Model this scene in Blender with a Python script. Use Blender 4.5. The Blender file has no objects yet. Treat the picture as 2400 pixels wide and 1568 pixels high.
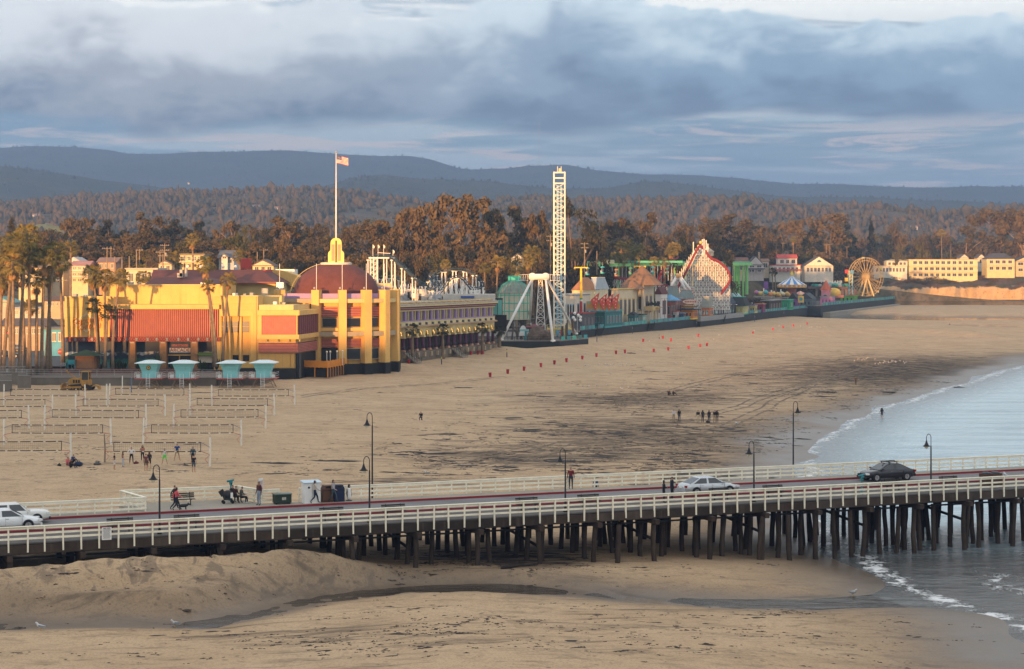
import bpy,bmesh,math,random
import numpy as np
from mathutils import Vector,Matrix,noise as mn
# --- camera, sky, sun, exposure
F=4300.0;CX=1200.0;YH=635.0;H=22.0
sc=bpy.context.scene
C=sc.collection
cam_d=bpy.data.cameras.new('camera');cam=bpy.data.objects.new('camera',cam_d);C.objects.link(cam)
cam.location=(0,0,H);cam.rotation_euler=(math.pi/2,0,0)
cam_d.sensor_width=36;cam_d.lens=36*F/2400;cam_d.shift_y=-(784-YH)/2400
cam_d.clip_start=1;cam_d.clip_end=60000
sc.camera=cam
SUN_EL=math.radians(2.0);SUN_AZ=math.radians(20)
sdir=Vector((math.sin(SUN_AZ)*math.cos(SUN_EL),math.cos(SUN_AZ)*math.cos(SUN_EL),-math.sin(SUN_EL)))
sun_d=bpy.data.lights.new('sun','SUN');sun=bpy.data.objects.new('sun',sun_d);C.objects.link(sun)
sun_d.energy=5.0;sun_d.angle=math.radians(0.6);sun_d.color=(1.0,0.50,0.17)
sun.rotation_euler=sdir.to_track_quat('-Z','Y').to_euler()
sc.view_settings.view_transform='Standard';sc.view_settings.look='None'
sc.view_settings.exposure=0.93;sc.view_settings.gamma=1.0;sc.view_settings.use_curve_mapping=False
sc.cycles.use_denoising=True
sc.cycles.max_bounces=6;sc.cycles.diffuse_bounces=3;sc.cycles.glossy_bounces=3
sc.cycles.transmission_bounces=3;sc.cycles.volume_bounces=0;sc.cycles.transparent_max_bounces=6
class N:
 """small node-tree helper"""
 def __init__(s,tree):s.t=tree;s.n=tree.nodes;s.l=tree.links
 def new(s,typ,**kw):
  nd=s.n.new(typ)
  for k,v in kw.items():
   if isinstance(v,(int,float,str,bool)) and hasattr(nd,k):setattr(nd,k,v)
  return nd
 def set(s,nd,i,v):
  if hasattr(v,'is_output') or isinstance(v,bpy.types.NodeSocket):s.l.new(v,nd.inputs[i])
  elif v is not None:nd.inputs[i].default_value=v
 def math(s,op,a,b=None,c=None,clamp=False):
  nd=s.n.new('ShaderNodeMath');nd.operation=op;nd.use_clamp=clamp
  s.set(nd,0,a)
  if b is not None:s.set(nd,1,b)
  if c is not None:s.set(nd,2,c)
  return nd.outputs[0]
 def vmul(s,v,k):
  nd=s.n.new('ShaderNodeVectorMath');nd.operation='MULTIPLY';s.set(nd,0,v);s.set(nd,1,k);return nd.outputs[0]
 def vadd(s,v,k):
  nd=s.n.new('ShaderNodeVectorMath');nd.operation='ADD';s.set(nd,0,v);s.set(nd,1,k);return nd.outputs[0]
 def noise(s,v,scale,detail=4,rough=.55,dist=0):
  nd=s.n.new('ShaderNodeTexNoise');s.set(nd,'Vector',v);s.set(nd,'Scale',scale);s.set(nd,'Detail',detail)
  s.set(nd,'Roughness',rough);s.set(nd,'Distortion',dist);return nd.outputs[0]
 def smooth(s,v,a,b):
  nd=s.n.new('ShaderNodeMapRange');nd.interpolation_type='SMOOTHSTEP'
  s.set(nd,0,v);s.set(nd,1,a);s.set(nd,2,b);nd.inputs[3].default_value=0;nd.inputs[4].default_value=1;return nd.outputs[0]
 def lin(s,v,a,b,c=0,d=1):
  nd=s.n.new('ShaderNodeMapRange');s.set(nd,0,v);s.set(nd,1,a);s.set(nd,2,b);s.set(nd,3,c);s.set(nd,4,d);return nd.outputs[0]
 def mix(s,f,a,b,blend='MIX'):
  nd=s.n.new('ShaderNodeMix');nd.data_type='RGBA';nd.blend_type=blend
  s.set(nd,0,f);s.set(nd,6,c4(a) if isinstance(a,tuple) else a);s.set(nd,7,c4(b) if isinstance(b,tuple) else b);return nd.outputs[2]
 def bump(s,h,st,dist=.1):
  nd=s.n.new('ShaderNodeBump');s.set(nd,'Height',h);s.set(nd,'Strength',st);s.set(nd,'Distance',dist);return nd.outputs[0]
 def attr(s,name):
  nd=s.n.new('ShaderNodeAttribute');nd.attribute_name=name;return nd.outputs['Fac']
def c4(c):return(c[0],c[1],c[2],1.0)
def hx(h,k=1.0):
 h=h.lstrip('#');r=[]
 for i in(0,2,4):
  v=int(h[i:i+2],16)/255
  r.append(k*(v/12.92 if v<=.04045 else((v+.055)/1.055)**2.4))
 return tuple(r)
def make_world():
 w=bpy.data.worlds.new('World');sc.world=w;w.use_nodes=True
 n=N(w.node_tree);n.n.clear()
 out=n.new('ShaderNodeOutputWorld');bg=n.new('ShaderNodeBackground')
 sky=n.new('ShaderNodeTexSky');sky.sky_type='NISHITA';sky.sun_disc=False
 sky.sun_elevation=SUN_EL;sky.sun_rotation=math.pi+SUN_AZ;sky.air_density=1;sky.dust_density=2;sky.ozone_density=1
 tc=n.new('ShaderNodeTexCoord');d=tc.outputs['Generated']
 sep=n.new('ShaderNodeSeparateXYZ');n.l.new(d,sep.inputs[0]);z=sep.outputs[2];x=sep.outputs[0]
 zz=n.math('MAXIMUM',z,0.0)
 big=n.noise(n.vmul(d,(4.5,4.5,10.0)),1.5,3,.5);bil=n.noise(n.vmul(d,(10,10,19.0)),1.7,7,.55,.35);st=n.noise(n.vmul(d,(4.5,4.5,60.0)),1.3,5,.55,.3)
 wis=n.noise(n.vmul(d,(7,7,85.0)),1.6,6,.6,.5);fine=n.noise(n.vmul(d,(16,16,30.0)),2.4,7,.6,.4)
 warm=n.smooth(x,.12,-.20)
 lowcol=n.mix(n.smooth(zz,.012,.07),(4.0,4.4,4.5),(1.95,3.05,3.75))
 veil=n.mix(n.smooth(zz,.10,.145),lowcol,(7.6,7.6,7.2));veil=n.mix(n.smooth(zz,.20,.6),veil,(5.9,6.0,6.2))
 base=n.mix(.88,sky.outputs[0],veil)
 sk=n.math('MULTIPLY',n.smooth(st,.46,.56),n.math('SUBTRACT',1.0,n.smooth(zz,.08,.12)))
 base=n.mix(n.math('MULTIPLY',sk,.8),base,(4.2,4.8,5.0))
 dk=n.math('MULTIPLY',n.smooth(st,.48,.34),n.smooth(zz,.030,.07))
 base=n.mix(n.math('MULTIPLY',dk,.65),base,(1.1,1.9,2.8))
 wk=n.math('MULTIPLY',n.smooth(wis,.51,.60),n.math('SUBTRACT',1.0,n.smooth(zz,.065,.095)))
 base=n.mix(n.math('MULTIPLY',wk,.85),base,(6.0,4.9,4.4))
 warp=n.math('ADD',n.math('MULTIPLY',n.math('SUBTRACT',big,.5),.060),n.math('MULTIPLY',n.math('SUBTRACT',bil,.5),.050));warp=n.math('ADD',warp,n.math('MULTIPLY',n.math('SUBTRACT',fine,.5),.022))
 warp2=n.math('ADD',n.math('MULTIPLY',n.math('SUBTRACT',big,.5),.045),n.math('MULTIPLY',n.math('SUBTRACT',st,.5),.022))
 lo=n.smooth(n.math('ADD',zz,warp2),.076,.086)
 top=n.math('SUBTRACT',1.0,n.smooth(n.math('ADD',zz,warp),.137,.1415))
 bank=n.math('MULTIPLY',lo,top)
 hgt=n.lin(n.math('ADD',zz,n.math('MULTIPLY',warp,.55)),.080,.146)
 shade=n.math('ADD',hgt,n.math('MULTIPLY',n.math('SUBTRACT',bil,.5),1.0))
 shade=n.math('ADD',shade,n.math('MULTIPLY',n.math('SUBTRACT',fine,.5),.40));shade=n.math('ADD',shade,n.math('MULTIPLY',warm,.16))
 cmid=n.mix(warm,(1.55,2.35,3.2),(2.75,2.8,3.0));chi=n.mix(warm,(4.4,5.3,5.7),(5.5,5.6,5.6));cdk=n.mix(warm,(.68,1.12,1.75),(.62,.95,1.38))
 col=n.mix(n.smooth(shade,-.02,.42),cdk,cmid);col=n.mix(n.smooth(shade,.42,.95),col,chi)
 base=n.mix(n.math('MULTIPLY',bank,.97),base,col)
 ov=n.math('MULTIPLY',n.smooth(n.noise(n.vmul(d,(2.2,2.2,4.0)),1.7,6,.55),.5,.62),n.smooth(zz,.16,.3))
 base=n.mix(n.math('MULTIPLY',ov,.5),base,(4.4,4.7,5.2))
 n.l.new(base,bg.inputs[0]);bg.inputs[1].default_value=0.112
 n.l.new(bg.outputs[0],out.inputs[0])
 w.cycles.sampling_method='MANUAL';w.cycles.sample_map_resolution=512
make_world()
# --- helpers
R=random.Random(7)
def at(x,y,d):return Vector(((x-CX)/F*d,d,H-(y-YH)/F*d))
def gp(x,y,z):return at(x,y,F*(H-z)/(y-YH))
_M={}
def M(col,rough=.75,var=.16,sc_=.8,bump=0,bsc=8,metal=0,streak=0,spec=.3,dirt=(.10,.085,.07),key=None):
 k=(col,rough,var,sc_,bump,bsc,metal,streak,spec,key)
 if k in _M:return _M[k]
 m=bpy.data.materials.new('paint');m.use_nodes=True
 n=N(m.node_tree);b=n.n['Principled BSDF']
 pos=n.new('ShaderNodeNewGeometry').outputs['Position']
 f=n.noise(pos,sc_,5,.6)
 c=n.mix(n.lin(f,.25,.75),tuple(v*(1-var) for v in col),tuple(min(.95,v*(1+var)) for v in col))
 if streak:
  s=n.noise(n.vmul(pos,(1.3,1.3,.12)),1.1,5,.65)
  c=n.mix(n.math('MULTIPLY',n.smooth(s,.52,.75),streak),c,dirt)
 n.l.new(c,b.inputs['Base Color']);b.inputs['Roughness'].default_value=rough;b.inputs['Metallic'].default_value=metal
 b.inputs['Specular IOR Level'].default_value=spec
 if bump:n.l.new(n.bump(n.noise(pos,bsc,4,.6),bump,.05),b.inputs['Normal'])
 _M[k]=m;return m
class MB:
 """collects shapes; build() links them as one mesh object in the frame of its thing"""
 def __init__(s,o=(0,0,0)):s.v=[];s.f=[];s.m=[];s.o=Vector(o)
 def add(s,vs,fs,mi=0):
  k=len(s.v);s.v+=[tuple(Vector(v)-s.o) for v in vs]
  for f in fs:s.f.append([i+k for i in f]);s.m.append(mi)
  return s
 def box(s,c,sz,rz=0,mi=0,top=1.0):
  x,y,z=sz[0]/2,sz[1]/2,sz[2]/2;cs,sn=math.cos(rz),math.sin(rz);vs=[]
  for dz in(-1,1):
   t=top if dz>0 else 1
   for dx,dy in((-1,-1),(1,-1),(1,1),(-1,1)):
    a,b=dx*x*t,dy*y*t;vs.append((c[0]+a*cs-b*sn,c[1]+a*sn+b*cs,c[2]+dz*z))
  return s.add(vs,[(3,2,1,0),(4,5,6,7),(0,1,5,4),(1,2,6,5),(2,3,7,6),(3,0,4,7)],mi)
 def px(s,x0,y0,x1,y1,d,th,mi=0):
  """box whose front spans the photo rectangle at distance d, th metres deep"""
  a=at(x0,y1,d);b=at(x1,y0,d)
  return s.box(((a.x+b.x)/2,d+th/2,(a.z+b.z)/2),(abs(b.x-a.x),th,abs(b.z-a.z)),0,mi)
 def bar(s,p,q,w,h=None,mi=0):
  p=Vector(p);q=Vector(q);h=h or w;d=q-p
  if d.length<1e-6:return s
  d.normalize();up=Vector((0,0,1)) if abs(d.z)<.95 else Vector((0,1,0))
  a=d.cross(up).normalized()*(w/2);b=a.cross(d).normalized()*(h/2)
  vs=[p-a-b,p+a-b,p+a+b,p-a+b,q-a-b,q+a-b,q+a+b,q-a+b]
  return s.add(vs,[(3,2,1,0),(4,5,6,7),(0,1,5,4),(1,2,6,5),(2,3,7,6),(3,0,4,7)],mi)
 def tube(s,pts,rs,n=6,mi=0,cap=True):
  pts=[Vector(p) for p in pts]
  if not hasattr(rs,'__len__'):rs=[rs]*len(pts)
  vs=[];fs=[];ref=None
  for i,p in enumerate(pts):
   d=(pts[min(i+1,len(pts)-1)]-pts[max(i-1,0)]).normalized()
   if ref is None:ref=Vector((1,0,0)) if abs(d.x)<.9 else Vector((0,1,0))
   a=(ref-d*ref.dot(d)).normalized();b=d.cross(a);ref=a
   for k in range(n):
    t=2*math.pi*k/n;vs.append(p+(a*math.cos(t)+b*math.sin(t))*rs[i])
  for i in range(len(pts)-1):
   for k in range(n):fs.append((i*n+k,i*n+(k+1)%n,(i+1)*n+(k+1)%n,(i+1)*n+k))
  if cap:fs.append(tuple(range(n))[::-1]);fs.append(tuple(range((len(pts)-1)*n,len(pts)*n)))
  return s.add(vs,fs,mi)
 def lathe(s,prof,c=(0,0,0),n=16,mi=0,sx=1,sy=1,a0=0):
  vs=[];fs=[];k=len(prof);c=Vector(c)
  for i in range(n):
   t=a0+2*math.pi*i/n
   for r,z in prof:vs.append(c+Vector((r*math.cos(t)*sx,r*math.sin(t)*sy,z)))
  for i in range(n):
   j=(i+1)%n
   for q in range(k-1):fs.append((i*k+q,j*k+q,j*k+q+1,i*k+q+1))
  fs.append(tuple(i*k for i in range(n))[::-1]);fs.append(tuple(i*k+k-1 for i in range(n)))
  return s.add(vs,fs,mi)
 def ext(s,poly,vec,mi=0):
  n=len(poly);vec=Vector(vec);P=[Vector(p) for p in poly]
  return s.add(P+[p+vec for p in P],[tuple(range(n))[::-1],tuple(range(n,2*n))]+[(i,(i+1)%n,n+(i+1)%n,n+i) for i in range(n)],mi)
 def loft(s,rings,mi=0,caps=True):
  n=len(rings[0]);vs=[v for r in rings for v in r];fs=[]
  for i in range(len(rings)-1):
   for k in range(n):fs.append((i*n+k,i*n+(k+1)%n,(i+1)*n+(k+1)%n,(i+1)*n+k))
  if caps:fs+=[tuple(range(n))[::-1],tuple(range((len(rings)-1)*n,len(rings)*n))]
  return s.add(vs,fs,mi)
 def ball(s,c,r,n=8,k=5,mi=0,sz=1.0,rz=1.0):
  prof=[(max(.001,r*math.sin(math.pi*i/k)),-r*rz*math.cos(math.pi*i/k)) for i in range(k+1)]
  return s.lathe(prof,c,n,mi,sx=1,sy=sz)
 def mesh(s,name,mats,smooth=False):
  me=bpy.data.meshes.new(name);me.from_pydata(s.v,[],s.f)
  for m in(mats if isinstance(mats,(list,tuple)) else[mats]):me.materials.append(m)
  if any(s.m):me.polygons.foreach_set('material_index',s.m)
  if smooth:me.polygons.foreach_set('use_smooth',[True]*len(s.f))
  me.update();return me
 def fixn(s,me):
  bm=bmesh.new();bm.from_mesh(me);bmesh.ops.recalc_face_normals(bm,faces=bm.faces);bm.to_mesh(me);bm.free()
 def build(s,name,mats,parent=None,smooth=False,fix=False,label=None):
  me=s.mesh(name,mats,smooth)
  if fix:s.fixn(me)
  o=bpy.data.objects.new(name,me);C.objects.link(o)
  if parent is not None:o.parent=parent
  if label:o['label']=label
  return o
def T(name,label,cat,loc=(0,0,0),rz=0,group=None):
 o=bpy.data.objects.new(name,None);C.objects.link(o);o.empty_display_size=.2
 o.location=loc;o.rotation_euler=(0,0,rz);tag(o,label,cat,group);return o
def tag(o,label=None,cat=None,group=None,kind=None):
 if label:o['label']=label
 if cat:o['category']=cat
 if group:o['group']=group
 if kind:o['kind']=kind
 return o
def inst(name,me,parent,loc=(0,0,0),rz=0,scale=None,rot=None):
 o=bpy.data.objects.new(name,me);C.objects.link(o)
 if parent is not None:o.parent=parent
 o.location=loc;o.rotation_euler=rot if rot else(0,0,rz)
 if scale is not None:o.scale=scale if hasattr(scale,'__len__') else(scale,)*3
 return o
def dup(root,loc,rz=0,label=None,group=None,scale=None):
 r=root.copy();C.objects.link(r);r.location=loc;r.rotation_euler=(0,0,rz)
 if scale is not None:r.scale=scale if hasattr(scale,'__len__') else(scale,)*3
 if label:r['label']=label
 if group:r['group']=group
 for ch in list(root.children):
  c=ch.copy();C.objects.link(c);c.parent=r
  for g in list(ch.children):
   d=g.copy();C.objects.link(d);d.parent=c
 return r
_rng=np.random.RandomState(3);_P=_rng.rand(256,256)
def vn(x,y):
 xi=np.floor(x).astype(int);yi=np.floor(y).astype(int);fx=x-xi;fy=y-yi
 fx=fx*fx*(3-2*fx);fy=fy*fy*(3-2*fy);g=lambda a,b:_P[a&255,b&255]
 return(g(xi,yi)*(1-fx)+g(xi+1,yi)*fx)*(1-fy)+(g(xi,yi+1)*(1-fx)+g(xi+1,yi+1)*fx)*fy
def fbm(x,y,o=4):
 r=0;a=.5;t=0
 for i in range(o):r=r+a*vn(x+17.3*i,y+9.1*i);t+=a;x=x*2.03;y=y*2.03;a*=.5
 return r/t
def sst(x,a,b):
 t=np.clip((x-a)/(b-a),0,1);return t*t*(3-2*t)
def polyd(X,Y,pts):
 """distance to a polyline, position along it (0..n-1) and the signed side in Y"""
 best=np.full(X.shape,1e9);bt=np.zeros(X.shape);sg=np.zeros(X.shape)
 for i in range(len(pts)-1):
  ax,ay=pts[i][0],pts[i][1];bx,by=pts[i+1][0],pts[i+1][1];dx,dy=bx-ax,by-ay
  t=np.clip(((X-ax)*dx+(Y-ay)*dy)/(dx*dx+dy*dy),0,1);qx=X-ax-t*dx;qy=Y-ay-t*dy;d=np.hypot(qx,qy)
  m=d<best;best=np.where(m,d,best);bt=np.where(m,i+t,bt);sg=np.where(m,np.sign(dx*qy-dy*qx),sg)
 return best,bt,sg
def grid(name,X,Y,Z,mat,attrs={},smooth=True):
 r,c=X.shape;v=np.stack([X,Y,Z],-1).reshape(-1,3)
 i=np.arange(r*c).reshape(r,c);q=np.stack([i[:-1,:-1],i[:-1,1:],i[1:,1:],i[1:,:-1]],-1).reshape(-1,4)
 me=bpy.data.meshes.new(name);me.vertices.add(len(v));me.vertices.foreach_set('co',v.ravel())
 me.loops.add(q.size);me.loops.foreach_set('vertex_index',q.ravel().astype(np.int32))
 me.polygons.add(len(q));me.polygons.foreach_set('loop_start',np.arange(0,q.size,4,dtype=np.int32));me.polygons.foreach_set('loop_total',np.full(len(q),4,dtype=np.int32))
 me.polygons.foreach_set('use_smooth',np.full(len(q),smooth));me.update(calc_edges=True);me.validate()
 for k,a in attrs.items():
  at_=me.attributes.new(k,'FLOAT','POINT');at_.data.foreach_set('value',np.asarray(a,dtype=np.float32).ravel())
 me.materials.append(mat);o=bpy.data.objects.new(name,me);C.objects.link(o);return o
 # --- beach, sea, town ground, hills
SH_Y=[40,95,110.6,117.5,128.7,144,165,185,210,239,296,350,440,560,700,1300]
SH_X=[40,33,30.9,30.6,26.9,24.8,26,29,33,39.5,59,84,123,190,290,700]
def shore_dist(X,Y):
 xs=np.interp(Y,SH_Y,SH_X);sl=(np.interp(Y+8,SH_Y,SH_X)-np.interp(Y-8,SH_Y,SH_X))/16
 return(xs-X)/np.sqrt(1+sl*sl)
P0=Vector((-31.5,116.9,0));WU=Vector((.9257,.3783,0));WN=Vector((-.3783,.9257,0));DK=4.6
def wp(u,v,z=DK):return P0+WU*u+WN*v+Vector((0,0,z))
ST=[gp(x,y,z) for x,y,z in((-300,1472,1.0),(0,1468,.95),(250,1467,.9),(480,1464,.85),(640,1432,.8),(780,1400,.72),(950,1381,.66),(1120,1375,.6),(1300,1384,.5),(1500,1404,.4),(1700,1413,.3),(1900,1416,.18),(2050,1408,.06),(2250,1400,-.1))]
def beach_z(X,Y,detail=True):
 d=shore_dist(X,Y)
 d=d+(fbm(X*.05+3,Y*.05,3)-.5)*6
 z=np.interp(d,[-80,-15,-3,0,4,12,25,45,80,130,250,500],[-4,-.8,-.12,0,.22,.62,1.2,1.75,2.2,2.5,3.0,3.2])
 z=z+.5*sst(118-Y,0,25)*sst(d,4,30)
 u=(X-P0.x)*WU.x+(Y-P0.y)*WU.y;v=(X-P0.x)*WN.x+(Y-P0.y)*WN.y
 cr=-2.6+1.0*(fbm(u*.16+5,u*0+2,2)-.5);top=3.78+.75*(fbm(u*.22,u*0+8,3)-.5)+.25*sst(-u,2,14)
 end=1-sst(u,17.5,27)
 fr=np.clip((v-cr),-60,0);bk=np.clip(v-cr,0,60)
 foot=2.45
 prof=np.maximum(top+fr*.62,foot-.04*np.maximum(-fr-2,0));prof=np.where(v>cr,np.maximum(top-bk*.30,2.3),prof)
 dune=end*sst(v,-7.5,-4.5)
 z=z*(1-dune)+np.maximum(prof,z*.98)*dune
 sd,stt,ss=polyd(X,Y,ST)
 sc_d,sc_t,sc_s=polyd(X,Y,[gp(x,y,2.0) for x,y in((-400,1418),(0,1414),(250,1412),(480,1401),(700,1380),(860,1352),(960,1335))])
 shelf=(1-sst(u,14,24))*sst(sc_s*sc_d+.5*(fbm(X*.9,Y*.9,3)-.5),-.10,.28)*(v<-2.0)
 lf=(1-sst(u,16,26))*(v<-1.5);z=z*(1-lf)+np.maximum(z,1.5+.85*shelf)*lf
 zs0=np.interp(stt,range(len(ST)),[p.z for p in ST]);rt=sst(X,-6,8)
 cap=np.where(ss<0,zs0+.06+.055*np.maximum(sd-.8,0),zs0+.10+(.15*(1-rt)+.06*rt)*np.maximum(sd-.8,0)+(1-rt)*1.2*sst(sd,2.2,4.5))
 z=np.where(v<1.0,np.minimum(z,np.maximum(cap,-.6+0*cap)+(1-sst(-v,-1,3))*2.0),z)
 zs=np.interp(stt,range(len(ST)),[p.z for p in ST]);wn=np.interp(stt,range(len(ST)),[1.6,1.6,1.5,1.6,1.9,1.5,1.3,1.6,2.2,2.2,2.4,3,4,6])
 wf=np.interp(stt,range(len(ST)),[2.6,2.6,2.6,2.6,2.8,2.6,2.2,1.9,2.0,2.2,2.6,3,4,6])
 w=np.where(ss>0,wf,wn);k=np.exp(-(sd/w)**2.4)
 z=z*(1-k)+(zs-.10)*k
 s2d,s2t,s2s=polyd(X,Y,[gp(x,y,.7) for x,y in((1180,1362),(1280,1360),(1380,1372),(1460,1394),(1530,1403))])
 z=z+.22*np.exp(-(s2d/1.2)**2)*sst(s2s*s2d,-.15,.1)
 r1,t1,_=polyd(X,Y,[gp(x,y,.5) for x,y in((1960,740),(2030,743),(2100,747),(2200,750),(2420,748),(2700,748))])
 r2,t2,_=polyd(X,Y,[gp(x,y,.5) for x,y in((2250,768),(2330,772),(2420,775),(2600,780))])
 far=sst(Y,560,640)
 z=z*(1-far)+np.maximum(np.minimum(z,1.9),1.0)*far*1.0
 z=z*(1-far*np.exp(-(r1/40)**4))+0.1*far*np.exp(-(r1/40)**4)
 z=z*(1-far*np.exp(-(r2/7)**4))+0.1*far*np.exp(-(r2/7)**4)
 qa,_,_=polyd(X,Y,[(-26,368),(-23.4,374),(-4.1,424)]);z=z+1.0*np.exp(-(qa/9)**2)
 for pts,hh,ww in(([(1180,838),(1500,812),(1750,795),(1950,782),(2100,776),(2200,779),(2290,786)],1.25,8),([(0,1042),(180,1028),(330,1010),(470,985),(640,950),(760,925)],.16,2.4),([(1700,990),(1850,965),(2000,900)],.12,3)):
  q,_,_=polyd(X,Y,[gp(x,y,2.0) for x,y in pts]);z=z+hh*np.exp(-(q/ww)**2)
 if detail:
  up=sst(d,2,20)
  z=z+up*(.34*(fbm(X*.045,Y*.045,3)-.5)+.16*(fbm(X*.22,Y*.22,3)-.5)+.09*(fbm(X*.9,Y*.9,3)-.5))
  z=z+dune*(.34*(fbm(X*.6+40,Y*.6,3)-.5)+.16*(fbm(X*1.7,Y*1.7+7,3)-.5))
 return z
def BZ(x,y):return float(beach_z(np.array([[x]],float),np.array([[y]],float))[0,0])
def gb(x,y,z=2.0):
 """photo point dropped on the sand"""
 for _ in range(6):
  p=gp(x,y,z);z=BZ(p.x,p.y)
 return Vector((p.x,p.y,z))
def sand_material():
 m=bpy.data.materials.new('sand');m.use_nodes=True;n=N(m.node_tree);b=n.n['Principled BSDF']
 pos=n.new('ShaderNodeNewGeometry').outputs['Position']
 a=n.noise(pos,.11,5,.6);f=n.noise(pos,1.3,6,.65);g=n.noise(pos,7,4,.7)
 col=n.mix(n.lin(a,.3,.7),(.45,.305,.175),(.56,.395,.235))
 col=n.mix(n.math('MULTIPLY',n.smooth(f,.5,.74),.55),col,(.30,.205,.12))
 col=n.mix(n.math('MULTIPLY',n.smooth(g,.46,.68),.55),col,(.21,.145,.09))
 mo=n.noise(n.vmul(pos,(.5,1.1,1)),.55,6,.72,.4);col=n.mix(n.math('MULTIPLY',n.smooth(mo,.5,.66),.5),col,(.20,.14,.09))
 vo=n.new('ShaderNodeTexVoronoi');n.set(vo,'Vector',n.vmul(pos,(1,.8,1)));n.set(vo,'Scale',1.5)
 sp=n.math('MULTIPLY',n.smooth(vo.outputs[0],.28,.10),n.smooth(n.noise(pos,.35,3),.48,.62))
 col=n.mix(n.math('MULTIPLY',sp,.75),col,(.19,.135,.085))
 de=n.attr('debris')
 rot=n.new('ShaderNodeVectorRotate');n.set(rot,'Vector',pos);n.set(rot,'Angle',math.radians(-14));rot.rotation_type='Z_AXIS'
 s1=n.noise(n.vmul(rot.outputs[0],(.11,.62,.1)),1.0,8,.70,.9);s2=n.noise(n.vmul(rot.outputs[0],(.35,1.3,.4)),1.0,6,.7,.5)
 k1=n.smooth(n.math('ADD',s1,n.math('MULTIPLY',de,.19)),.575,.71)
 col=n.mix(n.math('MULTIPLY',k1,.72),col,(.125,.090,.060))
 k2=n.smooth(n.math('ADD',s2,n.math('MULTIPLY',de,.20)),.70,.78)
 col=n.mix(n.math('MULTIPLY',k2,n.math('MULTIPLY',de,.95,clamp=True)),col,(.05,.036,.026))
 du=n.attr('bank');s3=n.noise(n.vmul(rot.outputs[0],(.55,.25,.3)),1.2,5,.6,.9)
 col=n.mix(n.math('MULTIPLY',n.math('MULTIPLY',n.smooth(s3,.53,.62),du),.62),col,(.13,.10,.075))
 wet=n.attr('wet')
 col=n.mix(n.math('MULTIPLY',wet,.92,clamp=True),col,(.085,.064,.047))
 n.l.new(col,b.inputs['Base Color'])
 n.l.new(n.lin(wet,.35,1,.92,.34),b.inputs['Roughness']);n.l.new(n.lin(wet,.3,1,.12,.35),b.inputs['Specular IOR Level'])
 hh=n.math('ADD',n.math('MULTIPLY',f,.6),n.math('MULTIPLY',g,.25));hh=n.math('SUBTRACT',hh,n.math('MULTIPLY',sp,.5))
 hh=n.math('ADD',hh,n.math('MULTIPLY',k2,.35))
 n.l.new(n.bump(hh,.55,.35),b.inputs['Normal']);n.l.new(n.lin(wet,.2,.9,.55,.04),[q for q in n.n if q.type=='BUMP'][0].inputs['Strength'])
 return m
DEB=[(1500,1010,420,50,1.0),(1950,880,420,50,.95),(1150,1075,330,28,.95),(1480,935,330,26,.9),(2200,860,260,40,.8),(1650,1090,300,60,.55),(1150,1300,260,22,1.3),(1250,1320,120,14,1.2),(700,1500,450,60,.35),(1300,1480,500,60,.45),(2050,1440,200,30,.3),(350,1390,300,30,.35),(1880,1400,120,14,.7),(900,1130,300,14,.9),(300,1090,250,30,.25),(1000,1340,120,14,.6)]
def deb_at(px,py):
 v=0
 for cx,cy,rx,ry,a in DEB:v=v+a*np.exp(-((px-cx)/rx)**2-((py-cy)/ry)**2)
 return np.clip(v,0,1.3)
def make_beach():
 yp=np.concatenate([np.arange(1900,1240,-1.7),np.arange(1240,702,-2.0)]);xp=np.arange(-520,2921,6.5)
 Y=(F*20.5/(yp-YH))[:,None]*np.ones(len(xp))[None];X=(xp-CX)[None]/F*Y
 Z=beach_z(X,Y);px=CX+F*X/Y;py=YH+F*(H-Z)/Y
 d=shore_dist(X,Y)+(fbm(X*.09,Y*.09,4)-.5)*9;deb=deb_at(px,py)*sst(d,1,8)
 sd,stt,ss=polyd(X,Y,ST)
 wet=np.maximum(1-sst(d,1.0,17),np.exp(-(sd/np.where(ss>0,4.6,2.0+2.0*(stt>7.5)))**2)*.95)
 wet=np.maximum(wet,.9*(1-sst(Z,.35,.95))*sst(Y,560,640));wet=np.clip(wet+.2*(fbm(X*.3,Y*.3,3)-.5)*(wet>.05),0,1)
 u=(X-P0.x)*WU.x+(Y-P0.y)*WU.y;v=(X-P0.x)*WN.x+(Y-P0.y)*WN.y
 bank=(1-sst(u,20,28))*sst(v,-6.5,-4.8)*(1-sst(v,-1.5,0))
 sc_d,_,sc_s=polyd(X,Y,[gp(x,y,2.0) for x,y in((-400,1418),(0,1414),(250,1412),(480,1401),(700,1380),(860,1352),(960,1335))])
 bank=np.maximum(bank,.9*np.exp(-((sc_s*sc_d+.15)/.3)**2)*(1-sst(u,18,26)))
 o=grid('beach_sand',X,Y,Z,sand_material(),{'debris':deb,'wet':wet,'bank':bank});tag(o,kind='structure')
make_beach()
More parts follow.
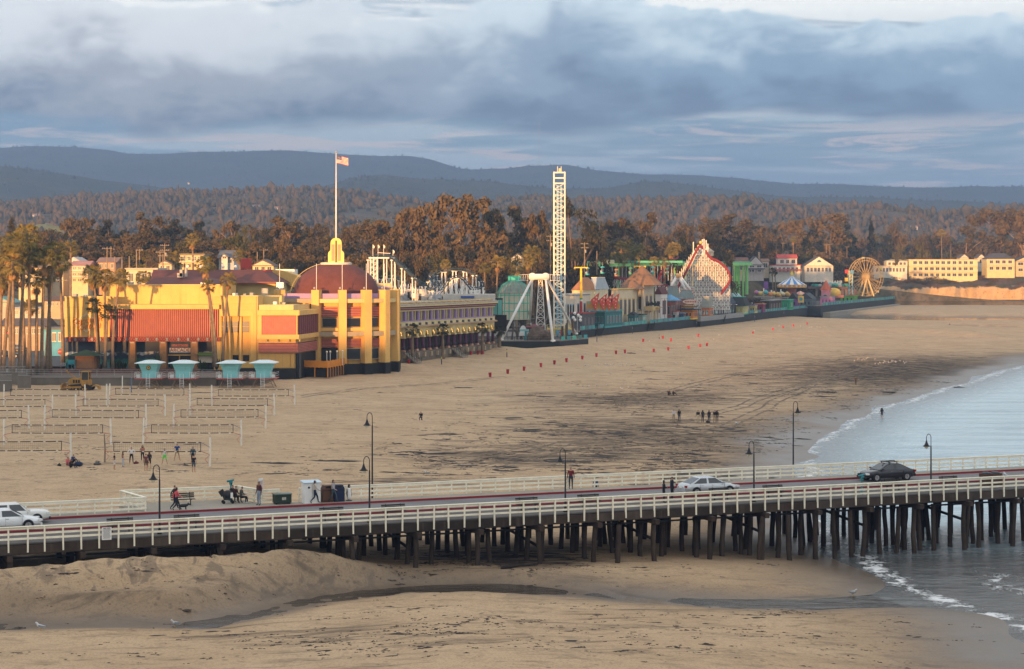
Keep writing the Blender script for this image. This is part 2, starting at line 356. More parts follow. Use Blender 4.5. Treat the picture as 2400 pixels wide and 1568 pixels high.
def water_material(name,deep,rough,bstr,bsc,stretch=(1,1,1),foam=True):
 m=bpy.data.materials.new(name);m.use_nodes=True;n=N(m.node_tree);b=n.n['Principled BSDF']
 pos=n.new('ShaderNodeNewGeometry').outputs['Position'];q=n.vmul(pos,stretch)
 h=n.math('ADD',n.noise(q,bsc,5,.6,.3),n.math('MULTIPLY',n.noise(q,bsc*.22,3,.5),1.5))
 n.l.new(n.bump(h,bstr,.5),b.inputs['Normal']);col=None
 if foam:
  fo=n.attr('foam');sh=n.attr('shallow_or_wharf_reflection')
  f1=n.noise(n.vmul(pos,(.5,.35,1)),1.6,6,.68,1.2);f2=n.noise(pos,3.5,5,.7,.6)
  k=n.smooth(n.math('ADD',n.math('ADD',n.math('MULTIPLY',f1,.75),n.math('MULTIPLY',f2,.25)),n.math('MULTIPLY',fo,.22)),.60,.70)
  k=n.math('MULTIPLY',k,n.smooth(fo,.03,.6))
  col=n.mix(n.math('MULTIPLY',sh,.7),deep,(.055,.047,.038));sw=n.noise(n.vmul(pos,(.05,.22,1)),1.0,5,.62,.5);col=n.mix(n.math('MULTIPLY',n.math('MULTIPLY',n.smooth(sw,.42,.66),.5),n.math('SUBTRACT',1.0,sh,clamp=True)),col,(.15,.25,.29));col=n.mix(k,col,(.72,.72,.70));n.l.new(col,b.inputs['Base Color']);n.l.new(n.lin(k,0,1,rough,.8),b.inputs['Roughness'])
 else:
  b.inputs['Base Color'].default_value=c4(deep);b.inputs['Roughness'].default_value=rough
 b.inputs['IOR'].default_value=1.34;b.inputs['Specular IOR Level'].default_value=1.0 if foam else .62
 return m
def make_sea():
 yp=np.arange(1900,700,-3.0);xp=np.concatenate([np.arange(1500,2700,9),np.arange(2700,5200,60)])
 Y=(F*22/(yp-YH))[:,None]*np.ones(len(xp))[None];X=(xp-CX)[None]/F*Y
 d=-shore_dist(X,Y)
 wob=(fbm(X*.12,Y*.12,4)-.5)*5
 foam=.62*np.exp(-((d+wob-.8)/1.3)**2)+.55*np.exp(-((d+wob*1.4-9)/1.6)**2)*sst(140-Y,0,12)+.5*np.exp(-((d+wob*1.5-15)/2.0)**2)*sst(150-Y,0,12)+.22*np.exp(-((d+wob*1.6-9)/5)**2)*sst(Y,150,180)
 foam=foam+.5*sst(132-Y,0,8)*sst(d,3,7)*(fbm(X*.16+9,Y*.3,3)>.54)
 shallow_or_wharf_reflection=np.maximum(1-sst(d,1,14),1.35*(1-sst(Y,138,158)))  # brown shallows at the shore, plus the wharf's dark reflection painted near it
 Z=.07*(fbm(X*.09+4,Y*.2,3)-.5)*sst(d,2,20)+.0*X
 o=grid('sea',X,Y,Z,water_material('sea_water',(.44,.58,.62),.26,1.0,.42,(.8,1.7,1)),{'foam':foam,'shallow_or_wharf_reflection':shallow_or_wharf_reflection});tag(o,kind='structure')
 L=[];Rr=[]
 wd=[1.5,1.5,1.5,1.8,2.2,1.7,1.4,1.8,1.7,1.2,1.2,1.8,3,5]
 pts=[]
 for i in range(len(ST)-1):
  for k in range(8):
   t=k/8;p=ST[i].lerp(ST[i+1],t);pts.append((p,wd[i]*(1-t)+wd[i+1]*t))
 Xs=[];Ys=[];Zs=[]
 for i,(p,w) in enumerate(pts):
  q=pts[min(i+1,len(pts)-1)][0];o_=pts[max(i-1,0)][0];d=(q-o_);nn=Vector((-d.y,d.x,0)).normalized()
  w*=.8+.5*float(vn(np.array([i*.3]),np.array([1.0]))[0])
  row=[p+nn*w*s for s in np.linspace(-1,1,7)];Xs.append([r.x for r in row]);Ys.append([r.y for r in row]);Zs.append([p.z-.035]*7)
 o=grid('stream',np.array(Xs),np.array(Ys),np.array(Zs),water_material('stream_water',(.03,.026,.022),.10,.25,1.6,(.4,1,1),False));tag(o,kind='structure')
 x=np.linspace(120,420,30);y=np.linspace(600,930,30);X,Y=np.meshgrid(x,y)
 o=grid('river',X,Y,X*0+.55,water_material('river_water',(.045,.045,.04),.05,.10,.4,(.3,1,1),False));tag(o,kind='structure')
make_sea()
BX,BY=20.0,531.0;BD=Vector((.342,.940,0));BQ=Vector((-.940,.342,0))
def bp(t,q=0,z=4.8):return Vector((BX,BY,0))+BD*t+BQ*q+Vector((0,0,z))
def dl(x,q=0):
 """distance of the promenade line (moved back by q) under photo column x"""
 k=(x-CX)/F;o=bp(0,q);return(o.x-.3638*o.y)/(k-.3638)
def town_z(X,Y):
 q=(X-BX)*BQ.x+(Y-BY)*BQ.y
 q0=np.interp(Y,[480,700,850,1000],[80,60,42,30]);q1=q0+np.interp(Y,[500,900],[62,26])
 hill=np.interp(Y,[400,500,700,1000],[13.5,13,12,13.5])
 z=4.1+hill*sst(q,q0,q1)+6*sst(q,q1+40,q1+420)+1.4*(fbm(X*.02,Y*.02,3)-.5)*sst(q,q0,q1)
 return z
def TZ(x,y):return float(town_z(np.array([[x]],float),np.array([[y]],float))[0,0])
def ground_material(name,a,b_,c,scale=.06):
 m=bpy.data.materials.new(name);m.use_nodes=True;n=N(m.node_tree);b=n.n['Principled BSDF']
 pos=n.new('ShaderNodeNewGeometry').outputs['Position']
 col=n.mix(n.smooth(n.noise(pos,scale,6,.65),.38,.62),a,b_);col=n.mix(n.smooth(n.noise(pos,scale*7,5,.7),.5,.72),col,c)
 n.l.new(col,b.inputs['Base Color']);b.inputs['Roughness'].default_value=.95;b.inputs['Specular IOR Level'].default_value=.1
 n.l.new(n.bump(n.noise(pos,scale*12,5,.7),.6,.6),b.inputs['Normal']);return m
def make_town():
 ys=np.concatenate([np.linspace(341,700,120),np.linspace(705,1130,90),np.linspace(1140,1500,30)])
 t=np.linspace(0,1,150)**1.15
 Y=ys[:,None]*np.ones(len(t))[None];xr=BX+(ys-BY)*.3638-6;xr=np.where(ys>1080,340+(ys-1080)*.6,xr);xr=np.where((ys>1040)&(ys<=1080),xr,xr)
 xl=-.42*ys-60;X=xr[:,None]+(xl-xr)[:,None]*t[None]
 Z=town_z(X,Y)
 edge=sst(1150-Y,-40,10)*0
 Z[:,0]=1.0;Z[0,:]=1.0
 o=grid('town_ground',X,Y,Z,ground_material('earth',(.075,.06,.03),(.16,.125,.08),(.04,.045,.02)));tag(o,kind='structure')
make_town()
def sheet(name,pts,mat,kind='structure',label=None,cat=None):
 m=MB();m.add(pts,[tuple(range(len(pts)))]);o=m.build(name,mat);tag(o,label,cat,kind=kind);return o
ASPH=M((.075,.073,.070),.9,.2,.5)
sheet('street',[(-190,343,4.15),(-83.5,343,4.15),(-78,400,4.15),(-88,412,4.15),(-190,412,4.15)],ASPH)
def ridge(name,prof,d0,d1,depth,mat,base,amp,fr,back=.3):
 xs=np.linspace(-700,3100,260);ys=np.array([p[1] for p in prof]);px=np.array([p[0] for p in prof])
 yy=np.interp(xs,px,ys);s=F/d1;zt=H+(YH-yy)/s
 rows=[];n=46
 t=np.concatenate([np.linspace(0,1,n),np.linspace(1.03,1+back,8)])
 X=np.zeros((len(t),len(xs)));Y=X.copy();Z=X.copy()
 for i,q in enumerate(t):
  d=d0+(d1-d0)*q;X[i]=(xs-CX)/F*d;Y[i]=d
  if q<=1:k=(q*q*(3-2*q))*.75+.25*q
  else:k=1-((q-1)/back)**2*.8
  Z[i]=base+(zt-base)*k
 spur=(fbm(X*fr+5,Y*fr*.8,4)-.5)*amp;edge=np.clip(t,0,1)[:,None];Z=Z+spur*np.sin(np.minimum(edge,1)*math.pi*.93)
 o=grid(name,X,Y,Z,mat);tag(o,kind='structure');return X,Y,Z
def forest_material(name,a,b_,c):
 m=bpy.data.materials.new(name);m.use_nodes=True;n=N(m.node_tree);b=n.n['Principled BSDF']
 pos=n.new('ShaderNodeNewGeometry').outputs['Position']
 col=n.mix(n.smooth(n.noise(pos,.004,4,.6),.4,.62),a,b_);col=n.mix(n.smooth(n.noise(pos,.035,5,.75),.44,.66),col,c)
 n.l.new(col,b.inputs['Base Color']);b.inputs['Roughness'].default_value=1;b.inputs['Specular IOR Level'].default_value=.05
 n.l.new(n.bump(n.noise(pos,.05,6,.75),.5,9),b.inputs['Normal']);return m
FARP=[(-700,350),(0,343),(60,340),(170,345),(250,352),(300,362),(400,361),(480,357),(620,362),(760,368),(960,372),(1010,378),(1080,398),(1180,400),(1240,393),(1330,391),(1400,402),(1500,408),(1650,411),(1750,420),(1850,430),(2000,432),(2150,437),(2250,436),(2400,440),(3100,450)]
MIDP=[(-700,380),(0,388),(135,409),(235,427),(370,444),(500,452),(740,442),(830,412),(900,407),(1000,420),(1150,428),(1300,442),(1420,442),(1500,427),(1560,429),(1650,441),(1800,460),(2100,472),(2400,485),(3100,490)]
NEARP=[(-700,490),(0,480),(100,472),(250,464),(420,456),(500,458),(700,456),(900,470),(1000,490),(1200,474),(1300,471),(1450,478),(1600,468),(1750,472),(1900,492),(2050,487),(2200,503),(2400,497),(3100,500)]
fm1=forest_material('far_forest',(.035,.042,.03),(.055,.052,.035),(.02,.026,.02))
fm2=forest_material('near_forest',(.11,.085,.055),(.15,.11,.075),(.065,.06,.04))
FARG=ridge('far_mountain',FARP,5600,9200,0,fm1,60,170,.0011)
MIDG=ridge('middle_hill',MIDP,3300,5600,0,fm1,30,110,.0016)
NEARG=ridge('near_hill',NEARP,1480,3000,0,fm2,19,46,.0035)
def scatter_forest(name,G,count,hmin,hmax,mat,label,seed,q0=0.0,conifer=.7,fan=7):
 """one mass of small trees covering a hill"""
 X,Y,Z=G;r=np.random.RandomState(seed);rows,cols=X.shape
 vs=[];fs=[];k=0
 for _ in range(count):
  i=r.uniform(q0*(rows-9),rows-8.01);j=r.uniform(20,cols-21);a,b=int(i),int(j);fi,fj=i-a,j-b
  def L(A):return(A[a,b]*(1-fi)+A[min(a+1,rows-1),b]*fi)*(1-fj)+(A[a,b+1]*(1-fi)+A[min(a+1,rows-1),b+1]*fi)*fj
  x,y,z=L(X),L(Y),L(Z)
  if fbm(np.array([x*.006+seed]),np.array([y*.004]),3)[0]<.34:continue
  h=(hmin+(hmax-hmin)*r.rand()**1.6)*(1.4 if r.rand()<.1 else 1);con=r.rand()<conifer
  w=h*(r.uniform(.16,.26) if con else r.uniform(.34,.52));t0=r.uniform(0,6.3)
  prof=((.75,0.0),(1,.22),(.62,.55),(.10,1.0)) if con else((.55,.0),(1,.35),(.9,.65),(.35,1.0))
  for pr,pz in prof:
   for f in range(fan):
    t=t0+6.2832*f/fan;rr=w*pr*r.uniform(.7,1.3);vs.append((x+rr*math.cos(t),y+rr*math.sin(t),z-1+h*pz*r.uniform(.93,1.05)))
  for lv in range(3):
   for f in range(fan):
    g=(f+1)%fan;fs.append((k+lv*fan+f,k+lv*fan+g,k+(lv+1)*fan+g,k+(lv+1)*fan+f))
  fs.append(tuple(k+3*fan+f for f in range(fan)));k+=4*fan
 me=bpy.data.meshes.new(name);me.from_pydata(vs,[],fs);me.materials.append(mat);me.polygons.foreach_set('use_smooth',[True]*len(fs));me.update()
 o=bpy.data.objects.new(name,me);C.objects.link(o);tag(o,label,'forest',kind='stuff');return o
lm1=forest_material('far_tree',(.03,.036,.026),(.05,.048,.03),(.02,.025,.018))
lm2=forest_material('near_tree',(.12,.088,.055),(.085,.072,.045),(.05,.046,.03))
scatter_forest('near_forest',NEARG,14000,5,12,lm2,'brown green woodland covering the near hills behind the town',11,0,.45,5)
scatter_forest('middle_forest',MIDG,4500,5,9,lm1,'dark hazy woodland on the middle hills',12,.3,.75,5)
scatter_forest('far_forest',FARG,4200,5,11,lm1,'blue hazy woodland along the far mountain ridge',13,.55,.8,5)
# --- the wharf
def uofx(x,v):
 k=(x-CX)/F;return(k*(P0.y+.9257*v)-P0.x+.3783*v)/(.9257-.3783*k)
WRZ=math.atan2(WU.y,WU.x)
CREAM=M((.80,.74,.58),.6,.12,1.6,.15,6,0,.35,dirt=(.42,.33,.22))
TIMB=M((.022,.016,.012),.9,.35,1.2,.5,10,0,.3,dirt=(.16,.13,.10))
TIMB2=M((.045,.030,.021),.9,.45,.9,.5,10,0,.35,dirt=(.13,.105,.08))
PLANK=M((.105,.092,.082),.92,.25,.6,.2,8)
CONC=M((.30,.265,.21),.9,.14,.5,.15,10)
REDK=M((.22,.018,.022),.7,.2,1.0)
BLACK=M((.012,.012,.013),.45,.2,1)
UMIN,UMAX=-16,128
wharf=T('wharf','long timber wharf on dark pilings crossing the foreground from sand to sea','wharf',wp(0,0,0),WRZ)
def wbox(name,mat,u0,u1,v0,v1,z0,z1,parent=None,lab=None):
 return MB().box(((u0+u1)/2,(v0+v1)/2,(z0+z1)/2),(u1-u0,v1-v0,z1-z0)).build(name,mat,parent or wharf,label=lab)
wbox('deck',TIMB,UMIN,UMAX,0.02,12.9,4.3,4.56)
ROADM=M((.17,.16,.155),.85,.22,.35,.15,9)
wbox('roadway',ROADM,UMIN,UMAX,5.2,11.0,4.56,4.604)
wbox('walkway',PLANK,UMIN,UMAX,.04,5.05,4.56,4.64,None,'dark boarded near walkway')
wbox('walkway',CONC,UMIN,UMAX,11.15,12.88,4.56,4.74,None,'pale concrete far walkway')
m=MB();m.ext([(9.4,12.89,4.3),(19.3,12.89,4.3),(18.3,16.3,4.3),(9.4,16.7,4.3)],(0,0,.44));m.build('lookout_platform',CONC,wharf)
for v,w in((5.05,.15),(11.0,.15)):wbox('kerb',REDK,UMIN,UMAX,v,v+w,4.56,4.75,None,'dark red painted kerb')
wbox('centre_line',M((.55,.34,.05),.8,.25,3),UMIN,UMAX,8.0,8.12,4.604,4.609)
me=MB().box((0,2.5,4.643),(.05,5.0,.008)).mesh('seam',BLACK)
for i in range(26):inst('tar_seam',me,wharf,(-14+5.0*i,0,0))
BENT=[13.2+4.58*k for k in range(-6,26)]
fmes=[MB().box((2.29,-.05,4.23),(4.55,.12,.56)).mesh('fascia_board',M(c_,.9,.4,.8,.5,8,0,.4,dirt=(.14,.11,.085))) for c_ in((.05,.034,.024),(.034,.024,.018),(.066,.048,.036))]
fme2=MB().box((2.29,-.03,3.98),(4.5,.10,.14)).mesh('fascia_board',TIMB)
cme=MB().box((0,6.3,3.72),(.34,13.7,.36)).mesh('cap_beam',TIMB2)
pme=[]
for k in range(3):
 rr=R;p=MB();pts=[(.05*math.sin(i*1.7+k),.05*math.cos(i*1.3+k),-3.2+i*1.14) for i in range(7)]
 p.tube(pts,[.205,.20,.20,.195,.19,.185,.185],8);pme.append(p.mesh('pile',TIMB2,True))
bme=MB().bar((0,.5,2.3),(0,12.3,3.3),.08,.2).mesh('brace',TIMB)
for i,u in enumerate(BENT):
 inst('fascia_board',R.choice(fmes),wharf,(u,R.uniform(-.015,.01),R.uniform(-.02,.02)),rot=(0,R.uniform(-.004,.004),0));inst('fascia_board',fme2,wharf,(u,0,0));inst('cap_beam',cme,wharf,(u,0,0))
 for v in(.35,2.2,4.3,6.4,8.5,10.6,12.4):
  inst('pile',pme[R.randrange(3)],wharf,(u+R.uniform(-.12,.12),v+R.uniform(-.2,.2),0),rot=(R.uniform(-.03,.03),R.uniform(-.03,.03),R.uniform(0,6)))
 if u>20:
  for v in(1.4,5.3,9.4):
   inst('pile',pme[R.randrange(3)],wharf,(u+R.uniform(.3,2.4),v+R.uniform(-.8,.8),0),rot=(R.uniform(-.10,.10),R.uniform(-.07,.07),R.uniform(0,6)))
  if u>40:
   for v in(.5,3.3,7.4,11.6):inst('pile',pme[R.randrange(3)],wharf,(u+R.uniform(.5,4.2),v+R.uniform(-.9,.9),0),rot=(R.uniform(-.08,.08),R.uniform(-.07,.07),R.uniform(0,6)))
  if i%2:inst('brace',bme,wharf,(u+.2,0,0))
for v in(.9,3.2,5.5,7.8,10.1,12.1):wbox('stringer',TIMB,UMIN,UMAX,v,v+.2,3.9,4.3)
wbox('water_pipe',BLACK,UMIN,UMAX,1.5,1.62,3.4,3.52)
nr=T('wharf_railing','cream railing along the near edge of the wharf, posts bolted to the fascia','railing',wp(0,0,0),WRZ)
pm=MB().box((0,-.16,4.87),(.10,.10,1.62));pm.box((0,-.215,4.2),(.035,.012,.035));pm.box((0,-.215,4.32),(.035,.012,.035));pm=pm.mesh('post',CREAM)
n=int((UMAX-UMIN)/1.145)
for i in range(n):inst('post',pm,nr,(UMIN+.55+1.145*i+R.uniform(-.03,.03),R.uniform(-.012,.004),R.uniform(-.03,.03)),rot=(R.uniform(-.012,.012),R.uniform(-.014,.014),R.uniform(-.05,.05)))
for k in range(12):
 a=UMIN+12*k;b=a+11.99
 MB().box(((a+b)/2,-.09,5.70),(b-a,.26,.05)).build('top_rail',CREAM,nr)
 for z,h in((5.58,.13),(5.24,.13),(4.93,.13)):MB().box(((a+b)/2,-.095,z),(b-a,.045,h)).build('rail',CREAM,nr)
fr=T('wharf_railing','cream three-bar railing along the far side of the wharf and around the lookout','railing',wp(0,0,0),WRZ)
fp=MB().box((0,0,5.22),(.09,.09,1.0)).mesh('post',CREAM)
def run(pts):
 for(a,b),(c,d) in zip(pts,pts[1:]):
  L=math.hypot(c-a,d-b);k=max(1,round(L/1.22));rz=math.atan2(d-b,c-a)
  for i in range(k+1):inst('post',fp,fr,(a+(c-a)*i/k,b+(d-b)*i/k,0),rz)
  segs=max(1,round(L/12))
  for s in range(segs):
   p=Vector((a+(c-a)*s/segs,b+(d-b)*s/segs,0));q=Vector((a+(c-a)*(s+1)/segs,b+(d-b)*(s+1)/segs,0));e=(q-p).normalized()*.004
   off=Vector((math.sin(rz),-math.cos(rz),0))*.07
   MB().bar(p+e+Vector((0,0,5.745)),q-e+Vector((0,0,5.745)),.24,.05).build('top_rail',CREAM,fr)
   for z,h in((5.63,.15),(5.30,.14),(4.97,.14)):MB().bar(p+e+off+Vector((0,0,z)),q-e+off+Vector((0,0,z)),.045,h).build('rail',CREAM,fr)
run([(UMIN,11.75),(10.4,11.75),(9.5,16.6),(18.2,16.15),(19.3,12.95),(20.6,12.95)])
run([(22.1,12.95),(UMAX,12.95)])
IRON=M((.022,.02,.021),.45,.25,2,0,8,.5);GLOBE=M((.75,.68,.5),.25,.05,2)
def lamp(u,v,h,label,side=-1,z0=DK):
 t=T('street_lamp',label,'street lamp',wp(u,v,z0),WRZ,'lamps along the wharf')
 MB().tube([(0,0,0),(0,0,.35),(0,0,.4),(0,0,h-.95)],[.11,.10,.075,.05],8).build('pole',IRON,t,True)
 MB().lathe([(.17,0),(.17,.12),(.12,.2)],(0,0,0),10).build('base',IRON,t)
 w=.42;pts=[(0,0,h-.95),(0,0,h-.3)]+[(side*(w/2-w/2*math.cos(a)),0,h-.3+.30*math.sin(a)) for a in[math.pi*i/8 for i in range(1,8)]]+[(side*w,0,h-.3),(side*w,0,h-.55)]
 MB().tube(pts,.028,6).build('gooseneck',IRON,t,True)
 s=MB().lathe([(.05,h-.50),(.075,h-.62),(.12,h-.75),(.20,h-.88),(.30,h-.93),(.30,h-.96),(.18,h-.94)],(side*w,0,0),14).build('lamp_shade',IRON,t,True)
 MB().ball((side*w,0,h-.99),.16,10,6).build('globe',GLOBE,s,True)
for x,lb in((374,'short dark gooseneck lamp at the left end of the near walkway'),(866,'short gooseneck lamp directly in front of a taller lamp post'),(1325,'short gooseneck lamp on the near walkway, middle of the five'),(1767,'short gooseneck lamp on the near walkway right of the silver car'),(2182,'short gooseneck lamp with a pale globe right of the dark grey car')):
 lamp(uofx(x,.8),.8,4.6,lb)
lamp(uofx(873,13.3),13.35,6.9,'tall gooseneck lamp on the far side behind a shorter one',-1,4.3)
lamp(uofx(1860,13.3),13.35,6.75,'tall gooseneck lamp on the far side, its head turned right',1,4.3)
BW=M((.03,.024,.02),.8,.25,2)
def bench_proto():
 t=T('bench','x','bench',(0,0,0),0,'benches along the wharf')
 sl=MB().box((0,0,0),(1.75,.10,.035)).mesh('slat',BW)
 for k in range(4):inst('slat',sl,t,(0,-.16+.115*k,.45))
 for k in range(3):inst('slat',sl,t,(0,.30+.03*k,.58+.13*k),rot=(1.3,0,0))
 for s in(-1,1):
  m=MB();m.box((s*.55,0,.2),(.06,.10,.42));m.box((s*.55,.02,.415),(.05,.46,.05));m.bar((s*.55,.22,.42),(s*.55,.38,.92),.05,.05);m.build('leg',BW,t)
 return t
b0=bench_proto()
BN=[(283,'bench nearest the white notice on the near railing'),(440,'second bench from the left on the near walkway'),(780,'bench left of the doubled lamp posts on the near walkway'),(925,'bench just right of the doubled lamp posts'),(1238,'bench left of the middle short lamp'),(1383,'bench just right of the middle short lamp'),(1690,'bench behind the railing in front of the silver car'),(1816,'bench right of the fourth short lamp'),(2093,'bench in front of the dark grey car'),(2228,'bench right of the fifth short lamp')]
for i,(x,lb) in enumerate(BN):
 u=uofx(x,2.6);p=wp(u,2.6,DK+.04)
 if i==0:b0.location=p;b0.rotation_euler=(0,0,WRZ);b0['label']='dark slatted '+lb
 else:dup(b0,p,WRZ,'dark slatted '+lb)
dup(b0,wp(uofx(428,14.2),14.0,DK+.14),WRZ+math.pi*.0,'dark slatted bench on the lookout behind the strolling couple')
def W(x,v,dz=0):return wp(uofx(x,v),v,DK+dz)
WHITE=M((.72,.70,.66),.5,.06,1);GREYM=M((.30,.30,.29),.6,.1,2)
def text(s,size,mat,parent,loc,rot=(math.pi/2,0,0),ext=.01,name='lettering',sx=1.0,shear=0,align='CENTER'):
 cu=bpy.data.curves.new(name,'FONT');cu.body=s;cu.size=size;cu.extrude=ext;cu.align_x=align;cu.align_y='CENTER';cu.shear=shear;cu.resolution_u=3
 o=bpy.data.objects.new(name,cu);C.objects.link(o);bpy.context.view_layer.update()
 me=bpy.data.meshes.new_from_object(o.evaluated_get(bpy.context.evaluated_depsgraph_get()));me.materials.clear();me.materials.append(mat)
 bpy.data.objects.remove(o);q=bpy.data.objects.new(name,me);C.objects.link(q);q.parent=parent;q.location=loc;q.rotation_euler=rot;q.scale=(sx,1,1);return q
t=T('notice_sign','white notice board with lines of small print on the near railing','sign',wp(uofx(250,-.26),-.26,0),WRZ)
MB().box((0,0,5.0),(.62,.02,.82)).build('board',WHITE,t)
ink=M((.05,.05,.05),.6,.1,2)
for i in range(11):MB().box((R.uniform(-.02,.02),-.013,5.28-.058*i),(.5-.1*R.random(),.004,.02)).build('text_line',ink,t)
for s in(-1,1):MB().box((s*.12,-.013,5.35),(.2,.004,.045)).build('heading',ink,t)
TEAL=M((.03,.20,.22),.45,.15,2)
def telescope(p,label,rz=0):
 t=T('viewing_telescope',label,'telescope',p,rz,'coin viewing telescopes')
 MB().lathe([(.19,0),(.19,.06),(.09,.1),(.075,.6),(.06,1.05),(.05,1.12)],(0,0,0),10).build('pedestal',TEAL,t,True)
 m=MB();m.ext([(-.06,-.11,1.12),(.06,-.11,1.12),(.13,-.11,1.38),(.10,-.11,1.46),(-.10,-.11,1.46),(-.13,-.11,1.38)],(0,.22,0));h=m.build('head',TEAL,t)
 MB().tube([(-.30,0,1.44),(.24,0,1.54)],[.085,.065],10).build('barrel',TEAL,h,True)
 MB().box((.02,-.12,1.27),(.08,.02,.1)).build('coin_slot',BLACK,h)
telescope(W(541,15.6,.14),'teal viewing telescope on the lookout above the seated people',.4)
telescope(W(2020,1.5,.04),'teal viewing telescope on the near walkway in front of the dark grey car',WRZ)
t=T('storage_box','dark green lidded storage box filling a gap in the far railing','box',W(661,12.2,.14),WRZ)
GRN=M((.02,.035,.022),.6,.15,2)
MB().box((0,0,.40),(1.25,.75,.62)).build('body',GRN,t);MB().box((0,0,.75),(1.33,.83,.07)).build('lid',M((.10,.14,.12),.5,.1,2),t)
MB().box((.05,-.39,.42),(.3,.02,.2)).build('sticker',M((.4,.36,.3),.6,.3,8),t)
for s in(-1,1):MB().box((s*.5,0,.05),(.12,.6,.08)).build('skid',BLACK,t)
t=T('ticket_booth','small white locker booth with a sloping top beside the far railing','booth',W(729,12.0,.14),WRZ)
MB().box((0,0,.76),(1.25,.8,1.52)).build('body',WHITE,t)
m=MB();m.ext([(-.70,-.5,1.52),(-.70,.5,1.52),(-.70,.5,1.66),(-.70,-.5,1.56)],(1.4,0,0));m.build('roof',M((.5,.6,.66),.5,.1,1),t)
MB().tube([(-.28,-.405,1.18),(-.28,-.43,1.18)],.08,12).build('round_vent',BLACK,t);MB().box((-.02,-.405,.75),(.02,.012,1.3)).build('door_seam',GREYM,t);MB().box((.1,-.415,.8),(.03,.03,.16)).build('handle',GREYM,t)
def bin_(x,label,col,v=12.1):
 t=T('litter_bin',label,'litter bin',W(x,v,.14),WRZ,'enclosed litter bins on the wharf')
 mt=M(col,.6,.15,2);MB().box((0,0,.5),(.78,.7,1.0)).build('body',mt,t)
 m=MB();m.box((0,0,1.12),(.78,.7,.24),0,0,.72);l=m.build('hood',mt,t);MB().box((0,-.28,1.13),(.34,.16,.14)).build('opening',BLACK,l)
 for z in(.12,.88):MB().box((0,-.36,z),(.74,.02,.04)).build('trim',BLACK,t)
bin_(766,'brown litter bin enclosure beside the white booth',(.10,.045,.024));bin_(793,'navy blue recycling bin next to a brown one',(.012,.02,.055))
t=T('seabird_statue','black and white carved seabird figure standing by the far railing','statue',W(818,12.1,.14),WRZ)
MB().lathe([(.24,0),(.24,.04),(.1,.06)],(0,0,0),12).build('plinth',BLACK,t)
MB().lathe([(.10,.06),(.15,.25),(.17,.55),(.13,.85),(.09,.98)],(0,0,0),10).build('body',WHITE,t,True)
MB().lathe([(.09,.97),(.11,1.08),(.09,1.2),(.02,1.26)],(0,0,0),10).build('head',BLACK,t,True)
for s in(-1,1):MB().ext([(s*.155,-.06,.3),(s*.19,.02,.55),(s*.15,-.02,.9),(s*.12,-.1,.6)],(s*.02,0.02,0)).build('wing',BLACK,t)
MB().tube([(0,-.09,1.11),(0,-.22,1.08)],[.03,.008],6).build('beak',M((.6,.3,.03),.5),t)
t=T('information_panel','white upright information panel on a post at the lookout corner','sign',W(611,13.2,.14),WRZ+.9)
MB().box((0,0,1.25),(.75,.05,1.15)).build('panel',WHITE,t);MB().box((0,-.03,1.3),(.6,.008,.75)).build('picture',M((.45,.36,.32),.6,.5,3),t)
for s in(-1,1):MB().box((s*.33,.04,.9),(.06,.06,1.8)).build('post',GREYM,t)
t=T('litter_bin','long brown bin enclosure with two round lids at the right end of the near walkway','litter bin',W(2322,2.4,.04),WRZ,'enclosed litter bins on the wharf')
BRN=M((.085,.042,.026),.8,.25,2)
MB().box((0,0,.52),(1.7,.8,1.0)).build('body',BRN,t)
for s in(-1,1):MB().lathe([(.36,1.02),(.36,1.08),(.25,1.14),(.02,1.16)],(s*.44,0,0),14).build('lid',M((.03,.05,.06),.5,.1,2),t)
for k in range(8):MB().box((-.74+.21*k,-.415,.52),(.17,.03,.96)).build('slat',BRN,t)
# --- casino building
YEL=M((.64,.395,.12),.8,.12,.3,.1,5,0,.38,dirt=(.36,.23,.08));YEL2=M((.62,.45,.19),.8,.08,.3,.08,5,0,.35,dirt=(.30,.24,.14))
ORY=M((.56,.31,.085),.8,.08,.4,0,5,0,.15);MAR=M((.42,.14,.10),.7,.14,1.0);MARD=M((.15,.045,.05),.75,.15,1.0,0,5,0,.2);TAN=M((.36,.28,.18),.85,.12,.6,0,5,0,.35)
LAV=M((.34,.24,.42),.75,.10,.7,0,5,0,.25);PLUM=M((.085,.02,.06),.6,.18,1);BLK=M((.012,.011,.010),.7,.3,.6);ROOFM=M((.125,.042,.034),.85,.22,.7,.3,6)
SALM=M((.55,.28,.17),.75,.12,1);BRICK=M((.30,.15,.06),.85,.3,1.4,.3,9);WIN=M((.014,.015,.016),.12,.2,.5,spec=.35);WIN2=M((.10,.08,.06),.25,.3,.6,spec=.5);RED=M((.40,.025,.022),.6,.12,2);GRAV=M((.42,.38,.32),.9,.15,1)
def PX(par,name,mat,x0,y0,x1,y1,d,th,label=None):return MB(OR[par.name]).px(x0,y0,x1,y1,d,th).build(name,mat,par,label=label)
OR={}
def TH(name,label,cat,loc,rz=0,group=None):
 t=T(name,label,cat,loc,rz,group);OR[t.name]=Vector(loc);return t
cas=TH('casino_building','big yellow casino building with maroon fluted panels, rotunda and dark red dome','building',(-62,340,2.4))
OC=OR[cas.name]
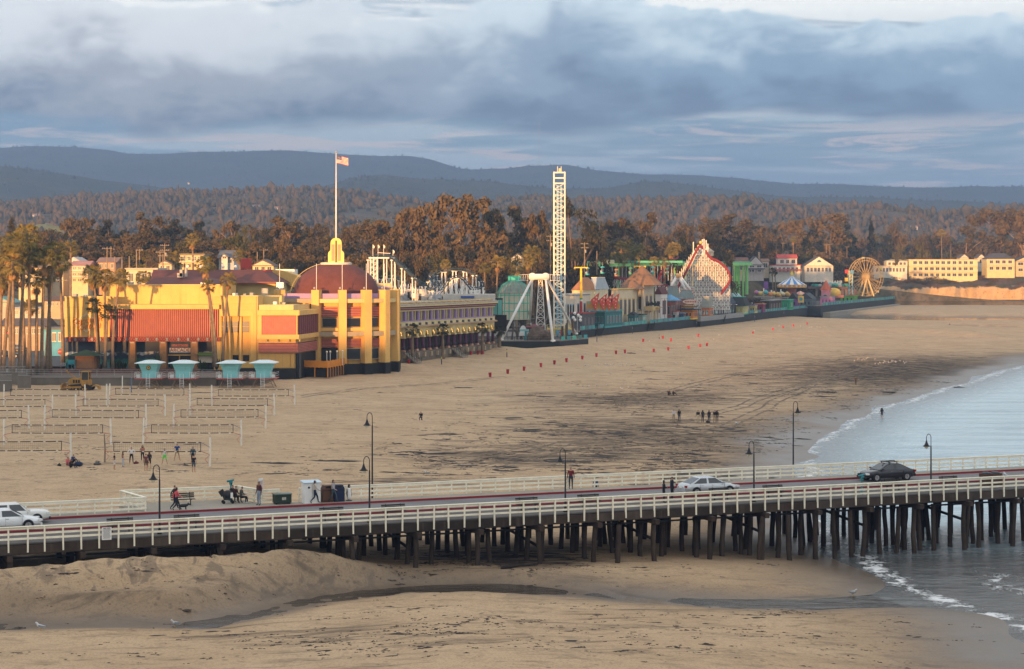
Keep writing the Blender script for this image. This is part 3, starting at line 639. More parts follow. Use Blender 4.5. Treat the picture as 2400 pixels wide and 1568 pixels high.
def mural():
 m=bpy.data.materials.new('mural');m.use_nodes=True;n=N(m.node_tree);b=n.n['Principled BSDF']
 pos=n.new('ShaderNodeNewGeometry').outputs['Position'];s=n.new('ShaderNodeSeparateXYZ');n.l.new(pos,s.inputs[0]);z=s.outputs[2]
 w=n.math('MULTIPLY',n.math('SUBTRACT',n.noise(n.vmul(pos,(1,1,.3)),.9,5,.6),.5),1.6)
 c=n.mix(n.smooth(z,5.9,7.0),(.035,.055,.085),(.055,.065,.085));c=n.mix(n.smooth(n.math('ADD',z,w),5.95,5.7),c,(.03,.16,.11));c=n.mix(n.smooth(z,5.35,5.1),c,(.10,.22,.22))
 band=n.math('MULTIPLY',n.smooth(n.math('ADD',z,w),6.45,6.65),n.smooth(n.math('ADD',z,n.math('MULTIPLY',w,.7)),7.15,6.95));c=n.mix(n.math('MULTIPLY',band,n.smooth(n.noise(pos,.35,3),.42,.52)),c,(.66,.62,.54))
 n.l.new(c,b.inputs['Base Color']);b.inputs['Roughness'].default_value=.8;return m
MUR=mural()
D0=337.0
PX(cas,'wing_block',YEL,152,696,266,791,D0,14);PX(cas,'back_wall',YEL,240,668,521,724,D0+4.5,12);PX(cas,'back_wall',YEL,521,668,536,724,D0+7,9)
PX(cas,'coping',YEL2,239,666.5,522,669,D0+4.3,.6);PX(cas,'coping',YEL2,151,694.5,267,697,D0-.15,.6)
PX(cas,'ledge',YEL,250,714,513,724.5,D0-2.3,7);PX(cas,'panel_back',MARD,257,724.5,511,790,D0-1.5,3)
fin=MB().box((0,0,0),(.20,.36,5.02));fm=fin.mesh('fin',MAR)
a=at(260,757,D0-1.7);b_=at(510,757,D0-1.7)
for i in range(54):inst('fin',fm,cas,Vector((a.x+(b_.x-a.x)*i/53,a.y,a.z))-OC)
PX(cas,'frieze',M((.30,.075,.05),.8,.2,2),152.5,790.5,515,800.5,D0-2.0,2.4)
lt=MB(OC)
for i in range(56):
 xa=154+6.4*i;p=at(xa,791,D0-2.05);q=at(xa+6.4,800,D0-2.05);lt.bar(p,q,.03,.07);lt.bar(Vector((p.x,p.y,q.z)),Vector((q.x,q.y,p.z)),.03,.07)
lt.build('lattice',M((.10,.02,.015),.8,.2,2),cas)
md=MB().box((0,0,0),(.36,.08,.56)).mesh('medallion',M((.22,.22,.21),.7,.3,4))
for x in(156,177,197,216,235,252,296,320,346,367,391,418,441,465,486,506):inst('medallion',md,cas,at(x,795.3,D0-2.12)-OC)
PX(cas,'mural_wall',MUR,153,800.5,266,868,D0+.15,13);PX(cas,'mural_wall',MUR,266,800.5,512,866,D0+1.6,8)
for x0,x1 in((301,317),(374,390),(447,463)):
 PX(cas,'column',BRICK,x0,800.5,x1,864,D0-1.6,1.3);PX(cas,'lamp_bracket',GRAV,x0+3,801.5,x1-3,804.5,D0-1.75,.15)
sg=PX(cas,'arcade_sign_board',M((.04,.055,.075),.7,.3,1),393,800.5,447,831,D0-.3,.3)
PX(cas,'door_header',ORY,393,831,447,833.5,D0-.5,.5)
for x0,x1 in((395,419.5),(422,446)):dr=PX(cas,'glass_door',WIN,x0,833.5,x1,860,D0+.3,.2)
PX(cas,'door_post',ORY,419.5,833.5,422,860,D0+.2,.3)
def sign_text(par,s,x,y,d,size,mat,sx=1.0,shear=0,name='lettering',ext=.03):
 p=at(x,y,d);return text(s,size,mat,par,p-OR[par.name],(math.pi/2,0,0),ext,name,sx,shear)
CRE=M((.72,.62,.48),.7,.08,1);DRED=M((.26,.02,.018),.6,.1,2)
PX(cas,'sign_panel',CRE,397,815.5,446,826,D0-.42,.1);sign_text(cas,'ARCADE',421.5,820.7,D0-.48,.93,DRED,1.0)
m=MB(OC);p=at(421.5,809.8,D0-.4);m.lathe([(.02,-.06),(.36,-.06),(.36,.06),(.02,.06)],(0,0,0),18)
PX(cas,'sign_panel',M((.34,.11,.08),.7,.1,1),402,807,441,812.5,D0-.42,.1);sign_text(cas,'CASINO',421.5,809.8,D0-.48,.46,DRED,1.35);sign_text(cas,'CASINO',421.5,809.6,D0-.455,.47,CRE,1.37,ext=.01)
PX(cas,'awning',M((.10,.16,.02),.8,.15,1),463.5,827.5,497,833,D0-2.4,1.8);PX(cas,'snack_counter',CRE,464,833.5,497,850,D0-.6,.4);PX(cas,'counter_base',BLK,464,850,499,864,D0-.5,.4)
ORG=M((.72,.33,.06),.6,.1,2)
dm=MB(OC);c=at(203,756,D0-.08)
for k,mt_,w in((1.0,0,.18),(.86,0,.10)):
 P=[c+Vector((dx*2.35*k,0,dz*1.75*k)) for dx,dz in((-1,0),(0,1),(1,0),(0,-1))]
 for i in range(4):dm.bar(P[i],P[(i+1)%4],w,.1)
dm.build('diamond_outline',M((.82,.68,.42),.7,.06,1),cas)
def script(s,x,y,size,sx):
 for dx,dz,mt_,ex,dd in((.10,-.10,M((.50,.16,.03),.6,.1,2),.03,-.16),(0,0,ORG,.05,-.22)):
  p=at(x,y,D0+dd)+Vector((dx,0,dz));o=text(s,size,mt_,cas,p-OC,(math.pi/2,math.radians(-7),0),ex,'script_lettering',sx,.35)
script('Cocoanut',202,750,1.45,.95);script('Grove',207,763.5,1.75,.92)
DT=335.6
PX(cas,'tower_block',YEL,501.5,694,604,741,DT,10);PX(cas,'tower_block',YEL,501.5,741,517,867,DT,10);PX(cas,'tower_block',YEL,587,741,604,867,DT,10);PX(cas,'tower_block',YEL,517,849,587,867,DT,10)
PX(cas,'coping',YEL2,500.5,692.5,605,694.5,DT-.15,.8);PX(cas,'recess',ORY,517,741,587,849,DT+.55,6)
for x in(517.5,536.5,561,585):PX(cas,'mullion',YEL,x,742,x+(5 if 530<x<570 else 1.6),849,DT+.1,.45)
for x0,x1 in((519.5,535.5),(542.5,560),(567,584)):
 w=PX(cas,'window',WIN2,x0,753,x1,779,DT+.45,.1);PX(cas,'window_bar',TAN,x0,765,x1,766.2,DT+.4,.05)
for x0,x1 in((545.5,559),(569.5,584)):PX(cas,'window',WIN,x0,832,x1,846,DT+.45,.1)
PX(cas,'side_parapet',YEL2,604,693,660,722,DT+8,4);PX(cas,'roof_plant',GRAV,613,676,627,691,DT+12,1.5)
FA=333.0
def pa(x,y,t=0):
 p=at(697,y,FA);return p+Vector((.156,.988,0))*t
def sidebox(name,mat,y0,y1,t0,t1,out,th=.4):
 a_=pa(0,y1,t0);b2=pa(0,y1,t1);c_=pa(0,y0,t0);nn=Vector((.988,-.156,0));m=MB(OC);m.ext([a_+nn*out,b2+nn*out,b2+nn*out+Vector((0,0,c_.z-a_.z)),c_+nn*out],-nn*th);return m.build(name,mat,cas,False,True)
body=MB(OC);q=[at(605,888,FA+.6),pa(0,888,.6)-Vector((.5,0,0)),pa(0,888,20)-Vector((.5,0,0)),at(605,888,FA+.6)+Vector((0,20,0))];body.ext(q,(0,0,at(0,728,FA).z-q[0].z));body.build('front_block',YEL,cas,False,True)
def blockband(name,mat,y0,y1,out):PX(cas,name,mat,604.5-out*4,y0,697+out*12.9,y1,FA-out,.5+out);sidebox(name,mat,y0,y1,-out+.004,20,out,.5+out)
blockband('cornice',YEL,727.5,739,.35);blockband('fascia',YEL,784.5,795,.3);
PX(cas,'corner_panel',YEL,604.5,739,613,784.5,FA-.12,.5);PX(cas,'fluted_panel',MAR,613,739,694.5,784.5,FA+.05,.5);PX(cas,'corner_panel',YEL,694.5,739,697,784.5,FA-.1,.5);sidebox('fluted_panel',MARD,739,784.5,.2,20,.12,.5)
fm2=MB().box((0,0,0),(.10,.14,3.50)).mesh('fin',MAR)
for i in range(19):inst('fin',fm2,cas,at(614.5+4.3*i,761.75,FA+.03)-OC)
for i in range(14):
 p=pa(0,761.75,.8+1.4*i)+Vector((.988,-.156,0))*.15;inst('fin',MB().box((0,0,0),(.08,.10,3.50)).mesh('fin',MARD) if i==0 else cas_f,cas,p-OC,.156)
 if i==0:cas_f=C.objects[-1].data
for i in range(6):
 y=806+3.5*i;PX(cas,'louvre',MAR,606,y,692,y+2.4,FA-.05,.6);sidebox('louvre',MAR,y,y+2.4,-.05,14,.06,.5)
PX(cas,'louvre_back',MARD,606,804,692,827,FA+.1,.4);sidebox('louvre_back',MARD,804,827,.1,14,.0,.4)
PX(cas,'shutter',ORY,612,829,680,862,FA+.35,.2);PX(cas,'shutter',ORY,681,829,690,862,FA+.35,.2)
for x in(628,645,662):PX(cas,'shutter_seam',TAN,x,829,x+.6,862,FA+.32,.02)
PX(cas,'plinth',BLK,560,864,693,889.5,FA-.2,12);sidebox('dark_porch',BLK,829,889,.3,13,-.1,.3)
PX(cas,'grey_door',M((.10,.095,.09),.7,.2,1),693.5,828,706,885,FA+1.5,.15)
PX(cas,'upper_parapet',YEL2,606,714.5,687.5,728,FA+3,10)
m=MB(OC);a_=at(687.5,728,FA+3)+Vector((0,0.01,0));m.ext([a_,a_+Vector((2.2,14,0)),a_+Vector((2.2,14,1.05)),a_+Vector((0,0,1.05))],(-.3,0,0));m.build('upper_parapet',YEL2,cas,False,True)
for i in range(4):MB(OC).bar(at(612,796,FA)+Vector((1+2.0*i,.2,0)),at(612,800,FA)+Vector((1+2.0*i,-.1,0)),.2,.2).build('bracket',YEL2,cas)
JNT=M((.50,.32,.09),.8,.15,.5)
for x in(285,330,376,421,466):PX(cas,'wall_joint',JNT,x,669.5,x+.7,713.5,D0+4.48,.06)
for y in(720,744,767):PX(cas,'wall_joint',JNT,153,y,250,y+.7,D0-.02,.06)
for y in(712,726):PX(cas,'wall_joint',JNT,502,y,603.5,y+.6,DT-.02,.06)
for x in(272,498,600):PX(cas,'drain_pipe',TAN,x,669 if x<300 else 696,x+1.1,713 if x<300 else 860,(D0+4.35) if x<300 else DT-.12,.15)
for x,y,w,h,d in((300,661,10,7,D0+9),(322,663,6,5,D0+9),(470,662,12,6,D0+10),(545,687,10,7,DT+5),(570,688,6,6,DT+5),(585,686,8,8,DT+6),(640,707,8,7,FA+7),(662,709,6,5,FA+7),(170,689,9,7,D0+5),(195,691,6,5,D0+5)):PX(cas,'roof_unit',R.choice((GRAV,GREYM,WHITE)),x,y,x+w,y+h+1,d,1.5)
RC=Vector(((788-CX)/F*359,359,0));
def pol(a,r,z):a=math.radians(a);return RC+Vector((r*math.sin(a),-r*math.cos(a),z))
PA=[-62,-13,11,34.5,57,80.5,104]
core=MB(OC);core.lathe([(10.4,3.0),(10.4,16.2)],RC,48);core.build('drum_wall',YEL,cas)
core=MB(OC);core.lathe([(10.9,16.0),(10.9,16.3),(.3,16.35)],RC,48);core.build('drum_roof',GRAV,cas)
for i,a in enumerate(PA):
 p=pol(a,11.75,0);m=MB(OC);m.box((p.x,p.y,11.3),(1.5,1.7,14.2),math.radians(a));m.build('pylon',YEL,cas)
 m=MB(OC);m.box((p.x,p.y,3.2),(1.62,1.85,2.5),math.radians(a));m.build('pylon_base',BLK,cas)
 m=MB(OC);m.tube([(p.x,p.y,18.4),(p.x,p.y,23.4)],.05,6);m.build('mast',WHITE,cas);MB(OC).ball((p.x-.4,p.y,18.75),.22,8,5).build('floodlight',GREYM,cas)
def arc(name,mat,a0,a1,r,z0,z1,th):
 m=MB(OC);pts=[];k=max(1,int((a1-a0)/6))
 for j in range(k):
  p,q=pol(a0+(a1-a0)*j/k,r,(z0+z1)/2),pol(a0+(a1-a0)*(j+1)/k,r,(z0+z1)/2);m.bar(p,q,th,z1-z0)
 return m.build(name,mat,cas,False,True)
def chord(name,mat,a0,a1,r,z0,z1,th,par=None):
 m=MB(OC);m.bar(pol(a0,r,(z0+z1)/2),pol(a1,r,(z0+z1)/2),th,z1-z0);return m.build(name,mat,par or cas)
for a0,a1 in zip(PA,PA[1:]):
 e=3.4;b0_,b1_=a0+e,a1-e
 chord('parapet',LAV,b0_,b1_,10.9,16.72,17.7,.3);chord('cornice',TAN if a0<-20 else YEL2,b0_-.4,b1_+.4,12.0,15.95,16.7,.5)
 if a0<-20:continue
 for z0,z1 in((13.3,15.2),(7.5,9.1)):
  bk=chord('louvre_back',MARD,b0_,b1_,11.0,z0,z1,.2)
  for k in range(6):chord('louvre',MAR,b0_,b1_,11.12,z0+.05+(z1-z0)/6*k,z0+(z1-z0)/6*(k+.72),.18,bk)
 chord('ledge',TAN,b0_-.3,b1_+.3,12.0,9.6,10.5,.6);chord('sill',YEL,b0_,b1_,11.1,10.6,11.2,.3)
 fr_=chord('window',TAN,b0_+.8,b1_-.8,11.02,11.3,13.1,.2);chord('pane',WIN,b0_+1.6,b1_-1.6,11.10,11.4,13.0,.1,fr_)
 if a0>0:fr_=chord('window',TAN,b0_+.8,b1_-.8,11.02,5.1,7.3,.2);chord('pane',WIN,b0_+1.6,b1_-1.6,11.10,5.25,7.2,.1,fr_)
 chord('base_wall',BLK,b0_-1,b1_+1,11.2,2.0,4.35,.5)
chord('dark_opening',BLK,-10,8,11.0,4.4,7.4,.5)
dm=MB(OC);pr=[(8.35*math.cos(t),17.5+6.15*math.sin(t)) for t in[i*math.pi/2/14 for i in range(13)]];dm.lathe([(8.35,16.3)]+pr,RC,56);dm.build('dome',ROOFM,cas,True)
for a in(-30,28):MB(OC).tube([pol(a,r+.03,z) for r,z in pr],.05,5).build('dome_seam',MARD,cas)
zt=pr[-1][1];MB(OC).lathe([(3.0,zt-.35),(3.1,zt+.1),(2.7,zt+.18)],RC,32).build('crown_ring',CRE,cas)
lad=MB(OC)
for s in(-.3,.3):lad.tube([pol(-88,12.0,16.8)+Vector((0,s,0))]+[pol(-88,r+.5,z)+Vector((0,s,0)) for r,z in pr[1:]],.05,5)
for r,z in pr[1:]:lad.bar(pol(-88,r+.5,z)+Vector((0,-.3,0)),pol(-88,r+.5,z)+Vector((0,.3,0)),.05)
lad.build('ladder',YEL2,cas)
zb=zt+.18;tw=[]
for w,z in((1.55,0),(1.55,1.7),(1.45,2.0),(1.1,2.35),(1.05,3.9),(.95,4.3),(.6,4.65),(.2,4.75)):tw.append((w,z))
P=[RC+Vector((w,-.45,zb+z)) for w,z in tw]+[RC+Vector((-w,-.45,zb+z)) for w,z in tw[::-1]]
MB(OC).ext(P,(0,.9,0)).build('turret',M((.70,.56,.16),.7,.08,1),cas,False,True)
for s in(-1,1):MB(OC).box(RC+Vector((s*.62,-.5,zb+1.9)),(.5,.14,3.2)).build('turret_inset',SALM,cas)
MB(OC).box(RC+Vector((0,-.55,zb+2.1)),(.22,.25,4.3)).build('turret_fin',PLUM,cas)
fl=TH('flagpole','tall white flagpole on the dome flying a striped flag','flagpole',RC+Vector((0,-.2,zb)))
MB().tube([(0,0,0),(0,0,10),(0,0,21.4)],[.16,.13,.07],8).build('pole',WHITE,fl,True);MB().ball((0,0,21.55),.18,8,6).build('finial',M((.6,.42,.1),.3,.05,1,metal=.8),fl,True)
def wave(x,z):return Vector((x*.97,.18*math.sin(x*2.6+z*.8)*min(1,x),z-.16*x+.07*math.sin(x*2.1)))
FR,FW,FB=M((.42,.03,.03),.8,.08,2),M((.68,.64,.60),.8,.05,2),M((.03,.035,.12),.8,.1,2)
def cloth(name,mat,x0,x1,z0,z1,th=.012,k=14):
 m=MB();r=[]
 for i in range(k+1):
  x=x0+(x1-x0)*i/k;a_,b2=wave(x,z0),wave(x,z1);r.append([a_-Vector((0,th,0)),b2-Vector((0,th,0)),b2+Vector((0,th,0)),a_+Vector((0,th,0))])
 m.loft(r);return m.build(name,mat,fl,False,True)
zt_=20.9;hh=1.55/13
for i in range(13):cloth('stripe',FR if i%2==0 else FW,.1,2.45,zt_-hh*(i+1),zt_-hh*i)
cn=cloth('canton',FB,.1,1.1,zt_-hh*7,zt_,.02,8)
st=MB()
for r in range(5):
 for c_ in range(6):
  q=wave(.2+.155*c_,zt_-.1-.165*r);st.box(q+Vector((0,-.03,0)),(.05,.01,.05))
st.build('stars',FW,cn)
MB().tube([(-.25,.1,.3),(-.05,0,20.9)],.015,4).build('halyard',GREYM,fl)
rf=MB(OC)
def hip(name,x0,x1,y0,xr0,xr1,y1,d,dep,mat):
 a_,b2=at(x0,y0,d),at(x1,y0,d);r0,r1=at(xr0,y1,d+dep/2),at(xr1,y1,d+dep/2);c_,e_=a_+Vector((0,dep,0)),b2+Vector((0,dep,0));m=MB(OC)
 m.add([a_,b2,e_,c_,r0+Vector((0,-dep*.2,0)),r1+Vector((0,-dep*.2,0)),r1+Vector((0,dep*.2,0)),r0+Vector((0,dep*.2,0))],[(0,1,5,4),(1,2,6,5),(2,3,7,6),(3,0,4,7),(4,5,6,7),(3,2,1,0)]);return m.build(name,mat,cas,False,True)
hip('hip_roof',335,505,668,375,482,650,346,26,ROOFM);hip('hip_roof',350,652,664,372,622,632,372,30,ROOFM)
PX(cas,'rear_wall',YEL2,505,664,646,700,374,26);PX(cas,'rear_wall',YEL2,330,664,505,700,373,20);PX(cas,'roof_edge',MAR,505,661,650,664.5,372.5,.6)
PX(cas,'parapet_wall',M((.42,.06,.05),.8,.1,1),372,632,622,639,381,14)
for x in(492,514):PX(cas,'window',TAN,x+30,680,x+42,690,373.9,.1)
for x0,x1,y0,y1 in((421,427,632,648),(433,437,628,648),(415,428,640,650)):PX(cas,'roof_vent',GRAV,x0,y0,x1,y1,352,1.2)
MB(OC).lathe([(1.15,0),(1.15,2.1),(1.05,2.2)],at(577,630,392),16).build('water_tank',M((.42,.05,.035),.7,.12,1),cas)
for x in(440,471,523,552):MB(OC).ball(at(x,625,398),.36,8,6).build('globe_light',WHITE,cas)
m=MB(OC);a_=at(626,641,392);P=[]
for i in range(13):t_=i/12;P.append(a_+Vector((8.2*t_,0,.9*math.sin(math.pi*min(1,t_*.5+.28))*1.0-2.1*t_*t_)))
P+=[P[-1]+Vector((-2.2,0,-1.6)),P[0]+Vector((2.2,0,-1.9))];m.ext(P,(0,8,0));m.build('curved_canopy',YEL,cas,False,True)
PX(cas,'white_parapet',WHITE,646,631,690,645,398,6);PX(cas,'roof_duct',M((.5,.5,.48),.3,.1,1,metal=.6),648,662,664,680,365,2)
pf=TH('patio_fence','bright orange scalloped patio fence on posts in front of the rotunda','fence',gp(735,880,2.5))
OF=OR[pf.name];ORF=M((.62,.23,.025),.7,.12,1)
A_,B_,C_=Vector(gp(708,883,2.5)),Vector(gp(768,885,2.5)),Vector(gp(822,874,2.5))
def fence_run(p,q,k):
 L=(q-p).length;nb=int(L/.16)
 bm_=MB().box((0,0,0),(.14,.03,1.25)).mesh('board',ORF);rz=math.atan2(q.y-p.y,q.x-p.x)
 for i in range(nb):
  c_=p.lerp(q,(i+.5)/nb);inst('board',bm_,pf,c_-OF+Vector((0,0,2.35+.08*abs(math.sin(i*.55)))),rz)
 for i in range(k+1):c_=p.lerp(q,i/k);MB(OF).box(c_+Vector((0,0,1.55)),(.14,.14,3.1),rz).build('post',ORF,pf)
 MB(OF).bar(p+Vector((0,.12,.75)),q+Vector((0,.12,.75)),.06,1.5).build('black_skirt',BLK,pf)
 for z in(1.9,2.75):MB(OF).bar(p+Vector((0,.06,z)),q+Vector((0,.06,z)),.06,.08).build('rail',ORF,pf)
fence_run(A_,B_,2);fence_run(B_,C_,9)
for i,(x,y,h) in enumerate(((766,845,3.9),(774,844,3.9),(790,841,3.9),(803,838,3.9))):
 q=at(x,y,341+i);t=TH('globe_lamp',('first','second','third','last')[i]+' from the left of four globe lamps behind the orange fence','lamp',(q.x,q.y,4.3),0,'globe lamps on the patio')
 MB().tube([(0,0,0),(0,0,2.5)],.06,6).build('pole',WHITE,t);MB().ball((0,0,2.65),.2,8,6).build('globe',GLOBE,t,True)
t=TH('warning_sign','yellow triangular sign on a post by the patio entrance','sign',at(713,862,340));Z0=OR[t.name]
MB().tube([(0,0,0),(0,0,3.0)],.06,6).build('post',YEL2,t);MB().ext([(-.42,-.06,3.0),(.42,-.06,3.0),(0,-.06,4.9)],(0,.06,0)).build('triangle',M((.75,.5,.04),.6,.1,1),t);MB().ext([(-.06,-.08,3.5),(.06,-.08,3.5),(.08,-.08,4.2),(-.08,-.08,4.2)],(0,.02,0)).build('mark',BLK,t)
MB().ball((0,0,5.0),.14,6,5).build('lamp',M((.9,.45,.12),.4),t)
# --- arcade gallery
AL=Vector((-23.4,374,0));AD=Vector((.36,.933,0)).normalized();ARZ=math.atan2(AD.y,AD.x);NB=16;BAY=3.35;ALEN=NB*BAY
arc_=T('arcade_building','cream and purple arcade gallery with round arches and plum columns','building',(AL.x,AL.y,0),ARZ)
CRY=M((.62,.50,.26),.8,.1,.5,0,5,0,.3)
def AB(name,mat,x0,x1,y0,y1,z0,z1,par=None):return MB().box(((x0+x1)/2,(y0+y1)/2,(z0+z1)/2),(x1-x0,y1-y0,z1-z0)).build(name,mat,par or arc_)
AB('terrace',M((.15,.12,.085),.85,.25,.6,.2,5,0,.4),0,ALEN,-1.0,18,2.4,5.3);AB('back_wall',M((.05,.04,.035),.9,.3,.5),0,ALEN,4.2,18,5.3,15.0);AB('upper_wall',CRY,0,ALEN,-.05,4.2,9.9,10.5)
AB('balcony_ledge',M((.45,.27,.13),.8,.1,.6),-.3,ALEN+.3,-.7,.2,10.35,10.6);AB('balcony_floor',GRAV,-.1,ALEN+.2,-.45,4.2,10.6,10.72)
AB('sill_wall',CRY,0,ALEN,-.15,.3,10.72,11.55);AB('sill',LAV,-.1,ALEN+.1,-.25,.3,11.55,11.7);AB('window_back',WIN,0,ALEN,.35,.5,11.7,13.65);AB('lintel',CRY,-.1,ALEN+.1,-.15,.5,13.65,13.95);AB('plum_band',PLUM,-.2,ALEN+.2,-.4,.5,13.95,14.15);AB('cornice_band',SALM,-.2,ALEN+.2,-.35,.5,14.15,14.35);AB('plum_band',PLUM,-.3,ALEN+.3,-.55,.5,14.35,14.6);AB('cornice',CRY,-.4,ALEN+.4,-.8,.8,14.6,14.95);AB('roof',GRAV,-.4,ALEN+.4,-.9,18,14.95,15.15);AB('parapet',CRY,-.3,ALEN+.3,.8,1.2,15.15,15.6)
colm=MB();colm.lathe([(.36,5.72),(.34,8.1)],(0,0,0),12);colm=colm.mesh('column',PLUM,False)
basm=MB().lathe([(.56,5.3),(.52,5.45),(.40,5.72)],(0,0,0),12).mesh('column_base',SALM);capm=MB().box((0,0,8.25),(.95,.95,.3)).mesh('capital',CRY)
am=MB();n_=10;r=1.12;out=[]
top=[(-BAY/2+.004,9.9),(BAY/2-.004,9.9)]
pts=[(-BAY/2+.004,8.4)]+[(-r*math.cos(math.pi*i/n_),8.4+r*1.05*math.sin(math.pi*i/n_)) for i in range(n_+1)]+[(BAY/2-.004,8.4)]
for(x0,z0),(x1,z1) in zip(pts,pts[1:]):am.add([(x0,-.02,z0),(x1,-.02,z1),(x1,-.02,9.9),(x0,-.02,9.9),(x0,.6,z0),(x1,.6,z1),(x1,.6,9.9),(x0,.6,9.9)],[(0,1,2,3),(5,4,7,6),(0,4,5,1)])
am=am.mesh('arch',CRY)
rg=MB();pr_=[(-r*math.cos(math.pi*i/n_),8.4+r*1.05*math.sin(math.pi*i/n_)) for i in range(n_+1)]
for(x0,z0),(x1,z1) in zip(pr_,pr_[1:]):rg.bar((x0*1.06,-.08,8.4+(z0-8.4)*1.06),(x1*1.06,-.08,8.4+(z1-8.4)*1.06),.14,.14)
rg=rg.mesh('arch_ring',M((.72,.52,.16),.7,.1,1))
BULB=bpy.data.materials.new('bulb');BULB.use_nodes=True;bn=BULB.node_tree.nodes['Principled BSDF'];bn.inputs['Emission Color'].default_value=(1,.62,.2,1);bn.inputs['Emission Strength'].default_value=2.2;bn.inputs['Base Color'].default_value=(.8,.6,.3,1)
bl=MB()
for i in range(1,10):bl.box((-r*.97*math.cos(math.pi*i/10),.25,8.4+r*1.01*math.sin(math.pi*i/10)),(.09,.09,.09))
bl=bl.mesh('bulbs',BULB)
lp=MB().box((0,.05,12.67),(.55,.5,1.95)).mesh('pilaster',LAV);cp_=MB().box((0,.1,12.67),(.22,.5,1.95)).mesh('mullion',CRY);bk_=MB();bk_.box((0,-.25,10.95),(.55,.5,.5));bk_=bk_.mesh('bracket',M((.09,.08,.075),.8,.2,1));bs_=MB().box((0,-1.15,4.6),(.7,.5,.9)).mesh('corbel',TAN)
rfb=MB().box((0,0,15.3),(1.5,.9,.25)).mesh('roof_hatch',M((.45,.27,.13),.8,.1,1))
for i in range(NB+1):
 x=i*BAY;inst('column',colm,arc_,(min(max(x,.4),ALEN-.4),.2,0));inst('column_base',basm,arc_,(min(max(x,.4),ALEN-.4),.2,0));inst('capital',capm,arc_,(min(max(x,.4),ALEN-.4),.2,0))
 if i<NB:
  a_=inst('arch',am,arc_,(x+BAY/2,0,0));inst('arch_ring',rg,a_,(0,0,0));inst('bulbs',bl,a_,(0,0,0))
  inst('pilaster',lp,arc_,(x+.5,0,0));inst('mullion',cp_,arc_,(x+2.1,0,0));inst('bracket',bk_,arc_,(x+.7,0,0));inst('corbel',bs_,arc_,(x+1.2,0,0));inst('roof_hatch',rfb,arc_,(x+1.6,.35,0))
AB('balustrade_rail',BLK,.4,ALEN-.4,-.12,-.04,6.25,6.33)
bal=MB()
for i in range(int(ALEN/.3)):bal.box((.5+.3*i,-.08,5.8),(.03,.03,.95))
tag(bal.build('baluster',BLK,arc_),kind='stuff')
def stairs(x,n,label):
 t=T('beach_stairs',label,'stairs',AL+AD*x+Vector((.933,-.36,0))*1.0,ARZ,'stairs down to the sand')
 for k in range(n):MB().box((0,-.35-.3*k,5.15-.23*k),(3.2,.32,.14)).build('step',CONC,t)
 for s in(-1.6,-.5,.5,1.6):
  MB().bar((s,-.2,6.1),(s,-.3*n-.3,6.1-.23*n),.06).build('handrail',BLK,t)
  for k in range(0,n+1,2):MB().box((s,-.3-.3*k,5.55-.23*k),(.05,.05,1.05)).build('post',BLK,t)
stairs(2.2,9,'black railed stairs next to the rotunda corner');stairs(27,9,'black railed stairs at the middle of the arcade gallery')
# --- boardwalk promenade
BRZ=math.atan2(BD.y,BD.x);BO=Vector((BX,BY,0))
bw=T('boardwalk','long seaside boardwalk deck with teal fence panels above a black wall','boardwalk',BO,BRZ)
def BB(name,mat,x0,x1,y0,y1,z0,z1,par=None,lab=None):return MB().box(((x0+x1)/2,(y0+y1)/2,(z0+z1)/2),(x1-x0,y1-y0,z1-z0)).build(name,mat,par or bw,label=lab)
WALLK=M((.016,.02,.022),.75,.3,.4,0,5,0,.35,dirt=(.06,.06,.06));DECKM=M((.17,.15,.13),.9,.2,.4)
BB('deck',DECKM,-52,580,.3,50,4.3,4.8);BB('sea_wall',WALLK,0,345,0,.3,1.5,4.75);BB('sea_wall',WALLK,345,580,-6,.3,1.0,5.6);BB('deck_edge',M((.09,.09,.085),.8,.2,1),345,580,-6.3,.3,5.6,5.8);BB('end_wall',WALLK,579,580.3,-6,40,1.0,5.6)
BB('lower_footing',CONC,350,580,-9.5,-6,.2,2.6)
FT=[M(c,.55,.12,.8,0,5,0,.2) for c in((.03,.30,.27),(.02,.21,.24),(.05,.36,.30),(.035,.14,.14),(.03,.26,.33))]
pan=[MB().box((0,0,0),(1.86,.06,1.05)).mesh('fence_panel',f) for f in FT];ps=MB().box((0,0,0),(.12,.14,1.25)).mesh('post',GREYM)
def panels(x0,x1,y,z,skip=()):
 k=int((x1-x0)/1.95)
 for i in range(k):
  x=x0+1.95*i+.97
  if any(a<=x<=b for a,b in skip):continue
  inst('fence_panel',pan[R.choice((0,0,1,1,2,3,4))],bw,(x,y,z));inst('post',ps,bw,(x-.97,y,z))
panels(0,135,.15,5.45,((14,17),(70,74)));panels(205,340,.15,5.45);
pan=[MB().box((0,0,0),(5.2,.08,1.5)).mesh('fence_panel',FT[i]) for i in(0,2,1,0,4)];pg=MB().box((0,0,0),(1.8,.1,1.45)).mesh('fence_panel',M((.13,.13,.11),.8,.2,1))
for i in range(33):inst('fence_panel',pan[i%5],bw,(350+7.0*i+2.6,-6.1,6.45));inst('fence_panel',pg,bw,(350+7.0*i+6.1,-6.08,6.43))
BB('concrete_balcony',M((.26,.26,.25),.8,.1,1),135,205,-1.5,.3,3.9,5.5,None,'grey balustrade of the open air terrace');BB('sea_wall',WALLK,135,205,-1.4,.2,1.5,3.9)
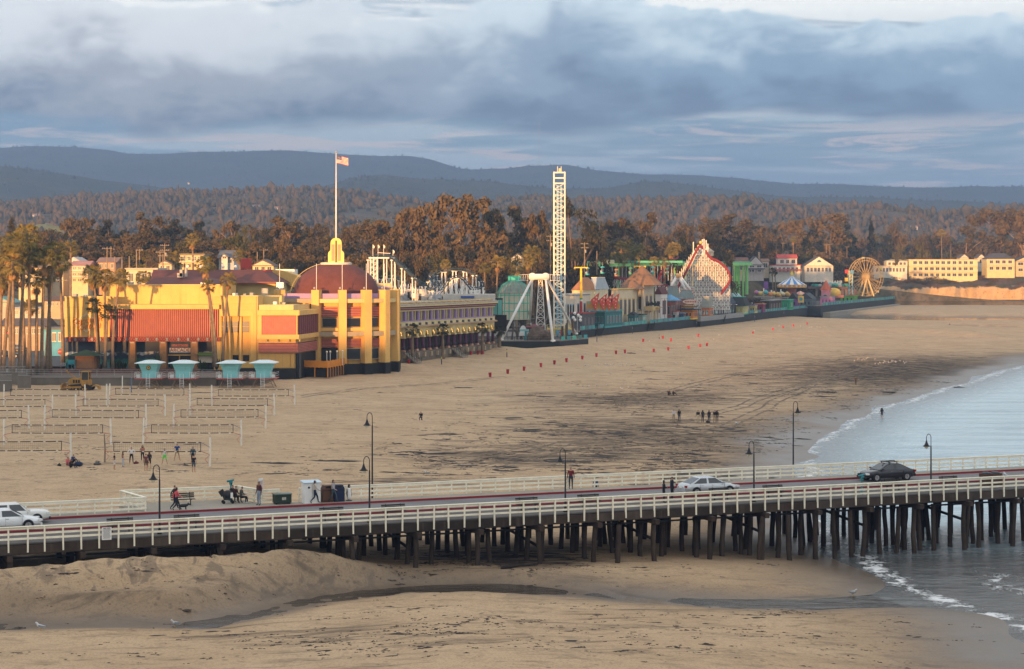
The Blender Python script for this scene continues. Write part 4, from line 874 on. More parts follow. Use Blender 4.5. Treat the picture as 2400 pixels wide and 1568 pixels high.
def bstair(x,label):
 t=T('beach_stairs',label,'stairs',bp(x,-.05,0),BRZ,'stairs down to the sand')
 for k in range(8):MB().box((-.35-.3*k,-1.0,4.65-.23*k),(.32,1.9,.12)).build('step',BLK,t)
 for s in(-.1,-1.9):
  MB().bar((0,s,5.7),(-2.7,s,3.7),.07).build('handrail',BLK,t);MB().bar((0,s,5.2),(-2.7,s,3.2),.05).build('handrail',BLK,t)
  for k in range(0,9,2):MB().box((-.3-.3*k,s,4.9-.23*k),(.07,.07,1.2)).build('post',BLK,t)
bstair(16,'black stairs to the sand below the zigzag mural');bstair(72.5,'black stairs to the sand below the stone castle');bstair(172,'black stairs to the sand below the umbrella terrace')
# --- small builder for stalls on the boardwalk
def col(c,rough=.75,st=.12):return M(c,rough,.12,.7,0,5,0,st)
def stall(name,label,x,ybase,wpx,hpx,L,wall,roof=None,rcol=(.06,.06,.065),rpx=0,over=.35,q=None,off=5,trim=None,windows=2,front=(.02,.02,.022),cat='stall',group=None,d=None,sides=4,zb=4.8,awn=None):
 """x: photo column of its centre, wpx/hpx: photo width and height of the walls, L: metres along the boardwalk, roof: flat gable hip cone mansard"""
 yt=ybase-hpx;d=dl(x)+(off if q is None else q);s=F/d;p=at(x,YH+(H-zb)*s,d);b=max(2.0,(wpx/s-.342*L*.9)/.94);h=H-(yt-YH)/s-zb;rh=rpx/s
 t=T(name,label,cat,p,BRZ,group);wm=col(wall)
 MB().box((0,0,h/2),(L,b,h)).build('wall',wm,t);tm=col(trim or tuple(min(.9,c*1.25+.04) for c in wall))
 MB().box((0,0,h-.12),(L+.12,b+.12,.24)).build('trim',tm,t);MB().box((0,0,.25),(L+.1,b+.1,.5)).build('skirting',tm,t)
 wn=col(front,.3,0)
 for k in range(windows):
  yy=(-.5+(k+.5)/windows)*b*.86;w=b*.86/windows*.62;a=MB().box((-L/2-.03,yy,h*.52),(.06,w,h*.42)).build('window',tm,t);MB().box((-L/2-.06,yy,h*.52),(.05,w*.8,h*.36)).build('pane',wn,a)
  xx=(-.5+(k+.5)/windows)*L*.86;w=L*.86/windows*.62;a=MB().box((xx,-b/2-.03,h*.50),(w,.06,h*.5)).build('serving_window',tm,t);MB().box((xx,-b/2-.06,h*.50),(w*.85,.05,h*.42)).build('pane',wn,a)
 if awn:MB().ext([(-L/2,-b/2-1.4,h*.68),(-L/2,-b/2,h*.86),(-L/2,-b/2,h*.80)],(L,0,0)).build('awning',col(awn),t,False,True)
 rm=M(rcol,.85,.2,.8,.2,5,0,.15);X,Yy=L/2+over,b/2+over
 if roof=='flat':MB().box((0,0,h+.15),(L+2*over,b+2*over,.3)).build('roof',rm,t)
 elif roof=='hip':MB().add([(-X,-Yy,h),(X,-Yy,h),(X,Yy,h),(-X,Yy,h),(-X*.35,0,h+rh),(X*.35,0,h+rh)],[(0,1,5,4),(1,2,5),(2,3,4,5),(3,0,4),(3,2,1,0)]).build('roof',rm,t,False,True)
 elif roof=='gable':MB().ext([(-X,-Yy,h),(-X,Yy,h),(-X,0,h+rh)],(2*X,0,0)).build('roof',rm,t,False,True)
 elif roof=='gablex':MB().ext([(-X,-Yy,h),(X,-Yy,h),(0,-Yy,h+rh)],(0,2*Yy,0)).build('roof',rm,t,False,True)
 elif roof=='mansard':MB().box((0,0,h+rh/2),(2*X,2*Yy,rh),0,0,.58).build('roof',rm,t);MB().box((0,0,h+rh+.1),(2*X*.6,2*Yy*.6,.2)).build('ridge_cap',tm,t)
 elif roof=='cone':MB().lathe([(max(X,Yy)*1.06,h),(.05,h+rh)],(0,0,0),14).build('roof',rm,t)
 return t,h,b,L
STL=[('arcade_hall','long white flat roofed hall behind the tower ride with small windows',1352,752,62,62,14,(.62,.54,.42),'flat',(.55,.5,.45),0,dict(off=16,windows=4,trim=(.10,.25,.38))),('ride_station','hall with an orange hip roof left of the grey mansard',1372,742,62,62,16,(.66,.50,.28),'hip',(.36,.16,.07),30,dict(off=26,windows=3)),('mansard_hall','pale grey steep mansard roofed hall behind the zigzag mural',1402,742,48,64,14,(.62,.52,.34),'mansard',(.34,.39,.42),27,dict(off=24,windows=3)),('shop_front','teal shop front with grey roller shutters under the zigzag mural',1417,762,84,33,18,(.035,.14,.15),'flat',(.05,.33,.33),0,dict(off=9,windows=5,front=(.10,.10,.11),trim=(.05,.30,.30))),('shop_front','red awninged shop front below the white hall',1366,768,56,34,12,(.09,.09,.095),'flat',(.36,.07,.06),0,dict(off=9,windows=3,front=(.06,.06,.07),trim=(.12,.12,.12))),('castle_hall','long cream stone castle wall with arched windows left of the cone roof',1463,752,62,74,22,(.60,.50,.33),'flat',(.58,.42,.16),0,dict(off=18,windows=4,front=(.05,.05,.055),trim=(.55,.38,.14))),('castle_tower','tall stone castle tower under the big brown cone roof',1505,752,56,84,12,(.54,.48,.38),'cone',(.20,.11,.06),46,dict(off=16,windows=2,trim=(.50,.35,.14),over=.8)),('castle_turret','small castle turret with a low brown cone roof',1481,750,34,72,8,(.55,.48,.36),'cone',(.21,.115,.065),22,dict(off=20,windows=1,trim=(.5,.36,.15))),('gabled_front','white gabled front with a rounded false parapet beside the castle',1550,744,24,56,8,(.60,.56,.52),'gable',(.10,.03,.03),16,dict(off=14,windows=1,trim=(.16,.05,.06))),('balcony_stall','red brick stall with a teal balcony and blue peaked roof',1571,742,24,38,7,(.22,.06,.05),'cone',(.10,.27,.45),14,dict(off=10,windows=2,trim=(.06,.33,.30))),('slate_hall','slate mansard roofed hall in front of the wooden coaster',1577,735,36,36,12,(.24,.12,.10),'mansard',(.16,.20,.19),28,dict(off=22,windows=3)),('slate_hall','lower slate mansard hall right of a taller one',1609,732,38,32,12,(.28,.12,.09),'mansard',(.17,.21,.20),20,dict(off=22,windows=3)),('ticket_kiosk','dark purple ticket kiosk with owl pictures on teal walls',1484,757,26,18,5,(.03,.10,.11),'hip',(.025,.025,.03),9,dict(windows=2,front=(.25,.25,.22),trim=(.04,.28,.25))),('ticket_kiosk','pale teal glazed kiosk beside the purple ticket kiosk',1503,754,20,16,4,(.20,.34,.30),'flat',(.04,.06,.06),0,dict(windows=3,front=(.4,.42,.36))),('snack_stall','orange striped snack stall with a blue trimmed roof',1616,748,40,22,7,(.52,.16,.03),'flat',(.03,.05,.07),0,dict(windows=3,front=(.07,.02,.05),trim=(.65,.42,.06),over=1.0)),('sign_box','orange upper sign box on the striped snack stall',1615,733,36,14,6,(.58,.20,.04),'flat',(.10,.05,.03),0,dict(windows=1,front=(.03,.08,.30),trim=(.65,.42,.05),zb=9.1)),('snack_cart','small pink topped snack cart left of the orange stall',1582,747,16,16,3,(.42,.40,.38),'flat',(.42,.14,.14),0,dict(windows=1)),('snack_cart','navy blue box stand next to the pink topped cart',1597,746,12,11,3,(.03,.06,.13),'flat',(.10,.20,.30),0,dict(windows=1)),('taco_kiosk','orange octagonal kiosk with arches under a tall grey tapered roof',1658,742,30,22,6,(.50,.15,.05),'mansard',(.26,.27,.23),24,dict(windows=2,front=(.02,.015,.012),trim=(.6,.5,.35))),('dark_hall','wide hall under a dark slate blue pitched roof behind the umbrellas',1705,735,52,24,16,(.05,.06,.07),'hip',(.045,.06,.075),20,dict(off=16,windows=4,front=(.02,.02,.02))),('lantern_kiosk','yellow and green kiosk with a steep black roof at the terrace end',1733,738,44,22,8,(.55,.50,.24),'mansard',(.03,.032,.035),20,dict(off=5,windows=3,front=(.50,.36,.12),trim=(.05,.38,.27),over=.9)),('red_booth','purple and red booth with a clam shell top',1782,731,26,18,5,(.22,.03,.07),'flat',(.52,.20,.06),0,dict(windows=2,trim=(.16,.06,.22))),('game_stall','yellow and lilac game stall at the end of the terrace',1766,734,20,18,5,(.45,.40,.16),'flat',(.20,.18,.30),0,dict(windows=2)),('bridge_deck','grey concrete upper walkway with dark supports near the boardwalk end',1812,726,52,22,26,(.06,.055,.05),'flat',(.24,.23,.21),0,dict(off=8,windows=4,front=(.015,.015,.015),over=1.5)),('green_block','bright green block between upper walkway and teal fence',1845,729,32,26,8,(.02,.26,.12),'flat',(.05,.38,.26),0,dict(windows=1,front=(.03,.2,.12))),('purple_stall','purple stall with black pitched roof behind the green block',1862,716,30,16,8,(.16,.06,.22),'gable',(.03,.03,.032),14,dict(off=16,windows=2)),('slate_stall','stall under a broad grey pitched roof with a yellow picture sign',1893,712,46,12,12,(.10,.13,.14),'gable',(.055,.06,.062),14,dict(off=12,windows=3)),('pink_stall','pink stall with a teal edged flat roof',1940,713,38,18,8,(.58,.22,.34),'flat',(.05,.33,.28),0,dict(off=6,windows=3,front=(.3,.1,.2))),('pink_turret','round pink turret with a red cone roof',1936,700,24,20,5,(.60,.20,.24),'cone',(.38,.10,.05),24,dict(off=18,windows=1)),('green_stall','lime green stall under a brown gabled roof beside the ferris wheel',1990,706,44,14,10,(.16,.42,.05),'gablex',(.33,.14,.07),14,dict(off=14,windows=3,front=(.03,.1,.04))),]
for nm,lb,x,yb,w,h,L,wall,rf,rc,rp,kw in STL:
 stall(nm,lb,x,yb,w,h,L,wall,rf,rc,rp,group='stalls and halls of the boardwalk',**kw)
zm=T('zigzag_mural','zigzag painted wall with four red polka dot fins','mural',at(1414,729,545));OZ=Vector(zm.location)
MB(OZ).px(1375,706,1453,729.5,545,.3).build('panel',col((.52,.28,.07)),zm)
for r_,(c_,off,th) in enumerate((((.20,.42,.28),0,.0),((.14,.36,.48),15,0))):
 m=MB(OZ);n_=9
 for i in range(n_):
  x0=1375+78/n_*i;y0=706.3+off if r_==0 else 729.2;y1=713.5 if r_==0 else 722.5
  m.ext([at(x0,y0,544.95),at(x0+78/n_,y0,544.95),at(x0+39/n_,y1,544.95)],(0,.03,0))
 m.build('zigzag',col(c_),zm)
for x in(1384,1402.5,1417,1431):
 f_=MB(OZ);f_.ext([at(x,703.5,544.2),at(x+21,685+R.uniform(-1,3),544.2),at(x+13,729,544.2)],(0,.4,0));f_=f_.build('fin',col((.55,.075,.05)),zm,False,True)
 for dx,dy,r_ in((14,-6,2.2),(8,0,1.5),(13,3,1.4),(11.5,11,1.1),(12,18,.8)):
  p=at(x+dx,703+dy,544.15);m=MB(OZ);m.ext([p+Vector((math.cos(a_)*r_*.127,0,math.sin(a_)*r_*.127)) for a_ in[6.283*i/10 for i in range(10)]],(0,.03,0));m.build('polka_dot',col((.68,.5,.36)),f_)
for i,x in enumerate((1519,1536)):
 t=T('winged_statue',('left','right')[i]+' of two dark winged statues over the castle entrance','statue',at(x,717,606),BRZ);g=M((.035,.032,.03),.7,.3,2)
 MB().lathe([(.4,0),(.55,.5),(.4,1.0),(.22,1.25),(.24,1.45),(.02,1.65)],(0,0,0),9).build('body',g,t,True)
 for s in(-1,1):MB().ext([(0,s*.3,.8),(0,s*1.5,1.5),(0,s*1.6,.7),(0,s*1.1,.2),(0,s*.5,.3)],(.12,0,0)).build('wing',g,t)
t=T('entrance_canopy','tan stone canopy over the castle entrance','canopy',at(1527,727,604),BRZ);MB().box((0,0,.6),(8,3,1.3)).build('fascia',col((.50,.36,.16)),t);MB().box((2,-1.2,.8),(5,2.4,.25),0).build('roof',col((.42,.28,.12)),t)
for x in(-3.4,0,3.4):MB().box((x,-1.2,-1.4),(.5,.5,2.8)).build('column',col((.5,.4,.24)),t)
tn=T('striped_tent','aqua and white striped canopy tent behind the dark hall','tent',at(1712,702,742),BRZ)
for i in range(12):
 x0=-6+i;MB().ext([(x0,-4.5,0),(x0+.98,-4.5,0),(x0+.98,-1.6,2.6),(x0,-1.6,2.6)],(0,.08,.0)).build('stripe',col((.60,.66,.62) if i%2 else(.12,.45,.47)),tn)
MB().box((0,1.4,1.3),(12,6,2.5)).build('body',col((.35,.5,.5)),tn)
for x in(-5.9,5.9):MB().ext([(x,-4.5,0),(x,-1.6,2.6),(x,3,2.6),(x,4,0)],(.08,0,0)).build('end_panel',col((.45,.58,.56)),tn)
um=None
for i,(x,y) in enumerate(((1642,742),(1650,743),(1657,742),(1665,743),(1672,740),(1679,740),(1700,738),(1706,737),(1713,736),(1719,735))):
 p=at(x,y,dl(x)+2.0+1.5*(i%2));p.z=4.8;lb='folded teal and white umbrella, '+('first','second','third','fourth','fifth','sixth','seventh','eighth','ninth','last')[i]+' from the left on the terrace'
 if um is None:
  um=T('folded_umbrella',lb,'umbrella',p,0,'folded umbrellas on the terrace');MB().tube([(0,0,0),(0,0,3.0)],.04,5).build('pole',GREYM,um)
  for k in range(6):a_=k*1.047;MB().ext([(0,0,2.95),(.32*math.cos(a_),.32*math.sin(a_),1.25),(.32*math.cos(a_+.95),.32*math.sin(a_+.95),1.25)],(.01,.01,0)).build('fold',col((.62,.66,.6) if k%2 else(.05,.33,.33)),um)
 else:dup(um,p,R.uniform(0,3),lb)
os_=T('oval_sign','pale oval sign with red edge above the orange striped stall','sign',at(1618,707,655),0);m=MB()
m.ext([(2.7*math.cos(a_),0,.75*math.sin(a_)) for a_ in[6.283*i/20 for i in range(20)]],(0,.2,0));m.build('board',col((.62,.50,.44)),os_)
for i in range(7):MB().box((-1.8+.6*i,-.04,0),(.38,.06,.6)).build('letter_block',col((.34,.07,.06)),os_)
for i in range(20):a_=6.283*i/20;MB().box((2.6*math.cos(a_),-.03,.7*math.sin(a_)),(.18,.08,.18)).build('bulb',col((.75,.6,.5)),os_)
# --- chair lift poles and gondolas
YLP=M((.78,.52,.04),.6,.1,1);REP=M((.42,.045,.035),.6,.1,1);GRP=M((.05,.34,.12),.6,.1,1)
def lift_pole(x,yt,yb,d,label):
 s=F/d;p=at(x,yb,d);hh=(yb-yt)/s;t=T('lift_pole',label,'pole',p,BRZ,'chair lift poles');z0=hh*.48
 MB().tube([(0,0,0),(0,0,z0*.28)],.42,10).build('lower_shaft',REP,t);MB().tube([(0,0,z0*.28),(0,0,z0*.34)],.45,10).build('green_band',GRP,t);MB().tube([(0,0,z0*.34),(0,0,z0*.88)],.38,10).build('shaft',REP,t);MB().tube([(0,0,z0*.88),(0,0,z0*.94)],.42,10).build('white_band',WHITE,t);MB().tube([(0,0,z0*.94),(0,0,z0)],.42,10).build('green_band',GRP,t);MB().tube([(0,0,z0),(0,0,hh)],[.38,.30],10).build('upper_shaft',YLP,t)
 MB().bar((0,-2.1,hh),(0,2.1,hh),.3,.28).build('crossarm',YLP,t)
 for s_ in(-1.9,1.9):MB().box((0,s_,hh-.35),(1.4,.12,.3)).build('sheave',YLP,t)
 return t
for x,yt,yb,d,lb in((1362,627,764,540,'first yellow and red chair lift pole, right beside the tower ride'),(1500,624,727,620,'chair lift pole standing in front of the castle cone roof'),(1623,621,714,700,'chair lift pole in front of the white wooden coaster'),(1730,641,694,830,'farthest chair lift pole beside the green flume posts')):lift_pole(x,yt,yb,d,lb)
GC=((.04,.38,.36),(.55,.45,.05),(.05,.35,.12),(.55,.10,.20),(.55,.2,.03));gd={}
for i,(x,y,d,c) in enumerate(((1377,637,552,0),(1412,634,570,0),(1445,640,585,4),(1530,634,640,0),(1563,637,660,2),(1613,636,690,1),(1645,628,720,3),(1669,650,735,3),(1718,655,820,1),(1742,655,845,1),(1503,640,622,0),(1478,636,605,2))):
 p=at(x,y,d);lb=('teal','yellow','green','pink','orange')[c]+' canopied lift chair hanging '+('just right of the tower ride','above the grey mansard hall','above the red coaster track','right of the cone roof','above the curved red track','left of the wooden coaster peak','high on the wooden coaster face','low on the wooden coaster face','left of the farthest lift pole','right of the farthest lift pole','on the cone roof beside its pole','left of the cone roof')[i]
 t=T('lift_chair',lb,'lift chair',p,BRZ,'chair lift gondolas');mt=M(GC[c],.6,.1,1)
 MB().lathe([(1.0,0),(.8,.3),(.1,.5)],(0,0,.9),10,0,1,.7).build('canopy',mt,t);MB().box((0,0,-.75),(1.5,.8,.45)).build('seat',mt,t);MB().box((0,.35,-.35),(1.5,.1,.7)).build('backrest',WHITE,t)
 for s_ in(-.6,.6):MB().box((s_,0,.1),(.07,.07,1.6)).build('hanger',WHITE,t)
 MB().box((0,0,1.9),(.08,.08,1.4)).build('suspension_arm',GREYM,t)
 # --- pendulum ride with white A-frame
WST=M((.72,.70,.66),.5,.06,.8,0,5,0,.15,dirt=(.4,.3,.22))
pr=T('pendulum_ride_frame','big white steel A-frame of a pendulum ride on the beach platform','ride',at(1262,800,448));OP=Vector(pr.location)
L0,L1=at(1248,652,456),at(1279,652,456)
for(x,y,d,apx,r) in((1175,797,446,L0,.31),(1241,760,472,L0+Vector((0,1,0)),.28),(1296,800,446,L1,.33),(1350,783,470,L1+Vector((.3,1,0)),.30)):
 f_=at(x,y,d);MB(OP).tube([f_,f_.lerp(apx,.5),apx],[r,r*1.05,r*.9],12).build('leg',WST,pr,True);MB(OP).tube([f_,f_+Vector((0,0,.35))],[r*2,r*1.6],10).build('foot',WST,pr)
MB(OP).tube([L0+Vector((-.9,0,.35)),L1+Vector((.9,0,.35))],.75,14).build('axle_beam',WST,pr,True)
for e in(L0,L1):MB(OP).tube([e+Vector((0,-.5,.4)),e+Vector((0,1.2,.4))],.95,14).build('hub',WST,pr,True)
for s_,e in((-1,L0),(1,L1)):
 m=MB(OP)
 for k in range(5):m.bar(e+Vector((s_*(1.2+.55*k),-.6,-.6)),e+Vector((s_*(1.2+.55*k),-.6,.9)),.06)
 for z in(-.6,.9):m.bar(e+Vector((s_*1.0,-.6,z)),e+Vector((s_*3.4,-.6,z)),.08)
 m.build('service_cage',WST,pr)
m=MB(OP);b0_,b1_=at(1255,790,460),at(1279,790,460)
for p,q in((b0_,L0+Vector((1.6,1,0))),(b1_,L1+Vector((-.9,1,0)))):m.bar(p,q,.22)
for k in range(9):
 t0,t1=k/9,(k+1)/9;q0,q1=L0+Vector((1.6,1,0)),L1+Vector((-.9,1,0));m.bar(b0_.lerp(q0,t0),b1_.lerp(q1,t1),.10);m.bar(b1_.lerp(q1,t0),b0_.lerp(q0,t1),.10);m.bar(b0_.lerp(q0,t0),b1_.lerp(q1,t0),.12)
m.build('lattice_mast',WST,pr)
pd=T('ride_platform','low black walled platform on the sand under the pendulum ride','platform',at(1270,815,450));OD=Vector(pd.location)
f0,f1,f2,f3=gp(1165,812,3.0),gp(1175,818,3.0),gp(1313,817,3.0),gp(1379,811,3.0)
P=[f0,f1,f2,f3,f3+Vector((-6,26,0)),f0+Vector((4,34,0))];P=[Vector((p.x,p.y,2.2)) for p in P]
MB(OD).ext(P,(0,0,2.6)).build('base_wall',WALLK,pd,False,True);MB(OD).ext([p+Vector((0,0,2.601)) for p in P],(0,0,.15)).build('deck',DECKM,pd,False,True)
for a_,b_ in zip(P,P[1:4]):
 k=max(2,int((b_-a_).length/1.6))
 for i in range(k+1):MB(OD).box(a_.lerp(b_,i/k)+Vector((0,.1,3.25)),(.07,.07,1.1)).build('rail_post',BLK,pd)
 for z in(3.3,3.78):MB(OD).bar(a_+Vector((0,.1,z)),b_+Vector((0,.1,z)),.06).build('rail',BLK,pd)
rz=math.atan2(P[3].y-P[2].y,P[3].x-P[2].x)
for i in range(5):c_=P[2].lerp(P[3],(i+.5)/5);MB(OD).box(c_+Vector((0,-.02,3.25)),(2.0,.06,.95),rz).build('fence_panel',FT[i%5],pd)
def rock(name,label,p,r,seed,mat,cat='rock',sq=.7):
 rr=random.Random(seed);bm=bmesh.new();bmesh.ops.create_icosphere(bm,subdivisions=3,radius=1)
 for v in bm.verts:
  k=1+.35*mn.noise(v.co*1.6+Vector((seed,0,0)))+.18*mn.noise(v.co*4+Vector((0,seed,0)));v.co=Vector((v.co.x*r[0]*k,v.co.y*r[1]*k,max(-.2,v.co.z)*r[2]*k))
 me=bpy.data.meshes.new(name);bm.to_mesh(me);bm.free();me.materials.append(mat);o=bpy.data.objects.new(name,me);C.objects.link(o);o.location=p;tag(o,label,cat);return o
rock('rock_mound','brown artificial rock mound under the pendulum ride',at(1263,797,452),(3.4,2.5,3.0),4,M((.11,.075,.055),.9,.35,.9,.6,4))
t=T('ride_turntable','maroon saucer shaped ride part above the rock mound','ride part',at(1253,768,458));MB().lathe([(.2,-.5),(2.2,-.2),(2.5,.1),(2.2,.4),(.8,.55),(.3,.9)],(0,0,0),18).build('disc',M((.15,.03,.035),.5,.15,1),t,True);MB().box((0,0,-1.6),(1,1,2.4)).build('stand',GREYM,t)
t=T('teal_sign_stand','teal sign stand left of the rock mound','sign',at(1232,797,450));MB().box((0,0,1.1),(.5,.4,2.2)).build('post',TEAL,t);MB().box((-.3,0,2.4),(2.2,.3,.5)).build('board',col((.2,.45,.45)),t)
t=T('white_panel','white arched panel left of the saucer ride part','panel',at(1226,787,455));MB().ext([(-.8,0,0),(.8,0,0),(.8,0,1.6),(.5,0,2.3),(0,0,2.6),(-.5,0,2.3),(-.8,0,1.6)],(0,.15,0)).build('board',WHITE,t);MB().box((0,.1,-1),(.2,.2,2.2)).build('post',GREYM,t)
for i,(x,y) in enumerate(((1200,797),(1212,798),(1222,797),(1330,790),(1318,794),(1343,786))):
 t=T('wood_pile_post',('weathered timber post cluster left of the rock mound, '+('left','middle','right')[i] if i<3 else 'weathered timber post cluster right of the rock mound, '+('left','middle','right')[(1,0,2)[i-3]]),'post',at(x,y,455+i));mt=M((.10,.08,.06),.9,.3,1)
 for k in range(3):MB().tube([(R.uniform(-.5,.5),R.uniform(-.4,.4),-1.5),(R.uniform(-.5,.5),R.uniform(-.4,.4),R.uniform(2.2,4.6))],.16,6).build('post',mt,t)
t=T('loudspeaker_stack','cluster of pale floodlights and speakers right of the A-frame','light',at(1353,780,480));MB().tube([(0,0,-2.5),(0,0,4.5)],.12,6).build('pole',GREYM,t)
for k in range(6):MB().ball((R.uniform(-1.1,1.1),R.uniform(-.4,.4),3+R.uniform(0,2.2)),.42,8,5).build('floodlight',WHITE,t)
# --- drop tower
dtw=T('drop_tower','very tall white lattice drop tower with pale blue inner column','tower',at(1311,790,470));OT=Vector(dtw.location)
CW=M((.76,.72,.62),.5,.06,.5);BLT=M((.22,.42,.55),.5,.1,.6);s=F/470;wT=14/s-.15;zt_=at(0,403,470).z-OT.z
for a_ in(-1,1):
 for b_ in(-1,1):MB().tube([(a_*wT,b_*wT,0),(a_*wT,b_*wT,zt_)],.17,8).build('column',CW,dtw)
for a_,b_ in((-.45,0),(.45,0)):MB().box((a_,b_,zt_*.46),(.5,.5,zt_*.92)).build('guide_column',BLT,dtw)
br=MB();k_=26
for k in range(k_):
 z0,z1=zt_*.93*k/k_,zt_*.93*(k+1)/k_;c_=[(-wT,-wT),(wT,-wT),(wT,wT),(-wT,wT)]
 for i in range(4):
  p,q=c_[i],c_[(i+1)%4];br.bar((p[0],p[1],z1),(q[0],q[1],z1),.13)
  if k%2:br.bar((p[0],p[1],z0),(q[0],q[1],z1),.11)
  else:br.bar((q[0],q[1],z0),(p[0],p[1],z1),.11)
br.build('bracing',CW,dtw)
tf=MB()
for i in range(4):
 c_=[(-wT,-wT),(wT,-wT),(wT,wT),(-wT,wT)];p,q=c_[i],c_[(i+1)%4]
 for z in(zt_*.995,zt_*.962,zt_*.93):tf.bar((p[0],p[1],z),(q[0],q[1],z),.28)
tf.build('top_frame',CW,dtw);MB().box((.1,0,zt_+.3),(.5,.5,1.2)).build('winch',M((.65,.5,.2),.6,.1,1),dtw)
for a_ in(-1,1):MB().box((a_*.45,-.1,zt_+.5),(.12,.12,1.9)).build('finial',CW,dtw)
MB().box((0,0,2.1),(6.4,5.6,.35)).build('loading_deck',M((.55,.4,.12),.7,.2,1),dtw)
rl=MB()
for k in range(9):rl.box((-3.1+.78*k,-2.8,2.8),(.07,.07,1.1))
for z in(2.7,3.3):rl.bar((-3.1,-2.8,z),(3.1,-2.8,z),.07)
rl.build('deck_railing',YLP,dtw)
for k in range(6):MB().box((-2.5+k,-2.9,1.3),(.7,.1,1.3)).build('banner',col(((.5,.1,.08),(.5,.4,.1),(.12,.3,.4))[k%3]),dtw)
# --- steel coaster behind the arcade gallery
TRK=M((.03,.055,.075),.5,.2,1);WS2=M((.72,.69,.64),.55,.06,.8)
def track(o,par,name,mat,pts,gauge=1.1,r=.10,tie=1.2,spine=True,sm=4):
 """smooth curve through pts, two rails with ties, as one mesh"""
 P=[];n_=len(pts)
 for i in range(n_-1):
  p0,p1,p2,p3=pts[max(i-1,0)],pts[i],pts[i+1],pts[min(i+2,n_-1)]
  for k in range(sm):t=k/sm;P.append(.5*((2*p1)+(p2-p0)*t+(2*p0-5*p1+4*p2-p3)*t*t+(3*p1-p0-3*p2+p3)*t**3))
 P.append(pts[-1]);Lr=[];Rr=[];m=MB(o);sp=[]
 for i,p in enumerate(P):
  d=(P[min(i+1,len(P)-1)]-P[max(i-1,0)]).normalized();side=d.cross(Vector((0,0,1)));side=side.normalized() if side.length>.15 else Vector((0,1,0))
  up=side.cross(d).normalized();Lr.append(p+side*gauge/2);Rr.append(p-side*gauge/2);sp.append(p-up*.5)
 m.tube(Lr,r,5);m.tube(Rr,r,5)
 if spine:m.tube(sp,r*1.7,6)
 acc=0
 for i in range(len(P)-1):
  acc+=(P[i+1]-P[i]).length
  if acc>tie:acc=0;m.bar(Lr[i],Rr[i],.14,.1);spine and(m.bar(Lr[i],sp[i],.09),m.bar(Rr[i],sp[i],.09))
 m.build(name,mat,par);return P
sc_=T('steel_coaster','white steel roller coaster with dark blue track behind the arcade gallery','roller coaster',at(960,700,432));OS=Vector(sc_.location)
def V(x,y,d=432):return at(x,y,d)
t1=track(OS,sc_,'track',TRK,[V(866,603,436),V(875,599,434),V(893,597,432),V(912,599,430),V(925,606,428),V(945,623,427),V(965,641,426),V(985,659,426),V(1000,671,427),V(1012,676,428),V(1020,670,430),V(1014,655,434),V(1010,646,437),V(1016,638,440)])
t2=track(OS,sc_,'track',TRK,[V(1012,652,440),V(1018,642,440),V(1030,634,440),V(1050,629.5,440),V(1070,629,440),V(1090,631,440),V(1108,637,440),V(1122,648,440),V(1130,660,440),V(1127,670,440),V(1115,674,439),V(1100,673,438)])
t3=track(OS,sc_,'track',TRK,[V(1030,684,433),V(1040,670,433),V(1050,655,433),V(1062,647,433),V(1076,646,433),V(1088,652,433),V(1098,664,433),V(1108,676,433)])
t4=track(OS,sc_,'track',TRK,[V(890,648,440),V(910,646,440),V(930,648,440),V(945,656,439),V(958,668,438),V(975,684,436),V(990,690,434),V(1010,692,432)])
t5=track(OS,sc_,'track',TRK,[V(935,690,436),V(955,676,437),V(970,672,438),V(990,680,438),V(1010,690,436),V(1030,694,434)])
t6=track(OS,sc_,'track',TRK,[V(1002,690,436),V(1000,672,437),V(1006,655,438),V(1016,646,438),V(1026,652,438),V(1030,668,437),V(1024,686,436)])
zg=9.0;BRC=[]
def legs(P,step,spread=.9,r=.16):
 for p in P[::step]:
  if p.z<zg+1.5:continue
  m=MB(OS);b=Vector((p.x,p.y,zg))
  if len(BRC) and abs(BRC[-1][0].x-b.x)<9:q0,q1=BRC[-1];m.bar(q0.lerp(q1,.35),b.lerp(p,.75),.10);m.bar(q0.lerp(q1,.7),b.lerp(p,.3),.10);m.bar(q0.lerp(q1,.55),b.lerp(p,.55),.10)
  BRC.append((b,p));m.tube([b+Vector((-spread,0,0)),p+Vector((-.35,0,-.6))],r,6);m.tube([b+Vector((spread,.6,0)),p+Vector((.35,.2,-.6))],r,6);m.bar(p+Vector((-.7,0,-.65)),p+Vector((.7,.2,-.65)),.3,.25);m.build('support',WS2,sc_)
legs(t1,5,.3,.15);legs(t2,5,.9);legs(t3,4,1.1,.15);legs(t4,5,.5,.13);legs(t5,8,.5,.1);legs(t6,8,.5,.1)
lf=MB(OS);tx0,tx1=V(868,690),V(885,690)
for x_ in(868,876,885,918):
 for d_ in(430,436):lf.tube([V(x_,700,d_),V(x_,602,d_)],.15,6)
for k in range(8):
 y0,y1=700-12*k,688-12*k
 for d_ in(430,436):lf.bar(V(868,y0,d_),V(885,y1,d_),.12);lf.bar(V(868,y1,d_),V(885,y1,d_),.12);lf.bar(V(868,y1,d_),V(868,y0,433 if d_==430 else 433),.1)
for i in range(20):
 x_=925+5.4*i;lf.bar(V(x_,704,429),V(x_+R.uniform(-12,12),676+R.uniform(-4,10),431),.13);lf.bar(V(x_,690,429),V(x_+R.uniform(4,14),688+R.uniform(-8,8),430),.12)
for i in range(46):
 x_=R.uniform(935,1145);y_=float(np.interp(x_,[935,1000,1020,1060,1110,1145],[650,676,662,655,662,690]));lf.bar(V(x_,702,434),V(x_+R.uniform(-9,9),y_+R.uniform(2,14),436),.11);lf.bar(V(x_,696,434),V(x_+R.uniform(-16,16),y_+R.uniform(8,22),435),.09)
lf.build('lift_truss',WS2,sc_)
